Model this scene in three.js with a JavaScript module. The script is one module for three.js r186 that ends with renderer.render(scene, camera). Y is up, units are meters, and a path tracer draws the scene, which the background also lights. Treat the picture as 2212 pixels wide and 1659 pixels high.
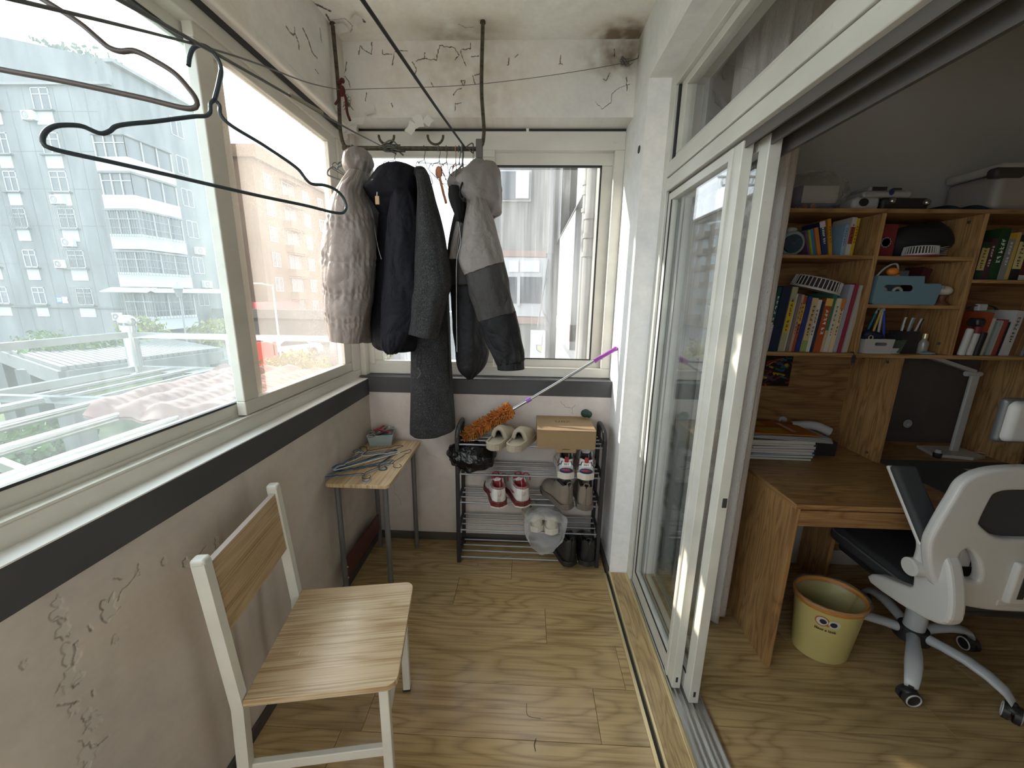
import * as THREE from 'three';
import { RoundedBoxGeometry } from 'three/addons/geometries/RoundedBoxGeometry.js';
import { mergeGeometries, mergeVertices, toCreasedNormals } from 'three/addons/utils/BufferGeometryUtils.js';
import { ImprovedNoise } from 'three/addons/math/ImprovedNoise.js';

// ---------- camera, sky, sun, exposure ----------
const scene = new THREE.Scene();
const camera = new THREE.PerspectiveCamera(89.18, 2212 / 1659, 0.02, 400);
const EYE = new THREE.Vector3(0, 1.5, 0);
const CR = new THREE.Vector3(0.99911294, 0.01490753, -0.03938395);   // camera right
const CU = new THREE.Vector3(-0.02323049, 0.97517781, -0.22020123);  // camera up
const CF = new THREE.Vector3(-0.03512369, -0.22092081, -0.97465908); // camera forward
camera.position.copy(EYE);
camera.quaternion.setFromRotationMatrix(new THREE.Matrix4().makeBasis(CR, CU, CF.clone().negate()));
scene.add(camera);
const renderer = new THREE.WebGLRenderer();
renderer.toneMapping = THREE.LinearToneMapping;
renderer.toneMappingExposure = 3.3;
renderer.shadowMap.enabled = true;
scene.background = new THREE.Color().setRGB(0.95, 1.0, 1.05);
scene.backgroundIntensity = 1.25;
const SUN = new THREE.Vector3(-1, 0.52, -0.45).normalize();
const sun = new THREE.DirectionalLight(new THREE.Color().setRGB(1, 0.93, 0.82), 3.2);
sun.position.copy(SUN).multiplyScalar(60);
sun.target.position.set(0, 1, -1);
sun.castShadow = true;
sun.shadow.radius = 1.6;
sun.shadow.mapSize.set(2048, 2048);
Object.assign(sun.shadow.camera, { left: -12, right: 12, top: 12, bottom: -12, near: 1, far: 140 });
scene.add(sun, sun.target);

// ---------- helpers ----------
const V = (x, y, z) => new THREE.Vector3(x, y, z);
// measured picture point -> place on the plane x, y or z = value
function at(u, v, axis, value) {
  const d = CR.clone().multiplyScalar(u - 1106).addScaledVector(CU, -(v - 829.5)).addScaledVector(CF, 841.405);
  return EYE.clone().addScaledVector(d, (value - EYE[axis]) / d[axis]);
}
let seed = 7;
const rnd = () => { seed = (seed * 1664525 + 1013904223) >>> 0; return seed / 4294967296; };
const rr = (a, b) => a + (b - a) * rnd();
const PN = new ImprovedNoise();
const clamp = (x, a = 0, b = 1) => Math.min(b, Math.max(a, x));
const lerp = (a, b, t) => a + (b - a) * t;
const sstep = (a, b, x) => { const t = clamp((x - a) / (b - a)); return t * t * (3 - 2 * t); };
const fbm = (x, y, z = 0, o = 4) => { let s = 0, a = 0.5; for (let i = 0; i < o; i++) { s += a * PN.noise(x, y, z + i * 7.3); x *= 2.03; y *= 2.03; a *= 0.5; } return s; };

function uvm(g) { // texture coordinates in metres, by the way each face points
  if (g.index) g = g.toNonIndexed();
  const p = g.attributes.position, n = p.count, uv = new Float32Array(n * 2), a = V(), b = V(), c = V();
  for (let i = 0; i < n; i += 3) {
    a.fromBufferAttribute(p, i); b.fromBufferAttribute(p, i + 1); c.fromBufferAttribute(p, i + 2);
    b.sub(a); c.sub(a); b.cross(c);
    const ax = Math.abs(b.x), ay = Math.abs(b.y), az = Math.abs(b.z);
    for (let k = i; k < i + 3; k++) {
      const x = p.getX(k), y = p.getY(k), z = p.getZ(k);
      if (ax >= ay && ax >= az) { uv[k * 2] = -z; uv[k * 2 + 1] = y; } else if (ay >= az) { uv[k * 2] = x; uv[k * 2 + 1] = -z; } else { uv[k * 2] = x; uv[k * 2 + 1] = y; }
    }
  }
  g.setAttribute('uv', new THREE.BufferAttribute(uv, 2));
  return g;
}
const prep = (g) => { if (g.index) g = g.toNonIndexed(); for (const k of Object.keys(g.attributes)) if (!['position', 'normal', 'uv'].includes(k)) g.deleteAttribute(k); if (!g.attributes.uv) g = uvm(g); if (!g.attributes.normal) g.computeVertexNormals(); g.clearGroups(); return g; };
const merge = (list) => (list.length === 1 ? list[0] : mergeGeometries(list.map(prep)));
const bb = (x0, x1, y0, y1, z0, z1) => uvm(new THREE.BoxGeometry(Math.abs(x1 - x0), Math.abs(y1 - y0), Math.abs(z1 - z0)).translate((x0 + x1) / 2, (y0 + y1) / 2, (z0 + z1) / 2));
const rb = (x0, x1, y0, y1, z0, z1, r = 0.004, s = 2) => uvm(new RoundedBoxGeometry(Math.abs(x1 - x0), Math.abs(y1 - y0), Math.abs(z1 - z0), s, Math.min(r, Math.abs(x1 - x0) / 2.01, Math.abs(y1 - y0) / 2.01, Math.abs(z1 - z0) / 2.01)).translate((x0 + x1) / 2, (y0 + y1) / 2, (z0 + z1) / 2));
function rod(a, b, r, seg = 10, r2 = r) {
  const d = b.clone().sub(a), L = d.length();
  const g = new THREE.CylinderGeometry(r2, r, L, seg, 1);
  g.applyQuaternion(new THREE.Quaternion().setFromUnitVectors(V(0, 1, 0), d.normalize())).translate((a.x + b.x) / 2, (a.y + b.y) / 2, (a.z + b.z) / 2);
  return g;
}
function bar(a, b, w, h, up = V(0, 1, 0)) { // a rectangular bar from a to b
  const d = b.clone().sub(a), L = d.length(); d.normalize();
  const s = d.clone().cross(up).normalize(), u = s.clone().cross(d);
  return uvm(new THREE.BoxGeometry(w, h, L)).applyMatrix4(new THREE.Matrix4().makeBasis(s, u, d.clone().negate()).setPosition((a.x + b.x) / 2, (a.y + b.y) / 2, (a.z + b.z) / 2));
}
const tube = (pts, r, n = 40, seg = 8, closed = false) => new THREE.TubeGeometry(new THREE.CatmullRomCurve3(pts, closed, 'centripetal'), n, r, seg, closed);
const sphere = (x, y, z, r, sx = 1, sy = 1, sz = 1, n = 16) => new THREE.SphereGeometry(r, n, Math.round(n * 0.7)).scale(sx, sy, sz).translate(x, y, z);
const lathe = (pts, n = 32) => new THREE.LatheGeometry(pts.map(([r, y]) => new THREE.Vector2(r, y)), n);
function loft(rings, capA = true, capB = true, closed = true) { // rings of equally many points -> one smooth surface
  const n = rings[0].length, pos = [], uv = [], idx = [];
  rings.forEach((ring, j) => ring.forEach((p, i) => { pos.push(p.x, p.y, p.z); uv.push(i / n, j / rings.length); }));
  const m = closed ? n : n - 1;
  for (let j = 0; j < rings.length - 1; j++) for (let i = 0; i < m; i++) { const a = j * n + i, b = j * n + (i + 1) % n, c = a + n, d = b + n; idx.push(a, b, c, b, d, c); }
  const cap = (j, flip) => { const c = V(0, 0, 0); rings[j].forEach((p) => c.add(p)); c.multiplyScalar(1 / n); const k = pos.length / 3; pos.push(c.x, c.y, c.z); uv.push(0.5, 0.5); for (let i = 0; i < n; i++) { const a = j * n + i, b = j * n + (i + 1) % n; flip ? idx.push(a, b, k) : idx.push(b, a, k); } };
  if (closed && capA) cap(0, false);
  if (closed && capB) cap(rings.length - 1, true);
  const g = new THREE.BufferGeometry();
  g.setAttribute('position', new THREE.Float32BufferAttribute(pos, 3)); g.setAttribute('uv', new THREE.Float32BufferAttribute(uv, 2)); g.setIndex(idx); g.computeVertexNormals();
  return g;
}
function extr(shapePts, depth, bevel = 0, seg = 2, curve = 8) { // outline in xy, thickness along +z
  const s = shapePts instanceof THREE.Shape ? shapePts : new THREE.Shape(shapePts.map(([x, y]) => new THREE.Vector2(x, y)));
  return uvm(new THREE.ExtrudeGeometry(s, { depth: depth - 2 * bevel, bevelEnabled: bevel > 0, bevelSize: bevel, bevelThickness: bevel, bevelSegments: seg, curveSegments: curve }).translate(0, 0, bevel));
}
function smooth(pts, n = 2) { for (let k = 0; k < n; k++) { const o = []; pts.forEach((p, i) => { const q = pts[(i + 1) % pts.length]; o.push([p[0] * 0.75 + q[0] * 0.25, p[1] * 0.75 + q[1] * 0.25], [p[0] * 0.25 + q[0] * 0.75, p[1] * 0.25 + q[1] * 0.75]); }); pts = o; } return pts; }
function rrect(w, h, r, x = -w / 2, y = -h / 2) { const s = new THREE.Shape(); s.moveTo(x + r, y); s.lineTo(x + w - r, y); s.absarc(x + w - r, y + r, r, -Math.PI / 2, 0); s.lineTo(x + w, y + h - r); s.absarc(x + w - r, y + h - r, r, 0, Math.PI / 2); s.lineTo(x + r, y + h); s.absarc(x + r, y + h - r, r, Math.PI / 2, Math.PI); s.lineTo(x, y + r); s.absarc(x + r, y + r, r, Math.PI, Math.PI * 1.5); return s; }

const taken = new Map();
function numbered(name) { const n = taken.get(name) ?? 0; taken.set(name, n + 1); return n ? name + '_' + String(n).padStart(3, '0') : name; }
function thing(name, label, category, pos = [0, 0, 0], group) {
  const o = new THREE.Group(); o.name = numbered(name); o.position.set(...pos); scene.add(o);
  o.userData = { label, category }; if (group) o.userData.group = group;
  return o;
}
function part(name, geos, m, parent) {
  const g = merge([].concat(geos)); const o = new THREE.Mesh(g, m); o.name = name; o.castShadow = o.receiveShadow = true; parent.add(o); return o;
}
function solo(name, geos, m, label, category, group) { const o = part(numbered(name), geos, m, scene); o.userData = { label, category }; if (group) o.userData.group = group; return o; }
function setting(name, label, category) { const o = new THREE.Group(); o.name = name; scene.add(o); o.userData = { kind: 'structure', label, category }; return o; }
function dup(src, pos, label, turn = src.rotation.y) { const o = src.clone(); o.name = numbered(src.name.replace(/_\d{3}$/, '')); o.userData = { ...src.userData, label }; o.position.set(...pos); o.rotation.y = turn; scene.add(o); return o; }

// ---------- textures ----------
function dataTex(w, h, fn, srgb = true) { // fn(u, v) -> [r, g, b] 0..1 (srgb) ; u, v in 0..1
  const d = new Uint8Array(w * h * 4);
  for (let j = 0; j < h; j++) for (let i = 0; i < w; i++) { const c = fn(i / w, j / h), k = (j * w + i) * 4; d[k] = clamp(c[0]) * 255; d[k + 1] = clamp(c[1]) * 255; d[k + 2] = clamp(c[2]) * 255; d[k + 3] = 255; }
  const t = new THREE.DataTexture(d, w, h); t.magFilter = THREE.LinearFilter; t.wrapS = t.wrapT = THREE.RepeatWrapping; if (srgb) t.colorSpace = THREE.SRGBColorSpace; t.needsUpdate = true; return t;
}
// tiling value noise
const tilers = {};
function tn(u, v, fx, fy, s = 0) { // periodic noise in 0..1, fx by fy cells over the tile
  const key = fx + '_' + fy + '_' + s; let g = tilers[key];
  if (!g) { let q = (s * 7919 + fx * 131 + fy * 17 + 1) >>> 0; g = tilers[key] = new Float32Array(fx * fy).map(() => { q = (q * 1664525 + 1013904223) >>> 0; return (q >>> 8) / 16777216; }); }
  const x = u * fx, y = v * fy, i = Math.floor(x), j = Math.floor(y), a = x - i, b = y - j, p = a * a * (3 - 2 * a), q = b * b * (3 - 2 * b);
  const I = ((i % fx) + fx) % fx, J = ((j % fy) + fy) % fy, I1 = (I + 1) % fx, J1 = (J + 1) % fy;
  return lerp(lerp(g[J * fx + I], g[J * fx + I1], p), lerp(g[J1 * fx + I], g[J1 * fx + I1], p), q);
}
const tf = (u, v, fx, fy, s = 0, o = 4) => { let r = 0, a = 0.5, t = 0; for (let k = 0; k < o; k++) { r += a * tn(u, v, fx << k, fy << k, s + k); t += a; a *= 0.5; } return r / t; };
const mix3 = (a, b, t) => [lerp(a[0], b[0], t), lerp(a[1], b[1], t), lerp(a[2], b[2], t)];
const hex = (h) => [(h >> 16 & 255) / 255, (h >> 8 & 255) / 255, (h & 255) / 255];
const rep = (t, x, y = x) => { t.repeat.set(1 / x, 1 / y); return t; };
// wood: contour lines of stretched noise give cathedral grain; the grain runs along u
function woodTex(size, base, dark, light, rings, o = {}) {
  const { sx = 2, sy = 7, s = 1, fine = 0.25, contrast = 0.6 } = o;
  return dataTex(size, size, (u, v) => {
    const w = tf(u, v, sx, sy, s, 3), l = (w * rings + tf(u, v, sx * 3, sy * 6, s + 9, 2) * 0.5) % 1;
    const line = Math.pow(1 - Math.abs(l * 2 - 1), 2.2), fib = tf(u, v, sx * 3, sy * 24, s + 20, 2), tone = tf(u, v, 2, 3, s + 30, 2);
    let c = mix3(base, light, clamp(tone * 1.6 - 0.3)); c = mix3(c, dark, line * contrast * (0.5 + 0.5 * fib)); c = mix3(c, dark, (fib - 0.45) * fine * 2 > 0 ? (fib - 0.45) * fine * 2 : 0);
    return c;
  });
}
const std = (o) => new THREE.MeshStandardMaterial(o);
const phys = (o) => new THREE.MeshPhysicalMaterial(o);
const rgb = (r, g, b) => new THREE.Color().setRGB(r, g, b);
// ---------- surfaces ----------
const XL = -0.909, XR = 0.487, ZF = -2.16, ZB = -2.13, ZW = -2.25, CEIL = 2.667, BACK = 2.4;
// plaster: canvas with stains, cracks drawn dark with their peel shadow, and flaked patches at their measured places; u0, v0 are metres
function plaster(u0, u1, v0, v1, ppm, base, draw, opt = {}) {
  const w = Math.min(2048, Math.round((u1 - u0) * ppm)), h = Math.min(2048, Math.round((v1 - v0) * ppm));
  const cv = document.createElement('canvas'); cv.width = w; cv.height = h; const c = cv.getContext('2d'), im = c.createImageData(w, h), hm = new Float32Array(w * h);
  const st = opt.stain ?? (() => 0), dark = opt.dark ?? [0.42, 0.36, 0.29];
  for (let j = 0; j < h; j++) for (let i = 0; i < w; i++) {
    const u = u0 + (i / w) * (u1 - u0), v = v1 - (j / h) * (v1 - v0);
    const a = fbm(u * 3, v * 3, 1.5, 4), b = fbm(u * 16, v * 16, 5, 3), e = fbm(u * 60, v * 60, 9, 2);
    const s = clamp(st(u, v, a, b));
    let t = 1 + a * (opt.blotch ?? 0.16) + b * 0.05 + e * 0.03; const q = mix3(base, dark, s), k = (j * w + i) * 4;
    im.data[k] = clamp(q[0] * t) * 255; im.data[k + 1] = clamp(q[1] * t * (1 - 0.02 * a)) * 255; im.data[k + 2] = clamp(q[2] * t * (1 - 0.05 * a)) * 255; im.data[k + 3] = 255;
  }
  c.putImageData(im, 0, 0);
  const hv = document.createElement('canvas'); hv.width = w; hv.height = h; const hc = hv.getContext('2d'), hi = hc.createImageData(w, h); // fine relief: lumps of filler, flaked edges
  for (let j = 0; j < h; j++) for (let i = 0; i < w; i++) { const u = u0 + (i / w) * (u1 - u0), v = v1 - (j / h) * (v1 - v0); const q = 150 + 110 * fbm(u * 5, v * 4, 21, 4) + 26 * fbm(u * 40, v * 40, 27, 2), k = (j * w + i) * 4; hi.data[k] = hi.data[k + 1] = hi.data[k + 2] = clamp(q / 255) * 255; hi.data[k + 3] = 255; }
  hc.putImageData(hi, 0, 0);
  const X = (u) => ((u - u0) / (u1 - u0)) * w, Y = (v) => ((v1 - v) / (v1 - v0)) * h, S = w / (u1 - u0);
  const kit = {
    crack(pts, wd = 0.003, col = 'rgba(58,52,44,0.85)') { c.strokeStyle = col; c.lineJoin = 'round'; for (let i = 0; i < pts.length - 1; i++) { const n = 6; let x = X(pts[i][0]), y = Y(pts[i][1]); const x1 = X(pts[i + 1][0]), y1 = Y(pts[i + 1][1]), x0 = x, y0 = y, jag = Math.hypot(x1 - x0, y1 - y0) * 0.06; for (let k = 1; k <= n; k++) { const nx = lerp(x0, x1, k / n) + (k < n ? rr(-jag, jag) : 0), ny = lerp(y0, y1, k / n) + (k < n ? rr(-jag, jag) : 0); c.lineWidth = wd * S * rr(0.35, 1.3); c.beginPath(); c.moveTo(x, y); c.lineTo(nx, ny); c.stroke(); hc.strokeStyle = 'rgba(20,20,20,0.8)'; hc.lineWidth = c.lineWidth * 1.6; hc.beginPath(); hc.moveTo(x, y); hc.lineTo(nx, ny); hc.stroke(); x = nx; y = ny; } } },
    patch(u, v, r, col = 'rgba(176,172,162,0.6)', edge = 'rgba(60,54,46,0.7)') { const n = 22, p = []; for (let k = 0; k < n; k++) { const a = (k / n) * Math.PI * 2, q = r * (0.62 + 0.9 * fbm(Math.cos(a) * 1.8 + u * 31, Math.sin(a) * 1.8 + v * 17, 4, 4) + rr(-0.1, 0.1)); p.push([X(u + Math.cos(a) * q * 0.75), Y(v + Math.sin(a) * q * 1.15)]); } c.fillStyle = col; c.beginPath(); p.forEach(([x, y], i) => (i ? c.lineTo(x, y) : c.moveTo(x, y))); c.closePath(); c.fill(); hc.fillStyle = 'rgba(60,60,60,0.75)'; hc.beginPath(); p.forEach(([x, y], i) => (i ? hc.lineTo(x, y) : hc.moveTo(x, y))); hc.closePath(); hc.fill(); const s0 = Math.floor(rr(0, n)); for (let k = 0; k < 9; k++) { const q = p[(s0 + k) % n], w = p[(s0 + k + 1) % n]; c.strokeStyle = edge; c.lineWidth = 0.0022 * S * rr(0.3, 1.2); c.beginPath(); c.moveTo(...q); c.lineTo(...w); c.stroke(); } },
    dab(u, v, r, col) { c.fillStyle = col; c.beginPath(); c.ellipse(X(u), Y(v), r * S, r * S, 0, 0, 7); c.fill(); },
  };
  draw?.(kit);
  const t = new THREE.CanvasTexture(cv); t.colorSpace = THREE.SRGBColorSpace; t.wrapS = t.wrapT = THREE.ClampToEdgeWrapping; t.magFilter = THREE.LinearFilter;
  t.repeat.set(1 / (u1 - u0), 1 / (v1 - v0)); t.offset.set(-u0 / (u1 - u0), -v0 / (v1 - v0));
  const ht = new THREE.CanvasTexture(hv); ht.wrapS = ht.wrapT = THREE.ClampToEdgeWrapping; ht.magFilter = THREE.LinearFilter; ht.repeat.copy(t.repeat); ht.offset.copy(t.offset);
  return std({ map: t, roughness: 0.93, bumpMap: ht, bumpScale: opt.bump ?? 0.004 });
}
const bumpTex = rep(dataTex(512, 512, (u, v) => { const a = tf(u, v, 5, 5, 3, 5); return [a, a, a]; }, false), 0.9);
const M = {};
M.white = std({ color: rgb(0.76, 0.75, 0.72), roughness: 0.9, bumpMap: bumpTex, bumpScale: 0.002 });
const smudge = rep(dataTex(512, 512, (u, v) => { const a = tf(u, v, 4, 9, 11, 5), b = tf(u, v, 40, 60, 14, 2); const k = 0.93 + 0.09 * a - (b > 0.86 ? (b - 0.86) * 0.5 : 0); return [k, k * 0.99, k * 0.965]; }), 0.7);
M.pvc = std({ color: rgb(0.66, 0.65, 0.61), map: smudge, roughness: 0.38 });
M.pvcFar = std({ color: rgb(0.72, 0.71, 0.67), map: smudge, roughness: 0.4 });
M.seal = std({ color: rgb(0.03, 0.032, 0.034), roughness: 0.7 });
M.alu = std({ color: rgb(0.67, 0.68, 0.655), map: smudge, roughness: 0.42, metalness: 0.15 });
M.aluRaw = std({ color: rgb(0.55, 0.56, 0.56), map: smudge, roughness: 0.33, metalness: 0.75 });
M.brass = std({ color: rgb(0.72, 0.60, 0.34), roughness: 0.32, metalness: 0.7 });
M.darkMetal = std({ color: rgb(0.12, 0.11, 0.10), roughness: 0.5, metalness: 0.4 });
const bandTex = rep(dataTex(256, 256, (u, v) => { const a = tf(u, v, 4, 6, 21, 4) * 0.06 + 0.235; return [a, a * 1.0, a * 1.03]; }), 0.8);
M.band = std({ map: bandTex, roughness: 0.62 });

// dusty panes: dust scatters part of the light that passes
const dustTex = rep(dataTex(1024, 1024, (u, v) => {
  const a = tf(u, v, 3, 2, 31, 5), b = tf(u, v, 70, 6, 33, 2), s = tn(u, v, 500, 500, 35), q = tn(u, v, 230, 230, 36);
  let k = 0.72 + 0.3 * (a - 0.5) + 0.16 * (b - 0.5); if (s > 0.955) k += 0.25; if (q > 0.97) k += 0.2;
  return [k, k, k];
}, false), 1.1);
const streakTex = rep(dataTex(1024, 1024, (u, v) => { const a = tf(u, v, 4, 3, 301, 4), b = tf(u, v, 90, 3, 303, 3), d = tf(u, v, 24, 2, 305, 2), s = tn(u, v, 420, 420, 307); let k = 0.66 + 0.5 * (a - 0.5) + 0.45 * (b - 0.5) + 0.5 * (d - 0.5); if (s > 0.94) k += 0.2; return [k, k, k]; }, false), 0.8);
const grainTex = rep(dataTex(1024, 1024, (u, v) => { const a = tf(u, v, 4, 4, 311, 4), s = tn(u, v, 420, 420, 313), q = tn(u, v, 700, 700, 317); let k = 0.76 + 0.25 * (a - 0.5) + 0.12 * (s - 0.5) + 0.12 * (q - 0.5); return [k, k, k]; }, false), 0.9);
M.paneLeft = phys({ color: rgb(0.80, 0.93, 0.965), transmission: 1, thickness: 0, roughness: 0.42, roughnessMap: dustTex, ior: 1.5 });
M.paneBrown = phys({ color: rgb(0.97, 0.90, 0.83), transmission: 1, thickness: 0, roughness: 0.5, roughnessMap: grainTex, ior: 1.5 });
M.paneFar = phys({ color: rgb(0.93, 0.965, 0.99), transmission: 1, thickness: 0, roughness: 0.5, roughnessMap: streakTex, ior: 1.5 });
M.paneClear = phys({ color: rgb(0.97, 0.985, 0.99), transmission: 1, thickness: 0, roughness: 0.15, ior: 1.5 });
M.paneDoor = phys({ color: rgb(0.93, 0.95, 0.95), transmission: 1, thickness: 0, roughness: 0.02, ior: 1.5 });

// ---------- floor: single boards ----------
const oakTex = woodTex(1024, hex(0xb3986c), hex(0x6d5636), hex(0xc0a679), 8, { sx: 3, sy: 6, s: 4, contrast: 0.48, fine: 0.4 });
const floorMats = [0, 1, 2, 3].map((k) => { const t = oakTex.clone(); rep(t, 1.9, 0.78); t.offset.set(0.27 * k, 0.37 * k); t.needsUpdate = true; return std({ map: t, color: rgb(0.92 + 0.05 * (k % 2), 0.92 + 0.04 * (k % 2), 0.9 + 0.03 * k), roughness: 0.22, bumpMap: t, bumpScale: 0.0008 }); });
const floor = setting('floor', 'oak laminate floor of wide boards laid across the balcony', 'floor');
part('underlay', bb(XL - 0.1, 4.3, -0.06, -0.009, -2.4, 3.1), M.darkMetal, floor);
{
  const zs = []; for (let z = -2.215; z < BACK; z += 0.195) zs.push(z);
  const joints = { 1: [-0.054], 2: [-0.336], 3: [0.12, -0.7], 4: [0.42], 5: [0.29, -0.55], 6: [-0.62], 0: [0.3] };
  zs.forEach((z, k) => {
    const xs = [XL - 0.02, ...(joints[k] ?? [(k * 0.37) % 0.9 - 0.6]).slice().sort((a, b) => a - b), 0.468];
    for (let i = 0; i < xs.length - 1; i++) part('board', rb(xs[i] + 0.0006, xs[i + 1] - 0.0006, -0.012, 0 + ((k * 7 + i * 3) % 5) * 0.0004, z + 0.0006, z + 0.1944, 0.0012, 1).rotateX(0), floorMats[(k * 2 + i) % 4], floor);
  });
  // the room's boards
  for (let k = 0, z = -2.1; z < 2.9; z += 0.195, k++) { const c = [1.55, 2.1, 1.2, 1.85][k % 4]; for (const [a, b] of [[0.695, c], [c, c + 1.2], [c + 1.2, 4.25]]) part('board', rb(a + 0.0006, b - 0.0006, -0.012, ((k * 5) % 3) * 0.0004, z + 0.0006, z + 0.1944, 0.0012, 1), floorMats[(k * 3 + (a > 1 ? 1 : 0)) % 4], floor); }
}

// ---------- walls and ceiling ----------
const uz = (u, v, x = XL) => { const p = at(u, v, 'x', x); return [-p.z, p.y]; };
const ux = (u, v, z = ZB) => { const p = at(u, v, 'z', z); return [p.x, p.y]; };
const wallBase = [0.905, 0.89, 0.865];
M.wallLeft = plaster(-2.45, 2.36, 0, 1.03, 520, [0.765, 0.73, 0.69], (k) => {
  for (const [u, v, r] of [[127, 1300, 0.012], [131, 1326, 0.02], [139, 1365, 0.018], [155, 1409, 0.024], [151, 1465, 0.024], [170, 1465, 0.016], [159, 1532, 0.014], [190, 1545, 0.014], [203, 1560, 0.02], [191, 1627, 0.026], [298, 1236, 0.01], [355, 1212, 0.012], [401, 1216, 0.014], [469, 1172, 0.016], [248, 1381, 0.01], [50, 1437, 0.008], [235, 1315, 0.03]]) k.patch(...uz(u, v), r * 1.35, 'rgba(186,182,172,0.4)', 'rgba(84,76,66,0.5)');
  const C = (l, w) => k.crack(l.map(([u, v]) => uz(u, v)), w ?? 0.0022, 'rgba(72,64,56,0.55)');
  C([[300, 1216], [298, 1234], [290, 1248], [262, 1278], [255, 1298]]); C([[246, 1248], [266, 1250]], 0.002); C([[232, 1336], [250, 1325], [262, 1310]], 0.002); C([[190, 1350], [200, 1362]]); C([[114, 1340], [125, 1330], [143, 1340]]); C([[125, 1523], [150, 1520], [172, 1515]]); C([[180, 1585], [196, 1560]]); C([[170, 1600], [205, 1615], [235, 1590]], 0.002); C([[160, 1390], [158, 1440]]); C([[430, 1200], [445, 1180]], 0.002); C([[200, 1490], [203, 1505]]); C([[120, 1500], [132, 1478]], 0.002); C([[180, 1659], [190, 1645]]);
}, { stain: (u, v, a, b) => { const drip = (c, w) => Math.exp(-(((u - c + fbm(v * 2.2, c * 9, 3, 2) * 0.05) / w) ** 2)); return clamp((drip(1.0, 0.012) * 0.30 + drip(1.13, 0.016) * 0.34 + drip(0.86, 0.03) * 0.22 + drip(1.2, 0.03) * 0.16 + drip(1.75, 0.02) * 0.12 + drip(1.66, 0.03) * 0.1) * sstep(1.0, 0.6, v + a * 0.5) + Math.max(0, a * 0.5 + b * 0.15 - 0.02) * 0.7); }, bump: 0.006, blotch: 0.2 });
M.beamFar = plaster(XL, XR, 2.33, CEIL + 0.01, 900, wallBase, (k) => {
  const Z = (l, w) => k.crack(l.map(([a, b]) => ux(660 + a / 2.6976, b / 2.6976)), w);
  for (const l of [[[310, 320], [318, 265], [345, 295], [385, 318], [388, 245]], [[448, 290], [450, 315], [505, 318]], [[505, 380], [515, 310]], [[520, 300], [595, 298]], [[620, 360], [645, 400], [630, 460]], [[640, 355], [700, 340], [765, 352], [780, 265], [870, 280], [895, 320], [870, 350]], [[695, 305], [693, 345]], [[905, 295], [935, 385]], [[905, 290], [962, 285], [960, 250]], [[965, 330], [1010, 325]], [[240, 360], [225, 440], [250, 470], [260, 510]], [[975, 440], [990, 490]], [[985, 440], [1018, 430]], [[905, 470], [930, 470], [922, 500], [905, 470]], [[860, 555], [880, 525], [910, 515]], [[872, 600], [870, 648]], [[875, 605], [908, 600]], [[1185, 335], [1183, 378], [1175, 380]], [[1240, 315], [1220, 335]], [[1488, 320], [1485, 370], [1475, 375]], [[1485, 370], [1500, 376]], [[1735, 460], [1750, 470], [1775, 425]], [[1870, 450], [1872, 530]], [[1800, 285], [1800, 330]], [[355, 540], [350, 590]], [[500, 600], [508, 625]], [[730, 480], [748, 508]]]) Z(l, 0.0034);
  Z([[1690, 590], [1725, 635], [1780, 600], [1788, 545], [1830, 510], [1890, 490]], 0.0016);
}, { stain: (u, v, a, b) => clamp(Math.exp(-(((u - 0.40) / 0.14) ** 2) - (((v - 2.60) / 0.09) ** 2)) * (0.75 + 1.6 * a + b) + 0.20 * Math.exp(-(((u + 0.35) / 0.5) ** 2)) * (0.6 + 2 * a + 1.5 * b)), blotch: 0.16 });
M.beamLeft = plaster(-2.45, 2.36, 2.27, CEIL + 0.01, 520, [0.90, 0.885, 0.855], (k) => {
  const Z = (l, w) => k.crack(l.map(([a, b]) => uz(460 + a / 4.1475, b / 4.1475)), w);
  Z([[655, 235], [690, 290], [720, 315], [735, 300], [770, 390], [772, 450]], 0.007); Z([[805, 250], [860, 370], [890, 470], [935, 525]], 0.008); Z([[957, 250], [975, 385]], 0.004); Z([[915, 620], [950, 665]], 0.004); Z([[730, 240], [735, 300]], 0.003);
}, { stain: (u, v, a, b) => clamp(0.25 * Math.exp(-(((u - 1.95) / 0.25) ** 2)) * (0.7 + a * 2) + Math.max(0, a * 0.4)), blotch: 0.15 });
M.ceil = plaster(XL - 0.2, XR + 0.05, -BACK, 2.15, 400, [0.945, 0.935, 0.905], (k) => {
  const P = (u, v) => { const p = at(u, v, 'y', CEIL); return [p.x, -p.z]; };
  k.crack([[675, 5], [688, 12], [715, 25]].map(([u, v]) => P(u, v)), 0.012); k.crack([[705, 30], [712, 45]].map(([u, v]) => P(u, v)), 0.006); k.crack([[715, 42], [745, 40], [762, 55], [758, 70]].map(([u, v]) => P(u, v)), 0.003, 'rgba(110,104,94,0.7)'); k.patch(...P(785, 45), 0.014, 'rgba(90,84,74,0.9)'); k.crack([[990, 52], [1005, 60], [1025, 58]].map(([u, v]) => P(u, v)), 0.004, 'rgba(110,98,84,0.6)');
}, { stain: (u, v, a, b) => { const e = sstep(1.93, 2.13, v); return clamp(e * (0.32 * Math.exp(-(((u + 0.33) / 0.2) ** 2)) * (0.8 + 2.5 * a + 2 * b) + 0.85 * Math.exp(-(((u - 0.42) / 0.13) ** 2)) * (0.7 + 2 * a + 2 * b)) + 0.22 * Math.exp(-(((u + 0.3) / 0.35) ** 2) - (((v - 2.02) / 0.09) ** 2)) * (0.5 + 3 * a)); }, dark: [0.52, 0.465, 0.40], blotch: 0.05 });
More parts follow.
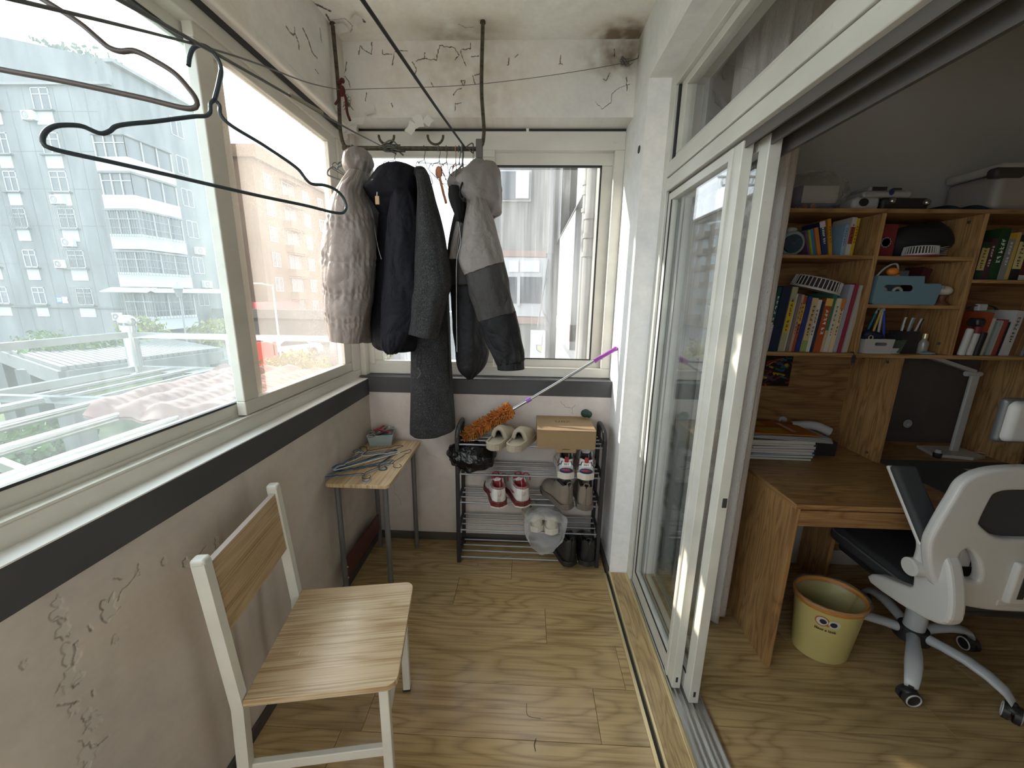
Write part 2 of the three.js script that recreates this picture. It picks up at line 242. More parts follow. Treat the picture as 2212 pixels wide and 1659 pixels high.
M.wallFar = plaster(XL, XR + 0.05, 0, 1.05, 520, [0.80, 0.765, 0.74], (k) => {
  const P = (u, v) => { const p = at(u, v, 'z', ZF); return [p.x, p.y]; };
  k.crack([[1210, 868], [1222, 880], [1236, 882], [1238, 895]].map(([u, v]) => P(u, v)), 0.002, 'rgba(120,110,100,0.7)'); k.crack([[1236, 882], [1243, 875]].map(([u, v]) => P(u, v)), 0.002, 'rgba(120,110,100,0.7)'); k.crack([[845, 1030], [866, 1092]].map(([u, v]) => P(u, v)), 0.0015, 'rgba(140,132,122,0.6)'); k.crack([[908, 978], [950, 990]].map(([u, v]) => P(u, v)), 0.0012, 'rgba(150,142,130,0.6)');
}, { stain: (u, v, a, b) => Math.max(0, a * 0.35) });
M.wallRight = plaster(-2.45, 2.4, 0, CEIL + 0.01, 420, [0.925, 0.92, 0.91], (k) => {
  const Q = (u, v) => { const p = at(u, v, 'x', XR); return [-p.z, p.y]; };
  k.crack([[1336, 765], [1330, 800], [1328, 840], [1331, 868]].map(([u, v]) => Q(u, v)), 0.0018, 'rgba(120,112,104,0.8)'); k.crack([[1337, 815], [1333, 850]].map(([u, v]) => Q(u, v)), 0.0015, 'rgba(120,112,104,0.8)');
  k.crack([[1305, 1140], [1302, 1160], [1306, 1175]].map(([u, v]) => Q(u, v)), 0.003, 'rgba(120,114,106,0.7)');
  k.dab(...Q(1347, 985), 0.004, 'rgba(90,82,74,0.7)');
}, { blotch: 0.05, stain: (u, v, a) => 0.55 * Math.exp(-(((u - 2.1) / 0.06) ** 2) - (((v - 2.6) / 0.1) ** 2)) * (0.7 + 2 * a) });
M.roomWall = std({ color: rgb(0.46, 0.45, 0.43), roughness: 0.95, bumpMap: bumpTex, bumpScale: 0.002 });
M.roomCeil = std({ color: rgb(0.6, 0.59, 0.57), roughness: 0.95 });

const wl = setting('wall_left', 'stained plaster parapet and beam along the left windows', 'wall');
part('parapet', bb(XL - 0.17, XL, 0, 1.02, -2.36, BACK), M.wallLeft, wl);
part('beam', bb(XL - 0.17, XL, 2.305, CEIL, -2.36, BACK), M.beamLeft, wl);
part('cornice', rb(XL - 0.02, XL + 0.006, 2.298, 2.33, -2.13, BACK, 0.012, 3), M.beamLeft, wl);
const wf = setting('wall_far', 'plaster end wall with cracked beam over the window', 'wall');
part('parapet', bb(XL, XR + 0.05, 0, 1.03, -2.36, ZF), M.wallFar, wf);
part('beam', bb(XL, XR + 0.05, 2.345, CEIL, -2.36, ZB), M.beamFar, wf);
const wr = setting('wall_right', 'white plaster pier and lintel round the sliding door', 'wall');
part('pier', bb(XR, 0.74, 0, CEIL, -2.36, -1.897), M.wallRight, wr);
part('lintel', bb(XR, 0.74, 2.40, CEIL, -1.897, 0.36), M.wallRight, wr);
part('pier', bb(XR, 0.74, 0, CEIL, 0.36, BACK + 0.12), M.wallRight, wr);
{ // small drilled hole in the pier: a dark socket ring set into the face
  const c = at(1381, 323, 'x', XR); part('pipe_hole', new THREE.CylinderGeometry(0.016, 0.016, 0.004, 16).scale(1, 1, 1.0).rotateZ(Math.PI / 2).translate(XR - 0.001, c.y, c.z).scale(1, 1, 1), M.seal, wr);
}
const wb = setting('wall_back', 'plaster parapet and beam round the added window behind the viewer', 'wall');
part('parapet', bb(XL - 0.17, 0.74, 0, 1.03, BACK, BACK + 0.12), M.white, wb); part('beam', bb(XL - 0.17, 0.74, 2.345, CEIL, BACK, BACK + 0.12), M.white, wb);
const ce = setting('ceiling', 'white plaster ceiling with peeling and water stains', 'ceiling');
part('slab', bb(XL - 0.17, 0.74, CEIL, CEIL + 0.15, -2.36, BACK + 0.12), M.ceil, ce);
const cr = setting('ceiling_001', 'plain ceiling of the room beyond the sliding door', 'ceiling');
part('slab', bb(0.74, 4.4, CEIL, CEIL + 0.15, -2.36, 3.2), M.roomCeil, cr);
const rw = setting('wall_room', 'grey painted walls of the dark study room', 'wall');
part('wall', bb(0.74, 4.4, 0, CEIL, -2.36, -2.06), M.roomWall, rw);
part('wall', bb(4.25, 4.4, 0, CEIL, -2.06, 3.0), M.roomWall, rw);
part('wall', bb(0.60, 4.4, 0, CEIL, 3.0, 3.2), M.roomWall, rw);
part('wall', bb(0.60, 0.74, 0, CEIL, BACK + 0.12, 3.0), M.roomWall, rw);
// peeling flakes of paint: small curled sheets
function flake(cx, cy, cz, w, h, ax, curl, turn) {
  const g = new THREE.PlaneGeometry(w, h, 6, 6), p = g.attributes.position;
  for (let i = 0; i < p.count; i++) { const x = p.getX(i), y = p.getY(i), t = 0.5 - y / h; const jag = PN.noise(x * 60, y * 60, cx * 9) * w * 0.16; p.setXYZ(i, x + jag * (Math.abs(x) > w * 0.4 ? 1 : 0.2), y + PN.noise(x * 60, 3, cy * 7) * h * (Math.abs(y) > h * 0.4 ? 0.2 : 0), curl * t * t); }
  g.computeVertexNormals(); return g.rotateX(ax).rotateZ(turn).translate(cx, cy, cz);
}
M.flake = new THREE.MeshStandardMaterial({ color: rgb(0.72, 0.70, 0.65), roughness: 0.9, side: THREE.DoubleSide });
for (const [u, v, w, h, ax, c, t] of [[800, 240, 0.05, 0.05, 0.1, 0.03, 0.4], [905, 262, 0.045, 0.05, 0.4, 0.04, 0.3], [890, 275, 0.04, 0.045, 0.5, 0.03, -0.5], [925, 262, 0.04, 0.04, 0.3, 0.03, 0.9], [760, 275, 0.06, 0.07, 0.2, 0.05, 0.1], [772, 262, 0.07, 0.03, 0.3, 0.02, 0.1], [745, 290, 0.03, 0.06, 0.2, 0.03, 0.3], [1140, 282, 0.012, 0.02, 0.2, 0.01, 0.1]]) {
  const p = at(u, v, 'z', ZB + 0.012); part('paint_flake', flake(p.x, p.y, p.z, w, h, ax, c, t), M.flake, wf);
}
for (const [u, v, w, h, t] of [[735, 58, 0.055, 0.04, 0.3], [770, 42, 0.06, 0.035, 0.9]]) { const p = at(u, v, 'y', CEIL - 0.012); part('paint_flake', flake(0, 0, 0, w, h, 0, 0.012, t).rotateX(Math.PI / 2).translate(p.x, p.y, p.z), M.flake, ce); }
// grey painted band under the windows, sill ledges, baseboards
const tr1 = setting('trim_1', 'dark grey painted band below the left windows', 'trim');
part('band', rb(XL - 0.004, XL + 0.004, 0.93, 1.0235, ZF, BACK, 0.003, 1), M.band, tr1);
part('sill_ledge', bb(XL - 0.1, XL + 0.004, 1.0235, 1.027, ZF - 0.1, BACK), M.white, tr1);
const tr2 = setting('trim_2', 'dark grey painted band below the end window', 'trim');
part('band', rb(XL, XR, 0.945, 1.034, ZF - 0.004, ZF + 0.004, 0.003, 1), M.band, tr2);
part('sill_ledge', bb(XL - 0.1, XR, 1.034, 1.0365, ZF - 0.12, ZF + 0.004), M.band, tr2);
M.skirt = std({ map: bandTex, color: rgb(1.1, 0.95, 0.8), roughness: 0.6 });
const bs1 = setting('baseboard_left', 'thin dark skirting strip along the left wall', 'baseboard');
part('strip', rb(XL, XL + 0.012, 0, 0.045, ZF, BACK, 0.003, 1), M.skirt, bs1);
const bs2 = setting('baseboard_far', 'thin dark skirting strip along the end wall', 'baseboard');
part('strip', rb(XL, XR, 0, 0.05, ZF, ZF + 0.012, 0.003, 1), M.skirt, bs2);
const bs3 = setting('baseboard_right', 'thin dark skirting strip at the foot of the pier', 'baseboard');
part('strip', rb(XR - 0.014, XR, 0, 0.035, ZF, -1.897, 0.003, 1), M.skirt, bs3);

// ---------- windows ----------
const mapX = (d0, d1) => (u0, u1, v0, v1, r) => rb(d0, d1, v0, v1, u0, u1, r ?? 0.004, 2);
const mapZ = (d0, d1) => (u0, u1, v0, v1, r) => rb(u0, u1, v0, v1, d0, d1, r ?? 0.004, 2);
function frame(parent, mp, u0, u1, v0, v1, [l, r, b, t], m, names = ['rail', 'rail', 'stile', 'stile']) {
  part(names[0], mp(u0, u1, v0, v0 + b), m, parent); part(names[1], mp(u0, u1, v1 - t, v1), m, parent);
  part(names[2], mp(u0, u0 + l, v0 + b, v1 - t), m, parent); part(names[3], mp(u1 - r, u1, v0 + b, v1 - t), m, parent);
}
function paneX(x, z0, z1, y0, y1, m, parent) { const g = new THREE.PlaneGeometry(Math.abs(z1 - z0), y1 - y0).rotateY(Math.PI / 2).translate(x, (y0 + y1) / 2, (z0 + z1) / 2); return part('glass_pane', uvm(g), m, parent); }
function paneZ(z, x0, x1, y0, y1, m, parent) { const g = new THREE.PlaneGeometry(x1 - x0, y1 - y0).translate((x0 + x1) / 2, (y0 + y1) / 2, z); return part('glass_pane', uvm(g), m, parent); }
const FR = ['frame_rail', 'frame_rail', 'frame_stile', 'frame_stile'];
const w1 = setting('window_1', 'white sliding window along the left side of the balcony', 'window');
frame(w1, mapX(-1.045, -0.958), -2.205, BACK - 0.02, 1.022, 2.305, [0.10, 0.06, 0.05, 0.06], M.pvc, FR);
part('track_lip', bb(-0.968, -0.958, 1.072, 1.078, -2.1, BACK - 0.08), M.pvc, w1);
part('track_lip', bb(-1.006, -1.0, 1.072, 1.082, -2.1, BACK - 0.08), M.pvc, w1);
const s1 = setting('window_2', 'inner sliding sash with beige dusty glass near the corner', 'window');
frame(s1, mapX(-1.0, -0.968), -2.105, -1.262, 1.078, 2.262, [0.078, 0.072, 0.05, 0.055], M.pvc);
paneX(-0.984, -2.03, -1.33, 1.124, 2.212, M.paneBrown, s1);
const s2 = setting('window_3', 'outer sliding sash with hazy bluish glass on the left', 'window');
frame(s2, mapX(-1.04, -1.006), -1.415, -0.42, 1.074, 2.262, [0.085, 0.075, 0.048, 0.055], M.pvc);
paneX(-1.022, -1.34, -0.49, 1.118, 2.212, M.paneLeft, s2);
part('gasket', [bb(-1.02, -1.006, 1.117, 1.124, -1.335, -0.49), bb(-1.02, -1.006, 2.205, 2.212, -1.335, -0.49), bb(-1.02, -1.006, 1.12, 2.21, -1.337, -1.332)], M.seal, s2);
const s3 = setting('window_4', 'sliding sash beside the viewer', 'window');
frame(s3, mapX(-1.0, -0.968), -0.5, 0.36, 1.078, 2.262, [0.072, 0.072, 0.05, 0.055], M.pvc);
paneX(-0.984, -0.43, 0.29, 1.126, 2.21, M.paneClear, s3);
[[5, -1.04, -1.006, 0.28, 1.3], [6, -1.0, -0.968, 1.22, 2.3]].forEach(([n, xa, xb, z0, z1]) => { const s = setting('window_' + (n + 4), n === 5 ? 'outer sliding sash behind the viewer' : 'last inner sliding sash behind the viewer', 'window'); frame(s, mapX(xa, xb), z0, z1, 1.074, 2.262, [0.072, 0.072, 0.05, 0.055], M.pvc); paneX((xa + xb) / 2, z0 + 0.07, z1 - 0.07, 1.118, 2.21, M.paneClear, s); });
const w2 = setting('window_6', 'white window in the end wall behind the coats', 'window');
frame(w2, mapZ(-2.335, -2.25), -0.955, XR, 1.037, 2.33, [0.06, 0.052, 0.055, 0.088], M.pvcFar, FR);
part('corner_post', rb(-0.985, -0.93, 1.03, 2.305, -2.27, -2.195, 0.004), M.pvcFar, w2);
part('gap_shade_strip', bb(XL, XR, 2.327, 2.346, -2.34, -2.262), M.seal, w2);  // dark strip stands in for the shade in the gap under the beam
part('gap_shade_strip', bb(-0.957, -0.948, 2.288, 2.305, -2.2, BACK), M.seal, w1);  // same along the left frame: shade of the gap as a dark strip
const s4 = setting('window_7', 'inner sash of the end window behind the coats', 'window');
frame(s4, mapZ(-2.285, -2.255), -0.905, -0.192, 1.06, 2.27, [0.055, 0.08, 0.055, 0.06], M.pvcFar);
paneZ(-2.27, -0.855, -0.268, 1.112, 2.213, M.paneFar, s4);
const s5 = setting('window_8', 'outer sash of the end window with streaky dusty glass', 'window');
frame(s5, mapZ(-2.33, -2.298), -0.27, 0.438, 1.075, 2.25, [0.075, 0.06, 0.06, 0.068], M.pvcFar);
paneZ(-2.314, -0.2, 0.382, 1.132, 2.184, M.paneFar, s5);
part('gasket', [bb(-0.196, 0.38, 2.176, 2.184, -2.314, -2.297), bb(0.372, 0.38, 1.135, 2.18, -2.314, -2.297), bb(-0.196, 0.38, 1.134, 1.139, -2.314, -2.297)], M.seal, s5);

const w3 = setting('window_11', 'unseen end window added behind the viewer for more light', 'window');  // out of view; added to brighten the balcony from behind
frame(w3, mapZ(BACK + 0.02, BACK + 0.09), XL - 0.1, 0.74, 1.03, 2.345, [0.07, 0.25, 0.06, 0.07], M.pvcFar, FR);
part('mullion', rb(-0.28, -0.2, 1.09, 2.275, BACK + 0.02, BACK + 0.09, 0.004), M.pvcFar, w3);
paneZ(BACK + 0.05, XL - 0.03, -0.28, 1.09, 2.275, M.paneClear, w3); paneZ(BACK + 0.05, -0.2, 0.49, 1.09, 2.275, M.paneClear, w3);

// ---------- sliding door ----------
const d1 = setting('door_1', 'aluminium frame of the sliding door with transom and floor track', 'door');
part('jamb', rb(0.582, 0.70, 0.0, 2.40, -1.897, -1.838, 0.003), M.alu, d1);
part('jamb_gap_strip', rb(0.594, 0.625, 0.03, 2.36, -1.838, -1.826, 0.002), M.seal, d1);  // black strip stands in for the dark gap between jamb and sash
part('head', rb(0.582, 0.70, 2.345, 2.40, -1.84, 0.36, 0.003), M.alu, d1);
part('transom_bar', [rb(0.576, 0.70, 1.998, 2.055, -1.838, 0.36, 0.004), rb(0.582, 0.70, 1.944, 1.996, -1.838, 0.36, 0.004)], M.alu, d1);
part('transom_frame', [rb(0.60, 0.64, 2.055, 2.085, -1.815, 0.36, 0.003), rb(0.60, 0.64, 2.315, 2.345, -1.815, 0.36, 0.003), rb(0.60, 0.64, 2.085, 2.315, -1.815, -1.76, 0.003), rb(0.60, 0.64, 2.085, 2.315, -0.33, -0.27, 0.003)], M.alu, d1);
paneX(0.62, -1.765, 0.3, 2.08, 2.32, M.paneDoor, d1).name = 'transom_pane';
part('top_track', [bb(0.60, 0.606, 1.915, 1.944, -1.84, 0.36), bb(0.64, 0.646, 1.905, 1.944, -1.84, 0.36), bb(0.69, 0.70, 1.89, 1.944, -1.84, 0.36)], M.darkMetal, d1);
part('floor_track', [bb(0.585, 0.70, 0, 0.008, -1.84, 0.36), bb(0.585, 0.589, 0.008, 0.026, -1.84, 0.36), bb(0.604, 0.608, 0.008, 0.022, -1.84, 0.36), bb(0.625, 0.629, 0.008, 0.018, -1.84, 0.36), bb(0.648, 0.652, 0.008, 0.022, -1.84, 0.36), bb(0.667, 0.671, 0.008, 0.018, -1.84, 0.36), bb(0.69, 0.694, 0.008, 0.022, -1.84, 0.36)], M.aluRaw, d1);
const th = setting('trim_3', 'wooden threshold strip with brass edging before the sliding door', 'trim');
const thT = oakTex.clone(); rep(thT, 0.8, 0.5); thT.rotation = Math.PI / 2; thT.needsUpdate = true;
M.thresh = std({ map: thT, roughness: 0.3, bumpMap: thT, bumpScale: 0.001 });
part('board', rb(0.492, 0.572, 0.0, 0.016, -1.895, 0.36, 0.002), M.thresh, th);
part('edge_strip', [rb(0.455, 0.470, -0.004, 0.006, -1.9, 0.36, 0.002), rb(0.481, 0.493, 0.0, 0.018, -1.9, 0.36, 0.003)], M.brass, th);
part('edge_strip', rb(0.570, 0.585, 0.0, 0.019, -1.89, 0.36, 0.003), M.brass, th);
part('seam_channel', bb(0.470, 0.482, -0.02, -0.002, -1.9, 0.36), M.seal, th);
function doorSash(n, label, xa, xb, z0, z1) {
  const g = setting(n, label, 'door');
  part('stile', rb(xa, xb, 0.022, 1.935, z1 - 0.05, z1, 0.003), M.alu, g);
  part('stile', rb(xa, xb, 0.022, 1.935, z0, z0 + 0.035, 0.003), M.alu, g);
  part('rail', rb(xa, xb, 0.022, 0.10, z0 + 0.035, z1 - 0.05, 0.003), M.alu, g);
  part('rail', rb(xa, xb, 1.905, 1.935, z0 + 0.035, z1 - 0.05, 0.003), M.alu, g);
  const xm = (xa + xb) / 2; const pn = paneX(xm, z0 + 0.03, z1 - 0.045, 0.095, 1.91, M.paneDoor, g); pn.geometry = merge([pn.geometry.clone(), pn.geometry.clone().translate(0.005, 0, 0)]); // both faces of the sheet
  part('roller_slot', rb(xm - 0.005, xm + 0.005, 0.05, 0.075, z1 - 0.004, z1 + 0.0006, 0.002), M.seal, g);
  part('gasket', [bb(xa - 0.0008, xa + 0.004, 0.1, 1.905, z0 + 0.034, z0 + 0.038), bb(xa - 0.0008, xa + 0.004, 0.1, 0.104, z0 + 0.035, z1 - 0.05)], M.seal, g);
  return g;
}
const ds1 = doorSash('door_2', 'sliding glass door panel nearest the balcony', 0.594, 0.626, -1.83, -1.24);
part('stile_lip', rb(0.588, 0.594, 0.03, 1.93, -1.305, -1.285, 0.001), M.alu, ds1);
const ds2 = doorSash('door_3', 'sliding glass door panel on the room side with finger latch', 0.637, 0.672, -1.80, -1.185);
part('latch', rb(0.652, 0.668, 0.83, 0.865, -1.189, -1.1835, 0.003), M.seal, ds2);
// ---------- outside ----------
const GY = -3.2;
const faceTex = rep(dataTex(512, 512, (u, v) => { const a = tf(u, v, 6, 3, 41, 5), b = tf(u, v, 50, 8, 43, 2); const k = 0.60 + 0.16 * (a - 0.5) + 0.06 * (b - 0.5); return [k, k * 1.0, k * 0.99]; }), 9);
M.face = std({ map: faceTex, color: rgb(0.48, 0.50, 0.52), roughness: 0.95 });
M.faceBrown = std({ map: faceTex, color: rgb(0.5, 0.37, 0.28), roughness: 0.95 });
M.facePale = std({ color: rgb(0.38, 0.39, 0.39), roughness: 0.9 });
M.faceJoint = std({ color: rgb(0.12, 0.12, 0.12), roughness: 0.95 });
M.roof = std({ map: faceTex, color: rgb(0.6, 0.6, 0.6), roughness: 0.95 });
M.dimGlass = std({ color: rgb(0.05, 0.06, 0.07), roughness: 0.2 });
M.winFrame = std({ color: rgb(0.42, 0.43, 0.43), roughness: 0.5 });
M.bars = std({ color: rgb(0.2, 0.2, 0.2), roughness: 0.6, metalness: 0.3 });
M.acWhite = std({ color: rgb(0.55, 0.55, 0.54), roughness: 0.5 });
M.steel = std({ color: rgb(0.42, 0.43, 0.44), roughness: 0.22, metalness: 0.9 });
M.concrete = std({ map: faceTex, color: rgb(0.34, 0.34, 0.335), roughness: 0.95 });
const grassTex = rep(dataTex(512, 512, (u, v) => { const a = tf(u, v, 9, 9, 51, 5), b = tf(u, v, 60, 60, 53, 2), c = tf(u, v, 3, 3, 55, 2); return mix3(mix3([0.20, 0.26, 0.12], [0.42, 0.47, 0.24], clamp(a * 1.5 - 0.3 + b * 0.3)), [0.55, 0.52, 0.46], sstep(0.58, 0.7, c)); }), 5);
M.grass = std({ map: grassTex, color: rgb(0.45, 0.45, 0.45), roughness: 1 });
M.asphalt = std({ map: faceTex, color: rgb(0.26, 0.255, 0.25), roughness: 0.95 });
const ground = setting('ground', 'courtyard ground with grass beds far below the balcony', 'ground');
part('lawn', bb(-26, -1.5, GY - 0.2, GY, -26, 8), M.grass, ground);
part('paving', bb(-90, 30, GY - 0.4, GY - 0.03, -110, 20), M.asphalt, ground);

function windowUnit(parent, x0, x1, y0, y1, z, barred) { // facing +z
  const w = x1 - x0, g = part('window', [bb(x0, x1, y0, y0 + 0.06, z - 0.04, z + 0.03), bb(x0, x1, y1 - 0.06, y1, z - 0.04, z + 0.03), bb(x0, x0 + 0.05, y0, y1, z - 0.04, z + 0.03), bb(x1 - 0.05, x1, y0, y1, z - 0.04, z + 0.03), bb(x0 + w * 0.48, x0 + w * 0.53, y0, y1, z - 0.04, z + 0.03), bb(x0, x1, lerp(y0, y1, 0.68), lerp(y0, y1, 0.68) + 0.05, z - 0.04, z + 0.03)], M.winFrame, parent);
  part('pane', bb(x0 + 0.04, x1 - 0.04, y0 + 0.05, y1 - 0.05, z - 0.05, z - 0.01), M.dimGlass, g);
  if (barred) { const l = []; for (let x = x0 - 0.1; x <= x1 + 0.11; x += 0.13) l.push(bb(x - 0.012, x + 0.012, y0 - 0.1, y1 + 0.1, z + 0.22, z + 0.245)); for (const y of [y0 - 0.1, (y0 + y1) / 2, y1 + 0.1]) l.push(bb(x0 - 0.12, x1 + 0.12, y - 0.015, y + 0.015, z + 0.2, z + 0.25)); part('security_bars', l, M.bars, g); }
  return g;
}
function acUnit(name, label, cx, cy, cz, turn = 0) {
  const o = thing(name, label, 'air conditioner', [cx, cy, cz], 'outdoor air conditioner units'); o.rotation.y = turn;
  part('casing', rb(-0.45, 0.45, 0, 0.62, -0.32, 0, 0.03), M.acWhite, o);
  part('fan_grille', [new THREE.TorusGeometry(0.24, 0.02, 6, 24).translate(-0.12, 0.31, 0.005), new THREE.CircleGeometry(0.235, 24).translate(-0.12, 0.31, 0.004)], M.bars, o);
  part('fan_hub', new THREE.CylinderGeometry(0.07, 0.07, 0.03, 16).rotateX(Math.PI / 2).translate(-0.12, 0.31, 0.01), M.acWhite, o);
  part('bracket', [bb(-0.4, -0.34, -0.06, 0, -0.32, 0.03), bb(0.34, 0.4, -0.06, 0, -0.32, 0.03)], M.bars, o);
  return o;
}
{ // left apartment block
  const Z = -31, K = 31 / 27, X = (x) => x * K, Y = (y) => 1.5 + (y - 1.5) * K, xc = X(-26.3);
  const b = thing('apartment_building', 'grey six storey apartment block with corner balconies outside left window', 'building');
  const top = extr([[-58, GY], [xc, GY], [xc, Y(15.4)], [-41, Y(17.2)], [-58, Y(18.4)]], 0.4); top.translate(0, 0, Z - 0.4);
  part('wall', top, M.face, b);
  part('side_wall', bb(xc - 0.4, xc, GY, Y(15.3), Z - 9.5, Z - 0.4), M.face, b);
  part('roof', [bb(-58, xc - 0.1, Y(14.0), Y(14.15), Z - 0.4, Z + 0.25), bb(xc - 0.2, xc + 0.45, Y(15.2), Y(15.4), Z - 9.5, Z + 0.25)], M.roof, b);
  part('rear_wall', bb(-58, xc, GY, Y(14.8), Z - 9.9, Z - 9.5), M.face, b);
  const tops = [15.76, 12.81, 10.2, 7.58, 4.5, 1.6];
  const cols = [[-36.55, -35.2], [-40.25, -39.2], [-43.6, -42.4], [-47, -45.8]];
  const jl = [];
  for (const y of [14.2, 11.55, 8.95, 6.3, 3.4]) jl.push(bb(-52, xc - 1.6, y, y + 0.035, Z - 0.02, Z + 0.015));
  for (let x = -51.4; x < xc - 1.6; x += 1.18) if (!cols.some(([a, c]) => x > a - 0.15 && x < c + 0.15)) jl.push(bb(x, x + 0.03, GY, Y(14), Z - 0.02, Z + 0.012));
  part('panel_joints', jl, M.faceJoint, b);
  part('string_course', bb(-52, xc + 0.05, Y(0.18), Y(0.18) + 0.14, Z - 0.1, Z + 0.12), M.faceJoint, b);
  cols.forEach(([x0, x1], c) => tops.forEach((y1, k) => {
    const y0 = y1 - (k > 3 ? 1.35 : 1.45);
    windowUnit(b, x0, x1, y0, y1, Z + 0.02, (c === 0 && (k === 3 || k === 4)) || (c === 1 && k === 3) || (c === 0 && k === 5));
    part('spandrel', bb(x0 + 0.02, x1 - 0.02, y0 - 0.98, y0 - 0.12, Z, Z + 0.05), M.facePale, b);
    part('window_ledge', bb(x0 - 0.2, x1 + 0.2, y0 - 0.10, y0 - 0.02, Z, Z + 0.25), M.faceJoint, b);
  }));
  // corner balconies, glazed on both faces
  const by = [[11.0, 9.85], [8.8, 7.6], [6.55, 5.2], [3.95, 2.75], [1.25, -0.2]];
  by.forEach(([t, u], k) => {
    const y1 = Y(t), y0 = Y(u), z0 = Z - 3.2, xf = X(-27.75);
    part('balcony_floor', rb(xf - 0.1, xc + 0.75, y0 - 1.2, y0 - 0.1, z0, Z + 0.75, 0.03), M.facePale, b);
    part('balcony_head', rb(xf - 0.1, xc + 0.8, y1, y1 + 0.16, z0, Z + 0.8, 0.02), M.face, b);
    const fr = part('balcony_glazing', [0, 0.33, 0.66, 1].flatMap((q) => [bb(lerp(xf, xc + 0.66, q) - 0.03, lerp(xf, xc + 0.66, q) + 0.03, y0 - 0.1, y1, Z + 0.62, Z + 0.69), bb(xc + 0.62, xc + 0.69, y0 - 0.1, y1, lerp(z0 + 0.05, Z + 0.66, q) - 0.03, lerp(z0 + 0.05, Z + 0.66, q) + 0.03)]).concat([bb(xf, xc + 0.68, lerp(y0, y1, 0.62), lerp(y0, y1, 0.62) + 0.05, Z + 0.63, Z + 0.68)]), M.winFrame, b);
    part('pane', [bb(xf, xc + 0.62, y0 - 0.08, y1, Z + 0.55, Z + 0.6), bb(xc + 0.55, xc + 0.6, y0 - 0.08, y1, z0, Z + 0.6)], M.dimGlass, fr);
    if (k > 1) { const l = []; for (let i = 0; i <= 14; i++) { const x = lerp(xf - 0.1, xc + 0.95, i / 14); l.push(bb(x - 0.012, x + 0.012, y0 - 0.3, y1 + 0.05, Z + 0.95, Z + 0.975)); const z = lerp(z0, Z + 0.95, i / 14); l.push(bb(xc + 0.95, xc + 0.975, y0 - 0.3, y1 + 0.05, z - 0.012, z + 0.012)); } for (const q of [0, 0.33, 0.66, 1]) { const y = lerp(y0 - 0.3, y1 + 0.05, q); l.push(bb(xf - 0.1, xc + 0.97, y - 0.015, y + 0.015, Z + 0.94, Z + 0.97), bb(xc + 0.94, xc + 0.97, y - 0.015, y + 0.015, z0, Z + 0.97)); } part('security_cage', l, M.bars, fr); }
  });
  part('awning', [bar(V(X(-28.6), Y(1.5), Z + 1.1), V(xc + 1.1, Y(1.5), Z + 1.1), 1.0, 0.06, V(0, 1, 0.35)), bar(V(xc + 1.0, Y(1.5), Z + 1.2), V(xc + 1.0, Y(1.5), Z - 7), 1.0, 0.06, V(0.35, 1, 0))], M.facePale, b);
  // windows of the side wall
  for (const z of [-36.0, -38.9]) tops.forEach((t, k) => { const g = part('window', [bb(xc, xc + 0.03, t - 1.45, t, z - 0.6, z - 0.55), bb(xc, xc + 0.03, t - 1.45, t, z + 0.55, z + 0.6), bb(xc, xc + 0.03, t - 0.05, t, z - 0.6, z + 0.6), bb(xc, xc + 0.03, t - 1.45, t - 1.4, z - 0.6, z + 0.6), bb(xc, xc + 0.03, t - 1.45, t, z - 0.03, z + 0.03)], M.winFrame, b); part('pane', bb(xc - 0.01, xc + 0.012, t - 1.42, t - 0.03, z - 0.57, z + 0.57), M.dimGlass, g); });
  // house number plate
  const cv = document.createElement('canvas'); cv.width = 256; cv.height = 128; const c = cv.getContext('2d'); c.fillStyle = '#2f62a8'; c.fillRect(0, 0, 128, 128); c.fillStyle = '#e9ecec'; c.fillRect(128, 0, 128, 128); c.fillStyle = '#ffffff'; for (let i = 0; i < 3; i++) { c.fillRect(14 + i * 34, 20, 26, 5); c.fillRect(14 + i * 34, 34, 26, 5); c.fillRect(24 + i * 34, 18, 5, 38); c.fillRect(14 + i * 34, 50, 26, 5); } c.fillRect(14, 72, 96, 6); c.fillRect(14, 88, 80, 6); c.fillStyle = '#a03a34'; c.font = 'bold 78px sans-serif'; c.fillText('170', 130, 92);
  const t = new THREE.CanvasTexture(cv); t.colorSpace = THREE.SRGBColorSpace;
  const p = at(135, 648, 'z', Z + 0.03); const pl = part('number_plate', new THREE.PlaneGeometry(0.95, 0.5).translate(p.x, p.y, Z + 0.05), std({ map: t, roughness: 0.5 }), b); pl.userData.label = 'blue and white house number plate';
  [[57, 247, 'white air conditioner unit highest up on the grey block', Z + 0.35], [119, 430, 'white air conditioner unit beside middle floor window of the grey block', Z + 0.35], [144, 523, 'white air conditioner unit above barred window of the grey block', Z + 0.35], [128, 570, 'white air conditioner unit left of the lower barred window', Z + 0.35], [253, 684, 'white air conditioner unit nearest the ground on the grey block', Z + 0.35]].forEach(([u, v, l, z]) => { const q = at(u, v, 'z', z); acUnit('air_conditioner', l, q.x, q.y - 0.32, z); });
  [[435, 542, 'white air conditioner unit on the side wall of the grey block'], [451, 614, 'lowest air conditioner unit on the side wall of the grey block']].forEach(([u, v, l]) => { const q = at(u, v, 'x', xc + 0.33); acUnit('air_conditioner', l, q.x, q.y - 0.32, q.z, Math.PI / 2); });
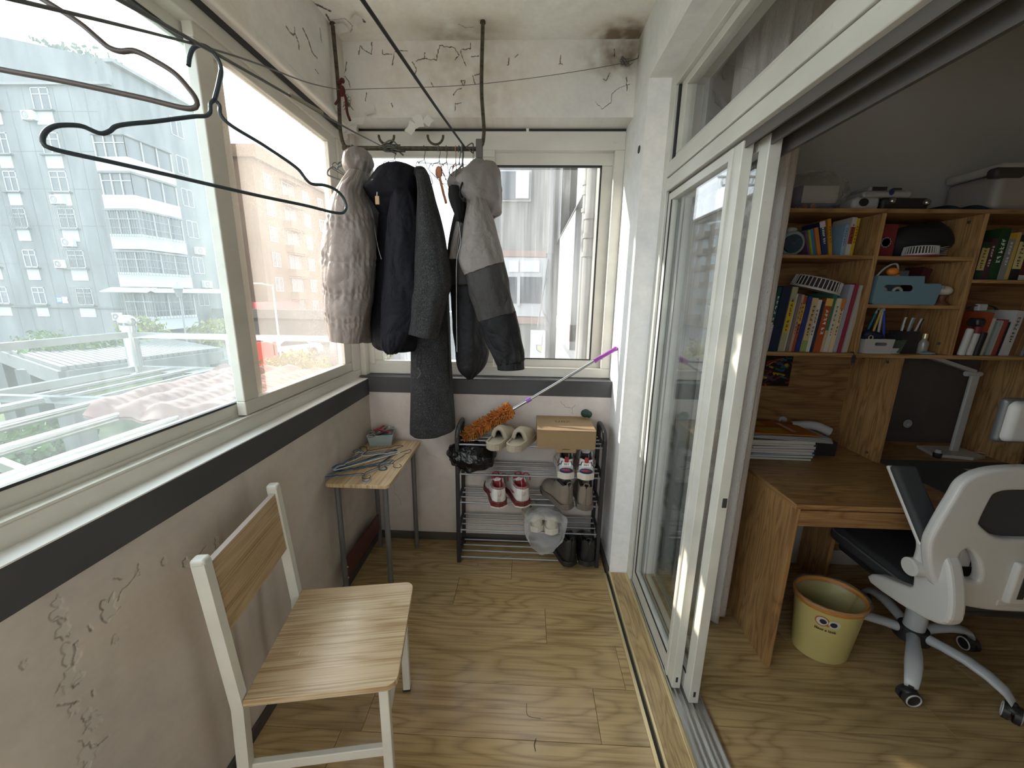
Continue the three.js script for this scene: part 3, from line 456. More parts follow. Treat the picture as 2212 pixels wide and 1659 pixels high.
  { const g = []; for (let i = 0; i < 220; i++) { const u = lerp(100, 262, rnd()); const q = at(u, lerp(lerp(100, 165, (u - 100) / 162), lerp(97, 110, (u - 100) / 162) - 16 * Math.exp(-(((u - 175) / 25) ** 2)), rnd() * rnd() * 1.2), 'z', Z - 1); g.push(new THREE.PlaneGeometry(0.3, 0.16).rotateZ(rnd() * 6).rotateY(rnd() * 3).translate(q.x, q.y, q.z + rr(-1, 1))); } const r = solo('roof_shrub', g, new THREE.MeshStandardMaterial({ color: rgb(0.1, 0.13, 0.1), side: THREE.DoubleSide, roughness: 1 }), 'thin straggly shrub growing along the roof edge of the grey block', 'shrub'); r.userData.kind = 'stuff'; }
}
{ // long brown block seen through the beige glass
  const x = -28, b = thing('apartment_building', 'long brown apartment block along the street behind beige glass', 'building');
  part('wall', bb(x - 10, x, GY, 14.6, -95, -42), M.faceBrown, b);
  part('roof', [bb(x - 11, x + 0.5, 14.6, 14.95, -95, -41.6), bb(x - 8, x - 0.5, 14.95, 16.4, -52, -43.5)], M.faceBrown, b);
  for (let z = -44.2, c = 0; z > -92; z -= 3.6, c++) for (let k = 0; k < 6; k++) {
    const y = -1.0 + k * 2.65, w = c % 3 === 1 ? 1.1 : 0.7;
    const f = part('window', [bb(x, x + 0.05, y - 0.06, y, z - w, z + w), bb(x, x + 0.05, y + 1.4, y + 1.46, z - w, z + w), bb(x, x + 0.05, y, y + 1.4, z - w, z - w + 0.07), bb(x, x + 0.05, y, y + 1.4, z + w - 0.07, z + w), bb(x, x + 0.05, y, y + 1.4, z - 0.04, z + 0.04)], M.winFrame, b);
    part('pane', bb(x - 0.02, x + 0.02, y, y + 1.4, z - w, z + w), M.dimGlass, f);
    if (c % 3 === 1) part('balcony', [bb(x, x + 0.9, y - 0.95, y - 0.1, z - 1.5, z + 1.5), bb(x, x + 0.95, y + 1.5, y + 1.62, z - 1.5, z + 1.5)], M.faceBrown, b);
  }
}
{ // far hazy blocks at the end of the street (also mirrored in the door glass)
  const o = solo('apartment_building', [bb(-26, -6, GY, 9, -130, -118)], M.face, 'pale distant block closing the end of the street', 'building');
}
// neighbouring wing seen through the end window
{
  const b = thing('neighbour_wing', 'cream wing of the same house seen through the end window', 'building');
  M.cream = std({ map: faceTex, color: rgb(0.62, 0.60, 0.56), roughness: 0.95 });
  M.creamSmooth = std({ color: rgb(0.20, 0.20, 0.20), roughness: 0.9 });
  const z = -7, P = (u, v, zz = z) => at(u, v, 'z', zz), XS = (u, v, x = 0.47) => at(u, v, 'x', x);
  part('wall', bb(-0.62, 0.6, GY, 7.5, z - 0.3, z), M.cream, b);
  part('wall_return', bb(-0.92, -0.62, GY, 7.5, z - 6, z), M.cream, b);
  const rect = (n, u0, v0, u1, v1, m, dz, h = 0.06) => { const a = P(u0, v0), c = P(u1, v1); return part(n, bb(a.x, c.x, c.y, a.y, z + dz - h, z + dz), m, b); };
  M.rust = std({ color: rgb(0.30, 0.20, 0.17), roughness: 0.9 });
  rect('band', 1082, 541, 1180, 556, M.rust, 0.03); rect('band', 1082, 684, 1180, 700, M.rust, 0.03);
  rect('window', 1086, 556, 1180, 684, M.winFrame, 0.02); rect('pane', 1100, 563, 1120, 588, M.acWhite, 0.04); rect('pane', 1125, 563, 1165, 588, M.acWhite, 0.04); rect('pane', 1122, 598, 1168, 655, M.dimGlass, 0.04); rect('pane', 1086, 598, 1116, 655, M.dimGlass, 0.04); rect('mullion', 1118, 598, 1123, 660, M.winFrame, 0.07);
  rect('window', 1078, 368, 1147, 436, M.winFrame, 0.02); rect('pane', 1082, 372, 1114, 432, M.dimGlass, 0.05); rect('panel', 1115, 372, 1142, 431, M.acWhite, 0.08);
  rect('window', 1082, 330, 1180, 352, M.winFrame, 0.02);
  const pp = P(1187, 600, -6.9); part('drain_pipe', [rod(V(pp.x, GY, pp.z), V(pp.x, 7, pp.z), 0.055, 14), ...[1, 2.2, 4, 5.5].map((y) => rod(V(pp.x, y, pp.z), V(pp.x, y + 0.14, pp.z), 0.066, 14))], M.creamSmooth, b);
  part('cable', [tube([P(1184, 560, -6.8), P(1172, 640, -6.8), P(1162, 705, -6.8)], 0.012, 20, 6), tube([P(1180, 600, -6.8), P(1170, 660, -6.8), P(1185, 700, -6.8)], 0.014, 20, 6)], M.creamSmooth, b);
  // side facing the courtyard
  const xs = 0.47, zr = (u) => XS(u, 600).z;
  part('side_wall', bb(xs + 0.16, xs + 0.5, GY, 7.5, z, -2.42), M.cream, b);
  part('pillar', bb(xs, xs + 0.2, GY, 7.5, zr(1206), zr(1237)), M.creamSmooth, b);
  part('pillar', bb(xs - 0.02, xs + 0.2, GY, 7.5, -2.95, -2.40), M.cream, b);
  const hl = XS(1260, 420).y; part('upper_bay', bb(xs + 0.0, xs + 0.2, hl, 7.5, zr(1199), zr(1256)), M.creamSmooth, b);
  part('bay_edge', bb(xs - 0.008, xs + 0.01, hl - 0.015, hl, zr(1199), zr(1256)), M.faceJoint, b);
  const ph = XS(1262, 600), ph2 = XS(1280, 600, 0.44); part('drain_pipe', [rod(V(xs - 0.01, GY, zr(1262)), V(xs - 0.01, 7, zr(1262)), 0.035, 12), ...[420, 438, 470].map((v) => rod(V(xs - 0.01, XS(1262, v).y, zr(1262)), V(xs - 0.01, XS(1262, v).y + 0.03, zr(1262)), 0.044, 12))], M.cream, b);
  part('drain_pipe', [rod(V(0.44, GY, zr(1280)), V(0.44, 7, zr(1280)), 0.05, 12), ...[483, 520, 557].map((v) => rod(V(0.44, XS(1280, v).y, zr(1280)), V(0.44, XS(1280, v).y + 0.035, zr(1280)), 0.058, 12))], M.cream, b);
  part('ledge', [bb(xs - 0.05, xs + 0.2, XS(1240, 770).y - 0.1, XS(1240, 770).y, zr(1215), zr(1256))], M.creamSmooth, b);
  part('band', bb(xs - 0.006, xs + 0.1, XS(1237, 745).y, XS(1237, 705).y, zr(1206), zr(1237)), M.rust, b);
  const q = P(1145, 780, -6.6), q2 = P(1180, 716, -6.6), ac = thing('air_conditioner', 'pale air conditioner casing beside drain pipe seen through the end window', 'air conditioner', [q.x, q.y, -6.9]); const aw = q2.x - q.x, ah = q2.y - q.y;
  part('casing', rb(0, aw, 0, ah, 0, 0.3, 0.02), M.acWhite, ac); part('service_panel', rb(aw * 0.3, aw * 0.75, ah * 0.55, ah * 0.85, 0.3, 0.315, 0.01), M.acWhite, ac); part('warning_label', bb(aw * 0.55, aw * 0.75, ah * 0.38, ah * 0.48, 0.3, 0.303), std({ color: rgb(0.6, 0.5, 0.1), roughness: 0.6 }), ac); part('cable', tube([V(aw * 0.4, ah * 0.55, 0.31), V(aw * 0.42, ah * 0.4, 0.32), V(aw * 0.7, ah * 0.3, 0.31)], 0.006, 16, 5), M.bars, ac); part('bracket', bb(0, aw, -0.05, 0, 0, 0.3), M.bars, ac);
}
{ // white cage of the balcony above the street, behind the coats
  const P = (u, v) => at(u, v, 'z', -4), l = [[[903, 350], [1030, 356]], [[903, 350], [995, 470]], [[935, 372], [1005, 480]], [[950, 378], [1030, 380]], [[945, 395], [1020, 398]], [[995, 470], [1040, 480]]].map(([a, b]) => rod(P(...a), P(...b), 0.012, 8));
  for (let i = 0; i < 9; i++) l.push(rod(P(948 + i * 9, 379), P(956 + i * 8, 396), 0.006, 6));
  solo('drying_rack', l, M.acWhite, 'white metal drying rack bracket outside the end window', 'drying rack');
}
{ // steel drying rack outside the left window
  const o = thing('drying_rack', 'stainless steel balcony rack of parallel bars outside left window', 'drying rack');
  const y = 0.98, xo = -2.64, zf = -2.5, S = M.steel;
  part('outer_rail', bb(xo - 0.02, xo + 0.02, y - 0.02, y + 0.02, zf, 0.9), S, o); part('outer_rail', bb(xo - 0.02, xo + 0.02, 1.19, 1.23, zf, 0.9), S, o);
  part('end_rail', bb(xo, -1.12, y - 0.018, y + 0.018, zf - 0.02, zf + 0.02), S, o); part('end_rail', bb(xo, -1.12, 1.19, 1.225, zf - 0.018, zf + 0.018), S, o);
  part('corner_post', rod(V(xo, y - 0.04, zf), V(xo, 1.26, zf), 0.038, 16), S, o);
  part('post_ball', [sphere(xo, 1.295, zf, 0.05, 1, 0.9, 1), rod(V(xo, 1.24, zf), V(xo, 1.27, zf), 0.045, 16)], S, o);
  part('cross_rail', bb(xo, -1.12, y - 0.02, y + 0.012, -1.76, -1.725), S, o);
  for (const x of [-2.3, -2.0, -1.707, -1.437]) part('rack_bar', rod(V(x, y, -1.7), V(x, y, 0.9), 0.02, 14), S, o);
  for (const x of [-2.43, -2.265, -2.106, -1.956, -1.80, -1.64, -1.48, -1.32]) part('rack_bar', rod(V(x, y, -1.75), V(x, y, zf), 0.011, 10), S, o);
  part('strut', [bar(V(-1.1, 0.42, -1.35), V(-2.3, 0.92, -1.35), 0.03, 0.04), bar(V(-1.1, 0.42, -0.3), V(-2.3, 0.92, -0.3), 0.03, 0.04)], S, o);
  part('post', [bb(xo - 0.015, xo + 0.015, y, 1.2, 0.2, 0.23), bb(-1.98, -1.95, y, 1.2, zf - 0.015, zf + 0.015), bb(-1.28, -1.24, y, 1.2, zf - 0.02, zf + 0.02)], S, o);
  part('wall_bracket', bb(-1.16, -1.08, y - 0.03, y + 0.01, zf, 0.9), std({ color: rgb(0.7, 0.66, 0.5), roughness: 0.5 }), o);
  // blanket over the bars
  const N = 60, Q = 24, pos = [], idx = [], uv = [], T = 0.012;
  for (let s = 0; s < 2; s++) for (let j = 0; j <= Q; j++) for (let i = 0; i <= N; i++) { const a = i / N, b = j / Q; const z = lerp(-1.48, -2.42, a) + PN.noise(b * 3, a * 2, 4) * 0.05, x = lerp(-1.13, lerp(-1.84, -1.95, a), b) + PN.noise(a * 5, 2, 1) * 0.05; const h = 1.0 + 0.028 * Math.abs(Math.sin((x + 0.02) * 20)) + 0.03 * fbm(a * 6, b * 5, 2, 3) + 0.05 * Math.max(0, fbm(a * 2.5 + 5, b * 2, 8, 2)) - (a < 0.05 ? 0.05 * (1 - a / 0.05) : 0); pos.push(x, h + (s ? 0 : T), z); uv.push(z, x); }
  const R = (N + 1) * (Q + 1); for (let s = 0; s < 2; s++) for (let j = 0; j < Q; j++) for (let i = 0; i < N; i++) { const a = s * R + j * (N + 1) + i, b = a + 1, c = a + N + 1, d = c + 1; s ? idx.push(a, b, c, b, d, c) : idx.push(a, c, b, b, c, d); }
  const g = new THREE.BufferGeometry(); g.setAttribute('position', new THREE.Float32BufferAttribute(pos, 3)); g.setAttribute('uv', new THREE.Float32BufferAttribute(uv, 2)); g.setIndex(idx); g.computeVertexNormals();
  solo('blanket', g, std({ color: rgb(0.19, 0.115, 0.105), roughness: 1, bumpMap: rep(dataTex(128, 128, (u, v) => { const k = Math.sin(u * 50) * 0.5 + 0.5; return [k, k, k]; }, false), 0.4), bumpScale: 0.006 }), 'pink knitted blanket airing on the steel bars outside', 'blanket');
}
{ // pergola
  const o = thing('pergola', 'white concrete pergola with slatted flat top in the courtyard', 'pergola'); const y = -0.6;
  const A = V(-17.6, y, -12.3), B = V(-11.55, y, -9.15), C = V(-10.55, y, -12.9), D = V(-14.6, y, -15.2);
  part('beam', [bar(A, B, 0.25, 0.4), bar(B, C, 0.25, 0.4), bar(C, D, 0.25, 0.4), bar(D, A, 0.25, 0.4)].map((g) => g.translate(0, -0.1, 0)), M.concrete, o);
  for (let i = 0; i <= 26; i++) { const t = i / 26; part('slat', bar(A.clone().lerp(D, t).add(V(0, 0.16, 0)), B.clone().lerp(C, t).add(V(0, 0.16, 0)), 0.11, 0.1), M.concrete, o); }
  for (const p of [A, B, C, D, B.clone().lerp(A, 0.5), C.clone().lerp(D, 0.5)]) part('column', bb(p.x - 0.22, p.x + 0.22, GY, y - 0.2, p.z - 0.22, p.z + 0.22), M.concrete, o);
  const b = thing('bench', 'red slatted bench under the white pergola', 'bench', [-11.8, GY, -14.2]); b.rotation.y = 0.5;
  M.redBench = std({ color: rgb(0.5, 0.07, 0.05), roughness: 0.5 });
  for (let i = 0; i < 4; i++) part('seat_slat', bb(-0.9, 0.9, 0.43, 0.46, -0.2 + i * 0.11, -0.12 + i * 0.11), M.redBench, b);
  for (let i = 0; i < 3; i++) part('back_slat', bb(-0.9, 0.9, 0.55 + i * 0.13, 0.64 + i * 0.13, -0.28, -0.25), M.redBench, b);
  for (const x of [-0.75, 0.75]) part('leg', [bb(x - 0.03, x + 0.03, 0, 0.45, -0.22, 0.22), bb(x - 0.03, x + 0.03, 0.4, 0.95, -0.3, -0.25)], M.bars, b);
}
function leafCloud(n, box, size, m) { // flat leaves scattered through an ellipsoid
  const g = new THREE.PlaneGeometry(size, size * 0.55), im = new THREE.InstancedMesh(g, m, n), d = new THREE.Object3D(), c = new THREE.Color();
  for (let i = 0; i < n; i++) { const a = rnd() * 6.283, q = Math.pow(rnd(), 0.4), h = rr(-1, 1), w = Math.sqrt(Math.max(0, 1 - h * h)); const k = 0.75 + 0.4 * PN.noise(Math.cos(a) * 2, h * 2, n); d.position.set(Math.cos(a) * w * q * box[0] * k, h * q * box[1] * k, Math.sin(a) * w * q * box[2] * k); d.rotation.set(rnd() * 6, rnd() * 6, rnd() * 6); d.scale.setScalar(rr(0.6, 1.4)); d.updateMatrix(); im.setMatrixAt(i, d.matrix); im.setColorAt(i, c.setRGB(rr(0.7, 1.2), rr(0.75, 1.15), rr(0.6, 1.1))); }
  im.name = 'foliage'; im.userData.kind = 'stuff'; return im;
}
const leafM = (r, g, b) => phys({ color: rgb(r, g, b), roughness: 0.8, transmission: 0.35, thickness: 0, side: THREE.DoubleSide });
M.leafA = leafM(0.17, 0.18, 0.045); M.leafB = leafM(0.065, 0.12, 0.03); M.leafC = leafM(0.24, 0.21, 0.06); M.bark = std({ color: rgb(0.2, 0.17, 0.14), roughness: 1 });
function bush(name, label, cat, x, z, w, h, n, m, trunk = 0, size = 0.16) {
  const o = thing(name, label, cat, [x, GY, z]); const f = leafCloud(n, [w, h / 2, w], size, m); f.position.y = trunk + h / 2; o.add(f);
  if (trunk) part('trunk', [0, 1, 2, 3, 4].map((i) => tube([V(rr(-0.05, 0.05), 0, rr(-0.05, 0.05)), V(Math.cos(i * 1.3) * w * 0.25, trunk, Math.sin(i * 1.3) * w * 0.25), V(Math.cos(i * 1.3) * w * 0.6, trunk + h * 0.7, Math.sin(i * 1.3) * w * 0.6)], 0.03, 10, 5)), M.bark, o);
  return o;
}
bush('shrub', 'yellow green leafing tree before the grey block by the pergola', 'tree', -18.2, -22.5, 2.0, 2.2, 1500, M.leafA, 1.2);
bush('shrub', 'pale green sapling left of the lamp post before the grey block', 'tree', -23.5, -23, 1.6, 2.2, 900, M.leafA, 1.2);
bush('shrub', 'sparse dark shrub at the far left before the grey block', 'shrub', -27.5, -21, 1.6, 1.8, 500, M.leafB, 0.8);
bush('hedge', 'bright green hedge right under the steel bars', 'hedge', -3.6, -1.6, 1.5, 1.2, 5200, M.leafB, 0, 0.13);
bush('hedge', 'green hedge under the front of the steel bars', 'hedge', -5.6, -3.6, 1.7, 1.2, 5200, M.leafB, 0, 0.13);
bush('hedge', 'green hedge further off below the steel rack', 'hedge', -7.6, -6.2, 1.8, 1.3, 4200, M.leafB, 0, 0.14);
bush('hedge', 'low hedge at the foot of the pergola columns', 'hedge', -13.2, -9.0, 1.7, 1.3, 1800, M.leafB, 0, 0.15);
bush('climbing_plant', 'green creeper spreading over the pergola top', 'climbing plant', -15.4, -12.6, 1.9, 0.5, 900, M.leafB, 0, 0.16).position.y = -0.55;
bush('shrub', 'yellow blossoming bush by the white car behind beige glass', 'shrub', -8.2, -12.4, 1.7, 1.4, 1600, M.leafC, 0.3);
bush('shrub', 'brownish bush at the street corner behind beige glass', 'shrub', -10.5, -17, 1.8, 2.0, 1200, M.leafC, 0.4);
bush('shrub', 'yellow green bush at right of the street behind beige glass', 'shrub', -8.5, -21, 1.6, 2.4, 900, M.leafC, 0.5);
function car(label, x, z, turn, color, group) {
  const o = thing('parked_car', label, 'car', [x, GY, z], group); o.rotation.y = turn;
  const pm = phys({ color, roughness: 0.3, clearcoat: 0.6 });
  const body = extr([[-2.2, 0.3], [2.15, 0.3], [2.2, 0.65], [2.0, 0.85], [1.15, 0.98], [0.5, 1.42], [-0.9, 1.46], [-1.75, 1.02], [-2.15, 0.95]], 1.7, 0.06); body.translate(0, 0, -0.85); part('body', body, pm, o);
  const win = extr([[1.0, 0.98], [0.45, 1.36], [-0.85, 1.4], [-1.5, 1.02]], 1.74, 0.01); win.translate(0, 0, -0.87); part('side_windows', win, M.dimGlass, o);
  part('windscreen', [bar(V(1.17, 1.0, 0), V(0.55, 1.41, 0), 1.4, 0.03)], M.dimGlass, o); part('rear_window', [bar(V(-0.98, 1.44, 0), V(-1.72, 1.05, 0), 1.4, 0.03)], M.dimGlass, o);
  for (const a of [-1.35, 1.35]) for (const s of [-1, 1]) part('wheel', new THREE.CylinderGeometry(0.33, 0.33, 0.2, 20).rotateX(Math.PI / 2).translate(a, 0.33, s * 0.78), M.seal, o);
  return o;
}
car('white car parked beyond the blanket behind beige glass', -5.4, -10.4, 0.9, rgb(0.7, 0.7, 0.7));
car('dark car parked before the grey block at far left', -29.5, -24.5, 0, rgb(0.05, 0.06, 0.07));
car('dark hatchback parked before the grey block beside the first', -23.8, -24.2, 0.1, rgb(0.08, 0.09, 0.1));
car('silver car parked at the corner of the grey block', -17.5, -28, 1.2, rgb(0.35, 0.37, 0.4));
car('white car parked on the street below the end window', -2.5, -9.2, 1.5, rgb(0.75, 0.75, 0.74));
car('grey car further along the street below the end window', -4.2, -19, 1.5, rgb(0.4, 0.41, 0.43));
{ const o = thing('street_lamp', 'dark lantern on a post before the grey block', 'street lamp', [-21.2, GY, -23.5]);
  part('pole', rod(V(0, 0, 0), V(0, 4.3, 0), 0.06, 10, 0.04), M.bars, o); part('lantern', [lathe([[0.12, 0], [0.24, 0.5], [0.3, 0.52], [0.05, 0.75], [0.02, 0.9]], 6).translate(0, 4.3, 0)], M.bars, o);
  const p = thing('street_lamp', 'tall plain lamp pole at the corner of the grey block', 'street lamp', [-16.6, GY, -25.5]); part('pole', rod(V(0, 0, 0), V(0, 5.2, 0), 0.07, 10, 0.05), M.winFrame, p); part('arm', [rod(V(0, 5.1, 0), V(-0.9, 5.25, 0), 0.04, 8), bb(-1.2, -0.7, 5.2, 5.28, -0.1, 0.1)], M.winFrame, p); }
{ const o = thing('red_booth', 'small red wooden seat with curved back beside the parked cars', 'seat', [-15.4, GY, -22]);
  part('backrest', extr([[-0.9, 0.2], [0.9, 0.2], [0.9, 1.7], [0.5, 1.85], [-0.5, 1.85], [-0.9, 1.7]], 0.12, 0.02), M.redBench, o); part('seat', bb(-0.9, 0.9, 0.5, 0.6, 0, 0.6), M.redBench, o); for (const x of [-0.8, 0.8]) part('leg', bb(x - 0.05, x + 0.05, 0, 1.9, -0.05, 0.6 * 0.2), M.redBench, o); }
{ const p = at(592, 664, 'x', -27.7); solo('shop_sign', bb(-27.95, -27.75, p.y - 0.6, p.y + 0.6, p.z - 5, p.z + 3), std({ color: rgb(0.5, 0.12, 0.12), roughness: 0.6 }), 'faded red shop board across the street behind beige glass', 'sign');
  const q = at(615, 690, 'z', -36); solo('street_wall', [bb(q.x - 6.5, q.x + 6, GY, q.y + 0.1, -36.4, -36), bb(q.x - 6.6, q.x + 6.1, q.y + 0.1, q.y + 0.9, -36.9, -35.6)], M.concrete, 'low grey roofed wall across the street behind beige glass', 'wall'); }
// ---------- wooden chair ----------
const lamTex = woodTex(1024, hex(0xbda380), hex(0x8d6f4b), hex(0xd8c7a8), 5, { sx: 1, sy: 5, s: 61, contrast: 0.45, fine: 0.7 });
M.seatWood = std({ map: rep(lamTex.clone(), 0.5, 0.32), roughness: 0.2 });
M.backWood = std({ map: rep(lamTex.clone(), 0.6, 0.3), color: rgb(0.8, 0.74, 0.66), roughness: 0.4 });
M.seatWood.map.needsUpdate = M.backWood.map.needsUpdate = true;
M.edgeWood = std({ color: rgb(0.42, 0.31, 0.22), roughness: 0.5 });
M.whitePaint = std({ color: rgb(0.68, 0.69, 0.66), map: smudge, roughness: 0.35 });
M.scratch = std({ color: rgb(0.75, 0.66, 0.48), roughness: 0.7 });
{
  const o = thing('wooden_chair', 'white metal frame chair with pale wood seat and backrest by the left wall', 'chair', [-0.562, 0, -1.007]); o.rotation.y = 0.166;
  // x forward, z to the sitter's right
  const sh = new THREE.Shape(); const w = 0.197; sh.moveTo(-0.19, -w); sh.lineTo(w - 0.03, -w); sh.absarc(w - 0.03, -w + 0.03, 0.03, -Math.PI / 2, 0); sh.lineTo(w, w - 0.03); sh.absarc(w - 0.03, w - 0.03, 0.03, 0, Math.PI / 2); sh.lineTo(-0.19, w); sh.closePath();
  part('seat', extr(sh, 0.019, 0.002, 2).rotateX(Math.PI / 2).translate(0, 0.459, 0), M.seatWood, o);
  part('seat_rail', [rb(-0.19, 0.17, 0.418, 0.44, -0.182, -0.16, 0.003), rb(-0.19, 0.17, 0.418, 0.44, 0.16, 0.182, 0.003), rb(0.15, 0.172, 0.418, 0.44, -0.17, 0.17, 0.003), rb(-0.2, -0.18, 0.418, 0.44, -0.17, 0.17, 0.003)], M.whitePaint, o);
  for (const s of [-1, 1]) part('leg', rb(0.145, 0.172, 0, 0.44, s * 0.171 - 0.0135, s * 0.171 + 0.0135, 0.003), M.whitePaint, o);
  const tilt = (g) => { const p = g.attributes.position; for (let i = 0; i < p.count; i++) { const y = p.getY(i); if (y > 0.43) p.setX(i, p.getX(i) - (y - 0.43) * 0.07); else p.setX(i, p.getX(i) - (0.43 - y) * 0.06); } g.computeVertexNormals(); return g; };
  for (const s of [-1, 1]) { const l = []; for (let k = 0; k < 6; k++) l.push(bb(-0.222, -0.192, k * 0.145, (k + 1) * 0.145, s * 0.186 - 0.0135, s * 0.186 + 0.0135)); const p = part('post', l.map(tilt), M.whitePaint, o); part('cap', tilt(rb(-0.224, -0.190, 0.862, 0.882, s * 0.186 - 0.015, s * 0.186 + 0.015, 0.008, 3)), M.whitePaint, p); }
  part('backrest', tilt(rb(-0.214, -0.199, 0.645, 0.852, -0.174, 0.174, 0.002)), M.backWood, o);
  part('backrest_edge', tilt(rb(-0.2145, -0.1985, 0.8515, 0.8535, -0.174, 0.174, 0.0008)), std({ color: rgb(0.5, 0.42, 0.38), roughness: 0.5 }), o);
  for (const s of [-1, 1]) part('stretcher', rb(-0.235, 0.155, 0.19, 0.222, s * 0.175 - 0.009, s * 0.175 + 0.009, 0.003), M.whitePaint, o);
  part('stretcher', rb(0.15, 0.168, 0.3, 0.325, -0.165, 0.165, 0.003), M.whitePaint, o);
  for (const [x, z] of [[0.158, -0.171], [0.158, 0.171]]) part('foot_cap', rb(x - 0.0145, x + 0.0145, 0, 0.012, z - 0.0145, z + 0.0145, 0.003), M.seal, o);
  const L = (pts) => tube(pts.map(([x, z]) => V(x, 0.4592, z)), 0.0007, 24, 5);
  part('scratch', [L([[0.0, -0.06], [-0.005, -0.03], [0.012, -0.015], [-0.01, 0.0]]), L([[-0.06, 0.04], [-0.075, 0.06], [-0.075, 0.085]]), L([[0.03, -0.085], [0.04, -0.07]]), L([[-0.1, 0.06], [-0.102, 0.075]])], M.scratch, o);
}
// ---------- side table ----------
M.tableWood = std({ map: rep(lamTex.clone(), 0.7, 0.4), color: rgb(1.0, 0.97, 0.92), roughness: 0.42 }); M.tableWood.map.rotation = Math.PI / 2; M.tableWood.map.needsUpdate = true;
M.greyTube = std({ color: rgb(0.16, 0.165, 0.17), roughness: 0.42, metalness: 0.4 });
{
  const o = thing('side_table', 'small pale wood table on grey tube legs in the far left corner', 'table', [-0.749, 0, -1.846]);
  part('tabletop', extr(rrect(0.292, 0.548, 0.022), 0.018, 0.002).rotateX(Math.PI / 2).translate(0, 0.666, 0), M.tableWood, o);
  for (const [x, z] of [[-0.112, 0.224], [0.112, 0.224], [-0.112, -0.222], [0.112, -0.222]]) part('leg', rod(V(x, 0, z), V(x, 0.648, z), 0.0125, 16), M.greyTube, o);
  part('apron_rail', [rod(V(-0.112, 0.635, 0.224), V(-0.112, 0.635, -0.222), 0.01, 10), rod(V(0.112, 0.635, 0.224), V(0.112, 0.635, -0.222), 0.01, 10), rod(V(-0.112, 0.635, -0.222), V(0.112, 0.635, -0.222), 0.01, 10)], M.greyTube, o);
  const br = part('brace_board', rb(-0.12, -0.106, 0.12, 0.22, -0.215, 0.215, 0.002), std({ color: rgb(0.09, 0.03, 0.028), roughness: 0.5 }), o);
  part('rivet', [sphere(-0.097, 0.14, 0.224, 0.004), sphere(-0.097, 0.2, 0.224, 0.004)], M.aluRaw, br);
}
{
  const o = thing('plastic_basket', 'grey green perforated basket of pegs and scissors at back of the side table', 'basket', [-0.815, 0.666, -2.075]); o.rotation.y = 0.18;
  M.basket = std({ color: rgb(0.33, 0.41, 0.41), roughness: 0.55, side: THREE.DoubleSide });
  // four walls made of strips between the holes
  const wall = (len0, len1, h) => { const s = new THREE.Shape([[-len0 / 2, 0], [len0 / 2, 0], [len1 / 2, h], [-len1 / 2, h]].map(([x, y]) => new THREE.Vector2(x, y))); for (let r = 0; r < 3; r++) for (let i = -2; i <= 2; i++) { const hx = (i + (r % 2) * 0.5 - 0.25) * (len0 / 5.6), hy = 0.018 + r * 0.014; const q = new THREE.Path(); q.absellipse(hx, hy, 0.0042, 0.0042, 0, 6.283, true); s.holes.push(q); } return extr(s, 0.002, 0, 1, 6); };
  const h = 0.062, t = Math.atan2(0.009, h);
  part('side', [wall(0.115, 0.135, h).rotateX(t).translate(0, 0, 0.045), wall(0.115, 0.135, h).rotateX(-t).translate(0, 0, -0.047), wall(0.09, 0.11, h).rotateX(t).rotateY(Math.PI / 2).translate(0.0575, 0, 0), wall(0.09, 0.11, h).rotateX(-t).rotateY(Math.PI / 2).translate(-0.0595, 0, 0)], M.basket, o);
  part('base', bb(-0.058, 0.058, 0, 0.003, -0.046, 0.046), M.basket, o);
  const rim = [[-0.068, -0.056], [0.068, -0.056], [0.068, 0.056], [-0.068, 0.056]].map(([x, z]) => V(x, h, z)); part('rim', rim.map((p, i) => rod(p, rim[(i + 1) % 4], 0.003, 8)), M.basket, o);
  const sc = thing('scissors', 'metal scissors lying across the perforated basket', 'scissors', [-0.83, 0.73, -2.045], undefined); sc.rotation.set(0.1, 0.5, 0.12);
  part('blade', [bar(V(0.0, 0.004, 0), V(0.1, 0.008, -0.012), 0.01, 0.002), bar(V(0.0, 0.006, 0), V(0.1, 0.01, 0.006), 0.01, 0.002)], M.steel, sc); part('handle', [new THREE.TorusGeometry(0.018, 0.004, 8, 20).rotateX(Math.PI / 2).translate(-0.03, 0.005, 0.014), new THREE.TorusGeometry(0.016, 0.004, 8, 20).rotateX(Math.PI / 2).translate(-0.026, 0.005, -0.02)], std({ color: rgb(0.28, 0.27, 0.24), roughness: 0.4, metalness: 0.5 }), sc);
  const peg = (label, c, p, r) => { const g = thing('clothes_peg', label, 'clothes peg', p, 'pegs in the perforated basket'); g.rotation.set(...r); part('jaw', [bar(V(-0.035, 0.003, 0), V(0.035, 0.006, 0), 0.01, 0.004), bar(V(-0.035, 0.011, 0), V(0.035, 0.008, 0), 0.01, 0.004)], std({ color: c, roughness: 0.5 }), g); part('spring', new THREE.TorusGeometry(0.005, 0.0012, 6, 12).translate(0, 0.007, 0), M.steel, g); };
  const rd = rgb(0.32, 0.05, 0.05), gy = rgb(0.34, 0.34, 0.34), bk = rgb(0.04, 0.04, 0.045);
  peg('red clothes peg pointing up at left of basket', rd, [-0.83, 0.742, -2.09], [0.2, 0.3, 0.4]); peg('red clothes peg lying at right of basket', rd, [-0.785, 0.735, -2.07], [0.1, 0.2, -0.15]); peg('dark red clothes peg across middle of basket', rd, [-0.81, 0.731, -2.08], [0.3, -0.3, -0.1]); peg('grey clothes peg at back of basket', gy, [-0.82, 0.728, -2.11], [0.1, 1.2, 0.1]); peg('black clothes peg in middle of basket', bk, [-0.80, 0.726, -2.055], [0.1, 0.8, 0.1]); peg('grey clothes peg at right rim of basket', gy, [-0.775, 0.728, -2.1], [0.2, 2.0, 0.2]);
}
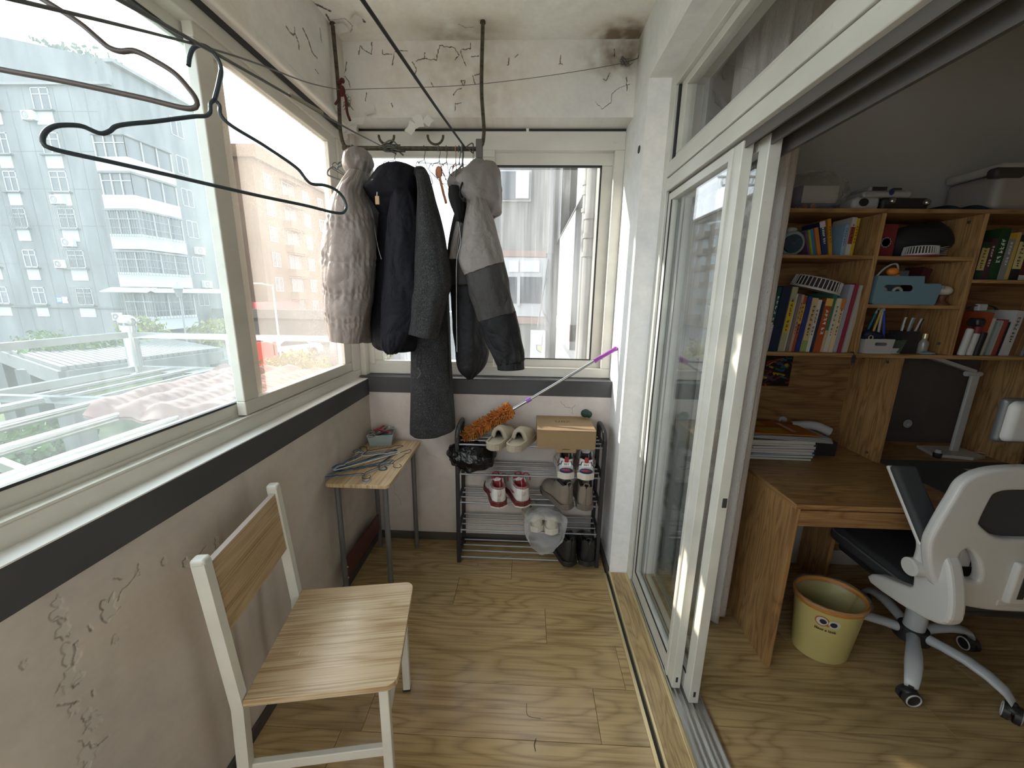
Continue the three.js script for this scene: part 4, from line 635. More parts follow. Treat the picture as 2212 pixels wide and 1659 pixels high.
// ---------- wire clothes hangers ----------
function hangerPts(w, h, notch = true) { // flat outline, hook on top
  const a = w / 2, L = [[-0.02, h + 0.045], [-0.018, h + 0.066], [-0.004, h + 0.082], [0.014, h + 0.078], [0.024, h + 0.06], [0.02, h + 0.042], [0.006, h + 0.025], [0, h + 0.01]];
  const R = [[0.006, h], [0.012, h - 0.008], ...(notch ? [[a * 0.6, h * 0.5], [a * 0.66, h * 0.38], [a * 0.72, h * 0.4], [a * 0.78, h * 0.42]] : [[a * 0.6, h * 0.5]]), [a * 0.93, h * 0.26], [a, h * 0.1], [a * 0.99, 0.002], [a * 0.94, 0]];
  const S = R.map(([x, y]) => [-x, y]).reverse();
  return [...L, ...R, [0, 0], ...S, [0, h + 0.01]].map(([x, y]) => V(x, y, 0));
}
const hangerGeo = tube(hangerPts(0.4, 0.105), 0.0021, 150, 7), hangerFat = tube(hangerPts(0.4, 0.12), 0.0042, 150, 8);
const HC = { teal: std({ color: rgb(0.035, 0.075, 0.095), roughness: 0.4 }), blue: std({ color: rgb(0.03, 0.15, 0.36), roughness: 0.4 }), black: std({ color: rgb(0.025, 0.025, 0.03), roughness: 0.45 }), white: std({ color: rgb(0.62, 0.64, 0.66), roughness: 0.4 }), brown: std({ color: rgb(0.09, 0.055, 0.04), roughness: 0.5 }), grey: std({ color: rgb(0.14, 0.15, 0.165), roughness: 0.5 }), pink: std({ color: rgb(0.5, 0.22, 0.14), roughness: 0.5 }), dark: std({ color: rgb(0.03, 0.045, 0.055), roughness: 0.32 }) };
{ // the heap on the side table
  const heap = [['teal', 1, 'thick dark teal hanger at back of the heap on the side table', -0.80, -1.83, 0.95, 0], ['blue', 0, 'bright blue wire hanger across the top of the heap on the side table', -0.775, -1.775, 0.75, 5], ['black', 0, 'black wire hanger under the heap nearest the table front', -0.80, -1.73, 0.7, 1], ['white', 0, 'white wire hanger in the heap on the side table', -0.76, -1.755, 0.82, 6], ['brown', 0, 'brown wire hanger whose hook points to the right table edge', -0.72, -1.83, 0.95, 2], ['black', 0, 'black wire hanger at back of the heap near the basket', -0.76, -1.86, 1.0, 3], ['blue', 0, 'blue wire hanger lowest at the front of the heap', -0.79, -1.715, 0.66, 2], ['teal', 0, 'thin dark teal hanger in the middle of the heap', -0.785, -1.80, 0.88, 4]];
  heap.forEach(([c, fat, label, x, z, a, lv], i) => { const o = solo('wire_hanger', fat ? hangerFat : hangerGeo, HC[c], label, 'hanger', 'hangers heaped on the side table'); o.scale.setScalar(0.82); o.rotation.set(-Math.PI / 2 + 0.03 * (i % 3 - 1), 0, 0, 'XYZ'); const g = new THREE.Quaternion().setFromAxisAngle(V(0, 1, 0), a - 0.05 + (i % 2 ? 0 : Math.PI)); o.quaternion.premultiply(g); o.position.set(x, 0.6705 + lv * 0.0045 + (fat ? 0.002 : 0), z); });
}
function onPlane(u, v, p0, n) { const d = CR.clone().multiplyScalar(u - 1106).addScaledVector(CU, -(v - 829.5)).addScaledVector(CF, 841.405); return EYE.clone().addScaledVector(d, p0.clone().sub(EYE).dot(n) / d.dot(n)); }
{ // hanger nearest the viewer
  const p0 = V(-0.44, 1.9, -0.62), n = V(0.35, 0, 0.2).normalize(), Q = (l) => l.map(([u, v]) => onPlane(u, v, p0, n));
  const hook = Q([[407, 142], [410, 121], [419, 103], [436, 98], [456, 108], [473, 132], [478, 155], [471, 189], [464, 216]]);
  const loop = Q([[464, 216], [455, 223], [454, 243], [446, 250], [422, 251.5], [338, 262], [250, 273], [236, 283.6], [219, 288.6], [203, 283.6], [179, 273], [148, 270], [121, 272], [101, 282], [92, 299], [96, 314], [112, 321], [240, 350], [360, 377], [472, 403], [560, 423], [660, 444], [728, 460], [742, 459], [748, 448], [742, 428], [725, 410], [700, 400], [672, 396.6], [660, 386], [645, 366.5], [573, 316], [489, 263], [476, 246], [474, 227], [464, 216]]);
  const o = thing('wire_hanger', 'empty dark teal hanger on the line before the left window', 'hanger', [0, 0, 0]);
  part('hook', [tube(hook, 0.0028, 60, 10), tube([hook[6], hook[7], hook[8]].map((p) => p.clone().add(V(0.0015, 0, 0.002))), 0.003, 20, 8)], HC.dark, o); part('body', tube(loop, 0.0026, 240, 10), HC.dark, o);
  const p1 = V(-0.4, 1.8, -0.39), n1 = V(0.1, 0, 1).normalize(), S = (l) => l.map(([u, v]) => onPlane(u, v, p1, n1));
  const o2 = thing('wire_hanger', 'dark brown hanger cut off by the left picture edge', 'hanger', [0, 0, 0]);
  part('body', tube(S([[-60, -90], [-20, -62], [94, 0], [175, 52], [209, 81], [236, 103], [260, 111], [290, 110], [338, 133], [378, 159], [408, 192], [424, 216], [425, 229], [412, 234.6], [304, 211], [135, 175], [0, 150], [-200, 108], [-420, 62], [-440, 52], [-435, 30], [-400, 0], [-330, -30], [-290, -30], [-250, -40], [-100, -85], [-80, -88]]), 0.0023, 220, 10, true), std({ color: rgb(0.06, 0.045, 0.04), roughness: 0.4 }), o2);
  part('hook', tube(S([[-70, -88], [-72, -115], [-50, -150], [-70, -190], [-110, -185], [-120, -160]]), 0.0025, 40, 8), std({ color: rgb(0.06, 0.045, 0.04), roughness: 0.4 }), o2);
}
// ---------- clothes rail, lines ----------
M.rust2 = std({ map: rep(dataTex(128, 128, (u, v) => mix3([0.20, 0.16, 0.12], [0.36, 0.34, 0.28], tf(u, v, 8, 8, 71, 4) > 0.52 ? 1 : 0.2)), 0.12), roughness: 0.75, metalness: 0.3 });
const RZ = -2.0, RL = V(-0.886, 2.166, RZ), RRt = V(-0.25, 2.163, RZ);
{
  const o = thing('clothes_rail', 'rusty metal clothes rail hung from the ceiling on two rods', 'clothes rail');
  const tl = at(718, 47, 'z', RZ), trr = at(1043, 47, 'z', RZ);
  part('hanger_rod', tube([V(tl.x, CEIL, RZ), V(tl.x + 0.005, 2.4, RZ), V(RL.x - 0.004, 2.22, RZ), V(RL.x + 0.01, 2.175, RZ), V(RL.x + 0.04, 2.166, RZ)], 0.0085, 50, 10), M.rust2, o);
  part('hanger_rod', tube([V(trr.x, CEIL, RZ), V(trr.x - 0.006, 2.4, RZ), V(RRt.x + 0.03, 2.22, RZ), V(RRt.x + 0.018, 2.175, RZ), V(RRt.x - 0.01, 2.163, RZ)], 0.0085, 50, 10), M.rust2, o);
  part('rail', rod(RL, RRt.clone().add(V(0.02, 0, 0)), 0.0095, 14), M.rust2, o);
  for (const x of [-0.675, -0.445]) part('pole_hook', new THREE.TorusGeometry(0.036, 0.0055, 8, 20, Math.PI * 1.05).rotateZ(Math.PI * 0.97).translate(x, 2.218, RZ), M.rust2, o);
  part('clamp', [rb(RRt.x - 0.005, RRt.x + 0.025, 2.12, 2.2, RZ - 0.015, RZ + 0.02, 0.004).rotateZ(0)], M.darkMetal, o);
  part('ceiling_plate', [new THREE.CylinderGeometry(0.011, 0.013, 0.008, 14).translate(tl.x, CEIL - 0.004, RZ), new THREE.CylinderGeometry(0.011, 0.013, 0.008, 14).translate(trr.x, CEIL - 0.004, RZ)], M.rust2, o);
  M.wireGrey = std({ color: rgb(0.10, 0.10, 0.10), roughness: 0.55, metalness: 0.3 });
  const A0 = at(735, 194, 'z', RZ + 0.01), A1 = onPlane(440, 101, V(-0.44, 1.9, -0.62), V(0.35, 0, 0.2).normalize()), A2 = A1.clone().addScaledVector(A1.clone().sub(A0), 0.9).add(V(0, -0.05, 0));
  const W1 = at(1345, 136, 'z', ZB + 0.02), W2 = at(1382, 124, 'z', ZB + 0.004);
  const lineA = solo('clothes_line', tube([A2, A1, A0.clone().lerp(A1, 0.5).add(V(0, -0.008, 0)), A0], 0.0016, 40, 6), M.wireGrey, 'thin grey wire line carrying the empty hanger', 'clothes line');
  solo('clothes_line', tube([A0, A0.clone().lerp(W1, 0.5).add(V(0, -0.03, 0)), W1, W2], 0.0013, 50, 6), M.wireGrey, 'thin wire line crossing the cracked beam to the right corner', 'clothes line');
  const kn = []; for (let i = 0; i < 7; i++) kn.push(tube([W1, W1.clone().add(V(rr(-0.02, 0.03), rr(-0.018, 0.02), rr(0, 0.02))), W1.clone().add(V(rr(-0.02, 0.05), rr(-0.02, 0.02), rr(0, 0.015)))], 0.0016, 10, 5)); solo('wire_knot', kn.concat([sphere(W1.x, W1.y, W1.z, 0.009), sphere(W2.x - 0.002, W2.y, W2.z + 0.008, 0.009)]), M.wireGrey, 'tangled wire knot tied at the right end of the beam', 'wire');
  const B0 = at(838, 323, 'z', RZ + 0.012), B1 = onPlane(446, 105, V(-0.44, 1.9, -0.60), V(0.35, 0, 0.2).normalize()), B2 = B1.clone().addScaledVector(B1.clone().sub(B0), 0.8);
  const lb = thing('clothes_line', 'dark cable with beige sleeve running to the rusty rail', 'clothes line'); part('cable', tube([B2, B1, B0.clone().lerp(B1, 0.5).add(V(0, -0.004, 0)), B0, B0.clone().add(V(0.03, -0.01, -0.03))], 0.0024, 50, 6), M.wireGrey, lb);
  const s0 = B0.clone().lerp(B1, 0.80), s1_ = B0.clone().lerp(B1, 0.665); part('sleeve', [rod(s0, s1_, 0.0045, 12), sphere(s0.x, s0.y, s0.z, 0.0045), sphere(s1_.x, s1_.y, s1_.z, 0.0045)], std({ color: rgb(0.25, 0.22, 0.15), roughness: 0.5 }), lb);
  const C0 = at(1004, 318, 'z', RZ + 0.015), C1 = at(783, 0, 'z', -0.85), C2 = C1.clone().addScaledVector(C1.clone().sub(C0), 1.2);
  solo('clothes_line', tube([C2, C1, C0.clone().lerp(C1, 0.5).add(V(0, -0.004, 0)), C0], 0.0042, 50, 8), std({ color: rgb(0.01, 0.01, 0.011), roughness: 0.7 }), 'thick black line running overhead to the right end of the rail', 'clothes line');
  const kb = []; for (let i = 0; i < 8; i++) kb.push(tube([V(-0.68 + rr(-0.03, 0.05), 2.166, RZ + 0.012), V(-0.66 + rr(-0.05, 0.06), 2.166 + rr(-0.03, 0.03), RZ + 0.02), V(-0.64 + rr(-0.03, 0.05), 2.166 + rr(-0.03, 0.02), RZ - 0.01)], 0.0035, 14, 5)); solo('wire_knot', kb, M.darkMetal, 'dark cord knots tied round the left hook of the rail', 'wire');
  const kc = []; for (let i = 0; i < 5; i++) kc.push(tube([V(-0.29 + rr(-0.02, 0.03), 2.163, RZ + 0.012), V(-0.28 + rr(-0.03, 0.03), 2.163 + rr(-0.02, 0.02), RZ + 0.02), V(-0.27, 2.163 + rr(-0.02, 0.015), RZ - 0.01)], 0.003, 12, 5)); solo('wire_knot', kc, M.darkMetal, 'cord wound round the right end of the rail', 'wire');
  const rp = at(738, 196, 'z', RZ + 0.012), ribM = std({ color: rgb(0.075, 0.014, 0.013), roughness: 0.9 }); const rbn = thing('ribbon', 'dark red cloth ribbon knotted round the left hanging rod', 'ribbon');
  part('knot', [sphere(rp.x, rp.y, rp.z, 0.018, 0.9, 1.3, 0.8), sphere(rp.x - 0.008, rp.y + 0.03, rp.z, 0.01), sphere(rp.x + 0.006, rp.y + 0.04, rp.z, 0.011)], ribM, rbn); part('tail', [tube([rp, rp.clone().add(V(0.02, -0.03, 0.01)), rp.clone().add(V(0.022, -0.09, 0.008)), rp.clone().add(V(0.034, -0.125, 0.01))], 0.006, 16, 6), tube([rp, rp.clone().add(V(-0.01, -0.03, 0.006)), rp.clone().add(V(-0.03, -0.06, 0.01))], 0.005, 12, 6)], ribM, rbn);
  const cp = at(750, 220, 'z', RZ + 0.012), kg = []; for (let i = 0; i < 6; i++) kg.push(new THREE.TorusGeometry(0.008, 0.0012, 5, 12).rotateY(rnd() * 3).translate(cp.x + rr(-0.012, 0.016), cp.y + rr(-0.02, 0.02), cp.z + rr(0, 0.01)), bar(V(cp.x + rr(-0.01, 0.01), cp.y, cp.z), V(cp.x + rr(-0.02, 0.03), cp.y - rr(0.02, 0.04), cp.z + 0.01), 0.006, 0.003)); solo('metal_clips', kg, std({ color: rgb(0.2, 0.19, 0.17), roughness: 0.4, metalness: 0.7 }), 'bunch of small metal clips beside the red ribbon', 'clip');
}
// empty hangers on the rail
{
  const mk = (c, label, x, turn, s = 0.8, fat = 0) => { const o = solo('wire_hanger', fat ? hangerFat : hangerGeo, HC[c], label, 'hanger', 'hangers on the rusty rail'); o.rotation.y = turn; o.scale.setScalar(s); o.position.set(x, 2.175 - (fat ? 0.2 : 0.185) * s, RZ); return o; };
  mk('grey', 'slim grey blue hanger between the dark coats on the rail', -0.43, 1.5); mk('brown', 'brown hanger beside the grey wool coat on the rail', -0.395, 1.62); mk('teal', 'teal hanger right of the orange clip on the rail', -0.335, 1.5, 0.9); mk('pink', 'orange pink hanger in the middle of the rail', -0.352, 1.66, 0.85); mk('grey', 'grey thick hanger seen edge on before the end window', -0.32, 1.56, 0.95, 1); mk('grey', 'hook of the two tone jacket hanger on the rail', -0.27, 1.6, 0.7); mk('teal', 'hanger inside the black hooded jacket', -0.64, 1.5, 0.7); mk('black', 'black hanger inside the grey wool coat', -0.5, 1.55, 0.7); mk('black', 'black hanger bunched at the left end of the rail', -0.865, 1.5, 0.75); mk('teal', 'teal hanger second from the left end of the rail', -0.852, 1.6, 0.78); mk('grey', 'thick grey hanger sticking out beside the puffer jacket hood', -0.838, 1.25, 0.85, 1);
  const p = at(948, 372, 'z', RZ + 0.1); solo('plastic_clip', [sphere(p.x, p.y, p.z, 0.022, 0.75, 1.2, 0.35), tube([p, p.clone().add(V(0.012, -0.06, 0)), p.clone().add(V(0.03, -0.13, 0))], 0.006, 14, 6)], std({ color: rgb(0.50, 0.20, 0.11), roughness: 0.5 }), 'orange pink plastic spoon shaped clip among the empty hangers', 'clip');
}
// ---------- coats ----------
// rows: [uL, vL, uR, vR, z near, z far]: measured left and right outline of a hanging piece of cloth and its depth
function garment(rows, o = {}) {
  const { seg = 56, sub = 7, fold = 0.006, fx = 3, fy = 7, s = 1, sq = 2.4, puff = null, shift = null } = o;
  const R = rows.map(([uL, vL, uR, vR, zn, zf]) => { const z = (zn + zf) / 2, a = at(uL, vL, 'z', z), b = at(uR, vR, 'z', z); return { a, b, d: Math.abs(zf - zn) / 2 }; });
  const rings = [], n = R.length;
  for (let k = 0; k < n - 1; k++) for (let j = 0; j < sub; j++) {
    const t = j / sub, I = [Math.max(0, k - 1), k, k + 1, Math.min(n - 1, k + 2)].map((i) => R[i]);
    const cr = (f) => { const [p, q, r, w] = I.map(f); return 0.5 * ((2 * q) + (-p + r) * t + (2 * p - 5 * q + 4 * r - w) * t * t + (-p + 3 * q - 3 * r + w) * t * t * t); };
    rings.push({ a: V(cr((r) => r.a.x), cr((r) => r.a.y), cr((r) => r.a.z)), b: V(cr((r) => r.b.x), cr((r) => r.b.y), cr((r) => r.b.z)), d: Math.max(0.004, cr((r) => r.d)) });
  }
  rings.push(R[n - 1]);
  const g = loft(rings.map((r, j) => {
    const c = r.a.clone().add(r.b).multiplyScalar(0.5), h = r.b.clone().sub(r.a).multiplyScalar(0.5), L = [], row = j / (rings.length - 1);
    
    for (let i = 0; i < seg; i++) {
      const th = (i / seg) * Math.PI * 2; const pk = puff ? puff(row + 0.02 * Math.cos(th + s) + 0.008 * Math.sin(3 * th)) : null, pf = pk ? pk[0] : 1; const cs = Math.cos(th), sn = Math.sin(th), e = 2 / sq, px = Math.sign(cs) * Math.pow(Math.abs(cs), e), pz = Math.sign(sn) * Math.pow(Math.abs(sn), e);
      const w = (pk ? 0.0035 * pk[1] * Math.sin(th * 24 + 5 * fbm(cs * 3, sn * 3, row * 20, 2)) : 0) + fold * (fbm(cs * fx + s * 5, sn * fx, c.y * fy + s, 3) * 2 + 0.5 * Math.sin(th * 5 + fbm(c.y * fy * 0.6, s, 2, 2) * 8));
      const q = 1 + (pf - 1) * 0.5; const p = c.clone().addScaledVector(h, px * q); p.z += pz * r.d * pf; p.x += cs * w; p.z += sn * w; p.y += fold * 0.8 * fbm(cs * 2 + s, sn * 2, row * 9, 2); if (shift) shift(p, row, th); L.push(p);
    }
    return L;
  }), true, true);
  const uv = g.attributes.uv, p = g.attributes.position; for (let k = 0; k < rings.length * seg; k++) uv.setXY(k, (k % seg) / seg * 0.55 + s * 0.13, p.getY(k) * 1.0);
  return g;
}
const wove = (r, g, b, sc, amt, s) => rep(dataTex(256, 256, (u, v) => { const k = 1 + amt * (tf(u, v, 40, 40, s, 3) - 0.5) * 2; return [r * k, g * k, b * k]; }), sc);
const wrinkle = rep(dataTex(512, 512, (u, v) => { const a = tf(u + 0.1 * tf(u, v, 5, 5, 3, 2), v, 9, 7, 81, 5); const k = Math.abs(a - 0.5) * 2; return [k, k, k]; }, false), 0.5);
M.puffer = phys({ color: rgb(0.235, 0.205, 0.195), roughness: 0.5, bumpMap: wrinkle, bumpScale: 0.005, sheen: 0.3, sheenColor: rgb(0.5, 0.48, 0.46) });
M.blackCloth = phys({ color: rgb(0.0085, 0.009, 0.014), roughness: 0.75, specularIntensity: 0.4, bumpMap: wrinkle, bumpScale: 0.008 });
M.woolGrey = std({ map: rep(dataTex(512, 512, (u, v) => { const a = tn(u, v, 256, 64, 91), b = tf(u, v, 128, 128, 93, 2), c = tf(u, v, 6, 6, 95, 2); const k = 0.08 + 0.32 * Math.pow(a * 0.6 + b * 0.5, 2.6) + 0.04 * c; return [k, k * 1.0, k * 1.05]; }), 0.22), roughness: 1, bumpMap: wrinkle, bumpScale: 0.003 });
M.jBeige = std({ color: rgb(0.20, 0.178, 0.168), roughness: 0.6, bumpMap: wrinkle, bumpScale: 0.008 });
M.jGrey = std({ color: rgb(0.032, 0.029, 0.029), roughness: 0.7, bumpMap: wrinkle, bumpScale: 0.007 });
M.jBlack = phys({ color: rgb(0.011, 0.011, 0.013), roughness: 0.65, specularIntensity: 0.5, bumpMap: wrinkle, bumpScale: 0.008 });
M.fleece = std({ color: rgb(0.008, 0.008, 0.009), roughness: 1 });
M.tan = std({ color: rgb(0.45, 0.30, 0.16), roughness: 0.6 });
M.zip = std({ color: rgb(0.45, 0.45, 0.45), roughness: 0.3, metalness: 0.8 });
const quilt = (seams) => (r) => { let d = 1; for (const s of seams) d = Math.min(d, Math.abs(r - s) * 30); d = clamp(d); return [0.945 + 0.055 * Math.sqrt(d), 1 - Math.pow(Math.abs(d * 2 - 1), 2)]; };
{
  const o = thing('puffer_jacket', 'pale grey quilted puffer jacket hanging at left end of the rail', 'jacket');
  part('sleeve', garment([[758, 372, 792, 374, -1.84, -1.96], [746, 398, 790, 400, -1.78, -1.96], [734, 425, 788, 425, -1.74, -1.95], [716, 467, 800, 462, -1.71, -1.93], [707, 511, 808, 508, -1.70, -1.91], [702, 560, 808, 560, -1.70, -1.91], [702, 600, 805, 602, -1.70, -1.90], [704, 640, 799, 645, -1.71, -1.89], [706, 668, 794, 676, -1.71, -1.88], [710, 705, 788, 712, -1.72, -1.87], [715, 734, 781, 741, -1.73, -1.86]], { fold: 0.004, s: 2, sub: 16, seg: 96, puff: quilt([0.33, 0.5, 0.66, 0.84]), fy: 11, fx: 4 }), M.puffer, o);
  part('body', garment([[762, 385, 806, 385, -1.9, -2.15], [757, 430, 815, 430, -1.86, -2.2], [760, 480, 828, 478, -1.84, -2.22], [765, 540, 829, 540, -1.84, -2.22], [770, 600, 825, 600, -1.85, -2.22], [776, 660, 820, 660, -1.86, -2.2], [783, 705, 815, 700, -1.88, -2.18], [790, 730, 812, 738, -1.9, -2.15]], { fold: 0.005, s: 4, sub: 16, seg: 72, puff: quilt([0.3, 0.45, 0.6, 0.78, 0.92]), fy: 12 }), M.puffer, o);
  part('hood', garment([[762, 322, 784, 321, -1.88, -1.94], [750, 332, 796, 330, -1.84, -1.97], [746, 350, 801, 350, -1.82, -1.98], [748, 365, 797, 364, -1.83, -1.97], [754, 380, 790, 380, -1.85, -1.96], [752, 395, 794, 398, -1.84, -1.98]], { fold: 0.009, s: 7, fx: 2, fy: 14 }), M.puffer, o);
  const zc = at(815, 520, 'z', -1.835); part('zip', tube([at(795, 445, 'z', -1.85), at(808, 490, 'z', -1.84), at(818, 540, 'z', -1.835), at(824, 560, 'z', -1.84)], 0.002, 20, 5), M.zip, o);
}
{
  const o = thing('hooded_jacket', 'black hooded jacket with tan zip tag hanging second on the rail', 'jacket');
  part('body', garment([[846, 400, 905, 400, -1.9, -2.12], [838, 450, 912, 450, -1.86, -2.18], [832, 490, 915, 490, -1.84, -2.2], [826, 550, 920, 550, -1.84, -2.2], [820, 620, 925, 620, -1.84, -2.2], [815, 690, 928, 690, -1.84, -2.2], [815, 722, 925, 722, -1.84, -2.2], [818, 742, 922, 745, -1.85, -2.19], [828, 752, 916, 754, -1.88, -2.15]], { fold: 0.008, s: 11, fy: 8 }), M.blackCloth, o);
  part('sleeve', garment([[858, 388, 870, 388, -1.84, -1.9], [848, 425, 892, 425, -1.78, -1.9], [839, 480, 903, 480, -1.75, -1.88], [834, 550, 905, 550, -1.74, -1.87], [829, 630, 905, 630, -1.74, -1.86], [826, 690, 898, 690, -1.75, -1.86], [824, 730, 880, 735, -1.75, -1.85], [828, 752, 868, 756, -1.76, -1.84], [840, 764, 856, 764, -1.77, -1.83]], { fold: 0.006, s: 13, fy: 8 }), M.blackCloth, o);
  part('hood', garment([[850, 361, 882, 360, -1.88, -1.98], [832, 368, 900, 366, -1.82, -2.04], [816, 384, 905, 380, -1.79, -2.06], [800, 404, 905, 400, -1.78, -2.07], [791, 414, 903, 420, -1.78, -2.06], [806, 434, 900, 438, -1.80, -2.05], [822, 458, 890, 456, -1.83, -2.0], [836, 476, 870, 474, -1.86, -1.96]], { fold: 0.007, s: 17, fx: 2, fy: 10 }), M.blackCloth, o);
  const tg = at(815, 431, 'z', -1.775), zp = part('zip_tag', rb(tg.x - 0.009, tg.x + 0.009, tg.y - 0.02, tg.y + 0.014, tg.z - 0.002, tg.z + 0.002, 0.003), M.tan, o);
  part('zip_pull', rod(tg.clone().add(V(0, 0.012, 0)), tg.clone().add(V(0, 0.03, -0.005)), 0.003, 6), M.zip, zp);
  part('zip', tube([at(895, 470, 'z', -1.83), at(899, 485, 'z', -1.83), at(901, 500, 'z', -1.83)], 0.0022, 12, 5), M.zip, o);
  const c0 = at(906, 755, 'z', -1.84); part('drawcord', tube([c0, c0.clone().add(V(-0.012, -0.05, 0.01)), c0.clone().add(V(-0.008, -0.09, 0.01)), c0.clone().add(V(0.008, -0.06, 0.01)), c0.clone().add(V(0.006, 0, 0))], 0.0014, 24, 5), M.fleece, o);
  part('cord_tag', tube([c0.clone().add(V(-0.006, -0.085, 0.012)), c0.clone().add(V(0.004, -0.115, 0.012)), c0.clone().add(V(-0.012, -0.14, 0.012))], 0.003, 10, 5), M.jBeige, o);
}
{
  const o = thing('wool_coat', 'long speckled grey wool coat reaching lowest on the rail', 'coat');
  part('body', garment([[905, 395, 930, 395, -1.93, -2.05], [910, 470, 950, 470, -1.9, -2.1], [905, 560, 966, 560, -1.9, -2.12], [897, 650, 968, 650, -1.9, -2.12], [892, 755, 973, 755, -1.9, -2.12], [890, 850, 978, 850, -1.9, -2.12], [889, 905, 982, 900, -1.9, -2.12], [889, 929, 983, 921, -1.9, -2.12]], { fold: 0.006, s: 21, fy: 3, fx: 2.5, shift: (p, r, t) => { if (r > 0.97) p.y -= 0.02 * Math.max(0, Math.sin(t)); } }), M.woolGrey, o);
  part('sleeve', garment([[903, 366, 918, 366, -1.86, -1.9], [901, 382, 926, 382, -1.8, -1.92], [905, 420, 936, 420, -1.77, -1.92], [902, 478, 951, 478, -1.75, -1.91], [898, 551, 968, 551, -1.74, -1.9], [894, 611, 975, 611, -1.74, -1.9], [890, 650, 965, 648, -1.74, -1.89], [888, 690, 955, 692, -1.75, -1.89], [886, 720, 943, 733, -1.75, -1.88]], { fold: 0.004, s: 23, fy: 3 }), M.woolGrey, o);
  part('shoulder', garment([[903, 364, 919, 364, -1.86, -1.93], [900, 372, 923, 372, -1.83, -1.98], [901, 388, 926, 388, -1.84, -2.02], [908, 402, 924, 402, -1.88, -2.02]], { fold: 0.002, s: 29 }), M.woolGrey, o);
  part('cuff_button', [[947, 690], [945, 703], [943, 716]].map(([u, v]) => { const p = at(u, v, 'z', -1.79); return new THREE.CylinderGeometry(0.008, 0.008, 0.005, 14).rotateX(Math.PI / 2).translate(p.x, p.y, p.z); }), M.fleece, o);
}
{
  const o = thing('two_tone_jacket', 'beige grey and black hooded jacket hanging rightmost on the rail', 'jacket');
  part('body', garment([[1000, 420, 1040, 420, -1.92, -2.12], [985, 474, 1045, 474, -1.88, -2.16], [972, 540, 1046, 540, -1.87, -2.18], [974, 575, 1048, 575, -1.87, -2.18], [976, 618, 1050, 618, -1.87, -2.18]], { fold: 0.006, s: 31, fy: 7 }), M.jGrey, o);
  part('body_hem', garment([[976, 616, 1050, 616, -1.87, -2.18], [982, 680, 1053, 680, -1.87, -2.18], [986, 740, 1056, 740, -1.87, -2.17], [988, 770, 1054, 765, -1.88, -2.16], [994, 795, 1044, 792, -1.89, -2.14], [1010, 814, 1024, 814, -1.93, -2.08]], { fold: 0.007, s: 33, fy: 7 }), M.jBlack, o);
  part('chest_panel', garment([[986, 480, 1002, 480, -1.852, -1.9], [975, 530, 996, 530, -1.852, -1.9], [970, 560, 992, 560, -1.852, -1.9]], { fold: 0.003, s: 34 }), M.jBeige, o);
  part('sleeve_top', garment([[1024, 400, 1040, 400, -1.82, -1.88], [1012, 440, 1054, 438, -1.77, -1.9], [1002, 500, 1071, 492, -1.745, -1.9], [994, 560, 1085, 545, -1.735, -1.89], [1006, 598, 1089, 567, -1.735, -1.89]], { fold: 0.006, s: 37, fy: 9 }), M.jBeige, o);
  part('sleeve_middle', garment([[1006, 596, 1089, 566, -1.735, -1.89], [1013, 630, 1097, 605, -1.735, -1.885], [1024, 665, 1105, 640, -1.74, -1.88], [1035, 696, 1113, 674, -1.74, -1.875]], { fold: 0.005, s: 41, fy: 9 }), M.jGrey, o);
  part('sleeve_bottom', garment([[1034, 694, 1113, 672, -1.74, -1.875], [1047, 725, 1123, 712, -1.745, -1.87], [1062, 762, 1130, 752, -1.75, -1.865], [1073, 788, 1132, 778, -1.755, -1.86]], { fold: 0.006, s: 43, fy: 9 }), M.jBlack, o);
  part('cuff', garment([[1072, 780, 1132, 777, -1.757, -1.86], [1075, 798, 1133, 796, -1.757, -1.86]], { fold: 0.001, s: 44 }), M.jBlack, o);
  part('hood', garment([[1032, 354, 1058, 353, -1.9, -2.0], [1012, 364, 1072, 362, -1.84, -2.05], [990, 384, 1080, 384, -1.79, -2.1], [976, 402, 1083, 405, -1.77, -2.12], [980, 420, 1084, 430, -1.77, -2.12], [992, 436, 1082, 450, -1.78, -2.1], [1012, 452, 1076, 464, -1.8, -2.06], [1030, 462, 1064, 470, -1.84, -1.98]], { fold: 0.017, s: 47, fx: 1.7, fy: 15 }), M.jBeige, o);
  part('collar_lining', garment([[972, 408, 1000, 408, -1.775, -1.9], [972, 430, 1003, 430, -1.772, -1.9], [980, 455, 1003, 455, -1.775, -1.9], [990, 478, 1001, 480, -1.79, -1.88]], { fold: 0.004, s: 49 }), M.fleece, o);
  part('toggle', [tube([at(1008, 378, 'z', -1.775), at(997, 400, 'z', -1.765), at(994, 422, 'z', -1.762), at(1003, 434, 'z', -1.765)], 0.004, 20, 6), sphere(at(1003, 432, 'z', -1.765).x, at(1003, 432, 'z', -1.765).y, -1.76, 0.009)], M.fleece, o);
  part('zip', tube([at(989, 470, 'z', -1.85), at(995, 520, 'z', -1.845), at(987, 560, 'z', -1.848), at(986, 640, 'z', -1.86), at(987, 760, 'z', -1.87)], 0.002, 40, 5), M.zip, o);
}
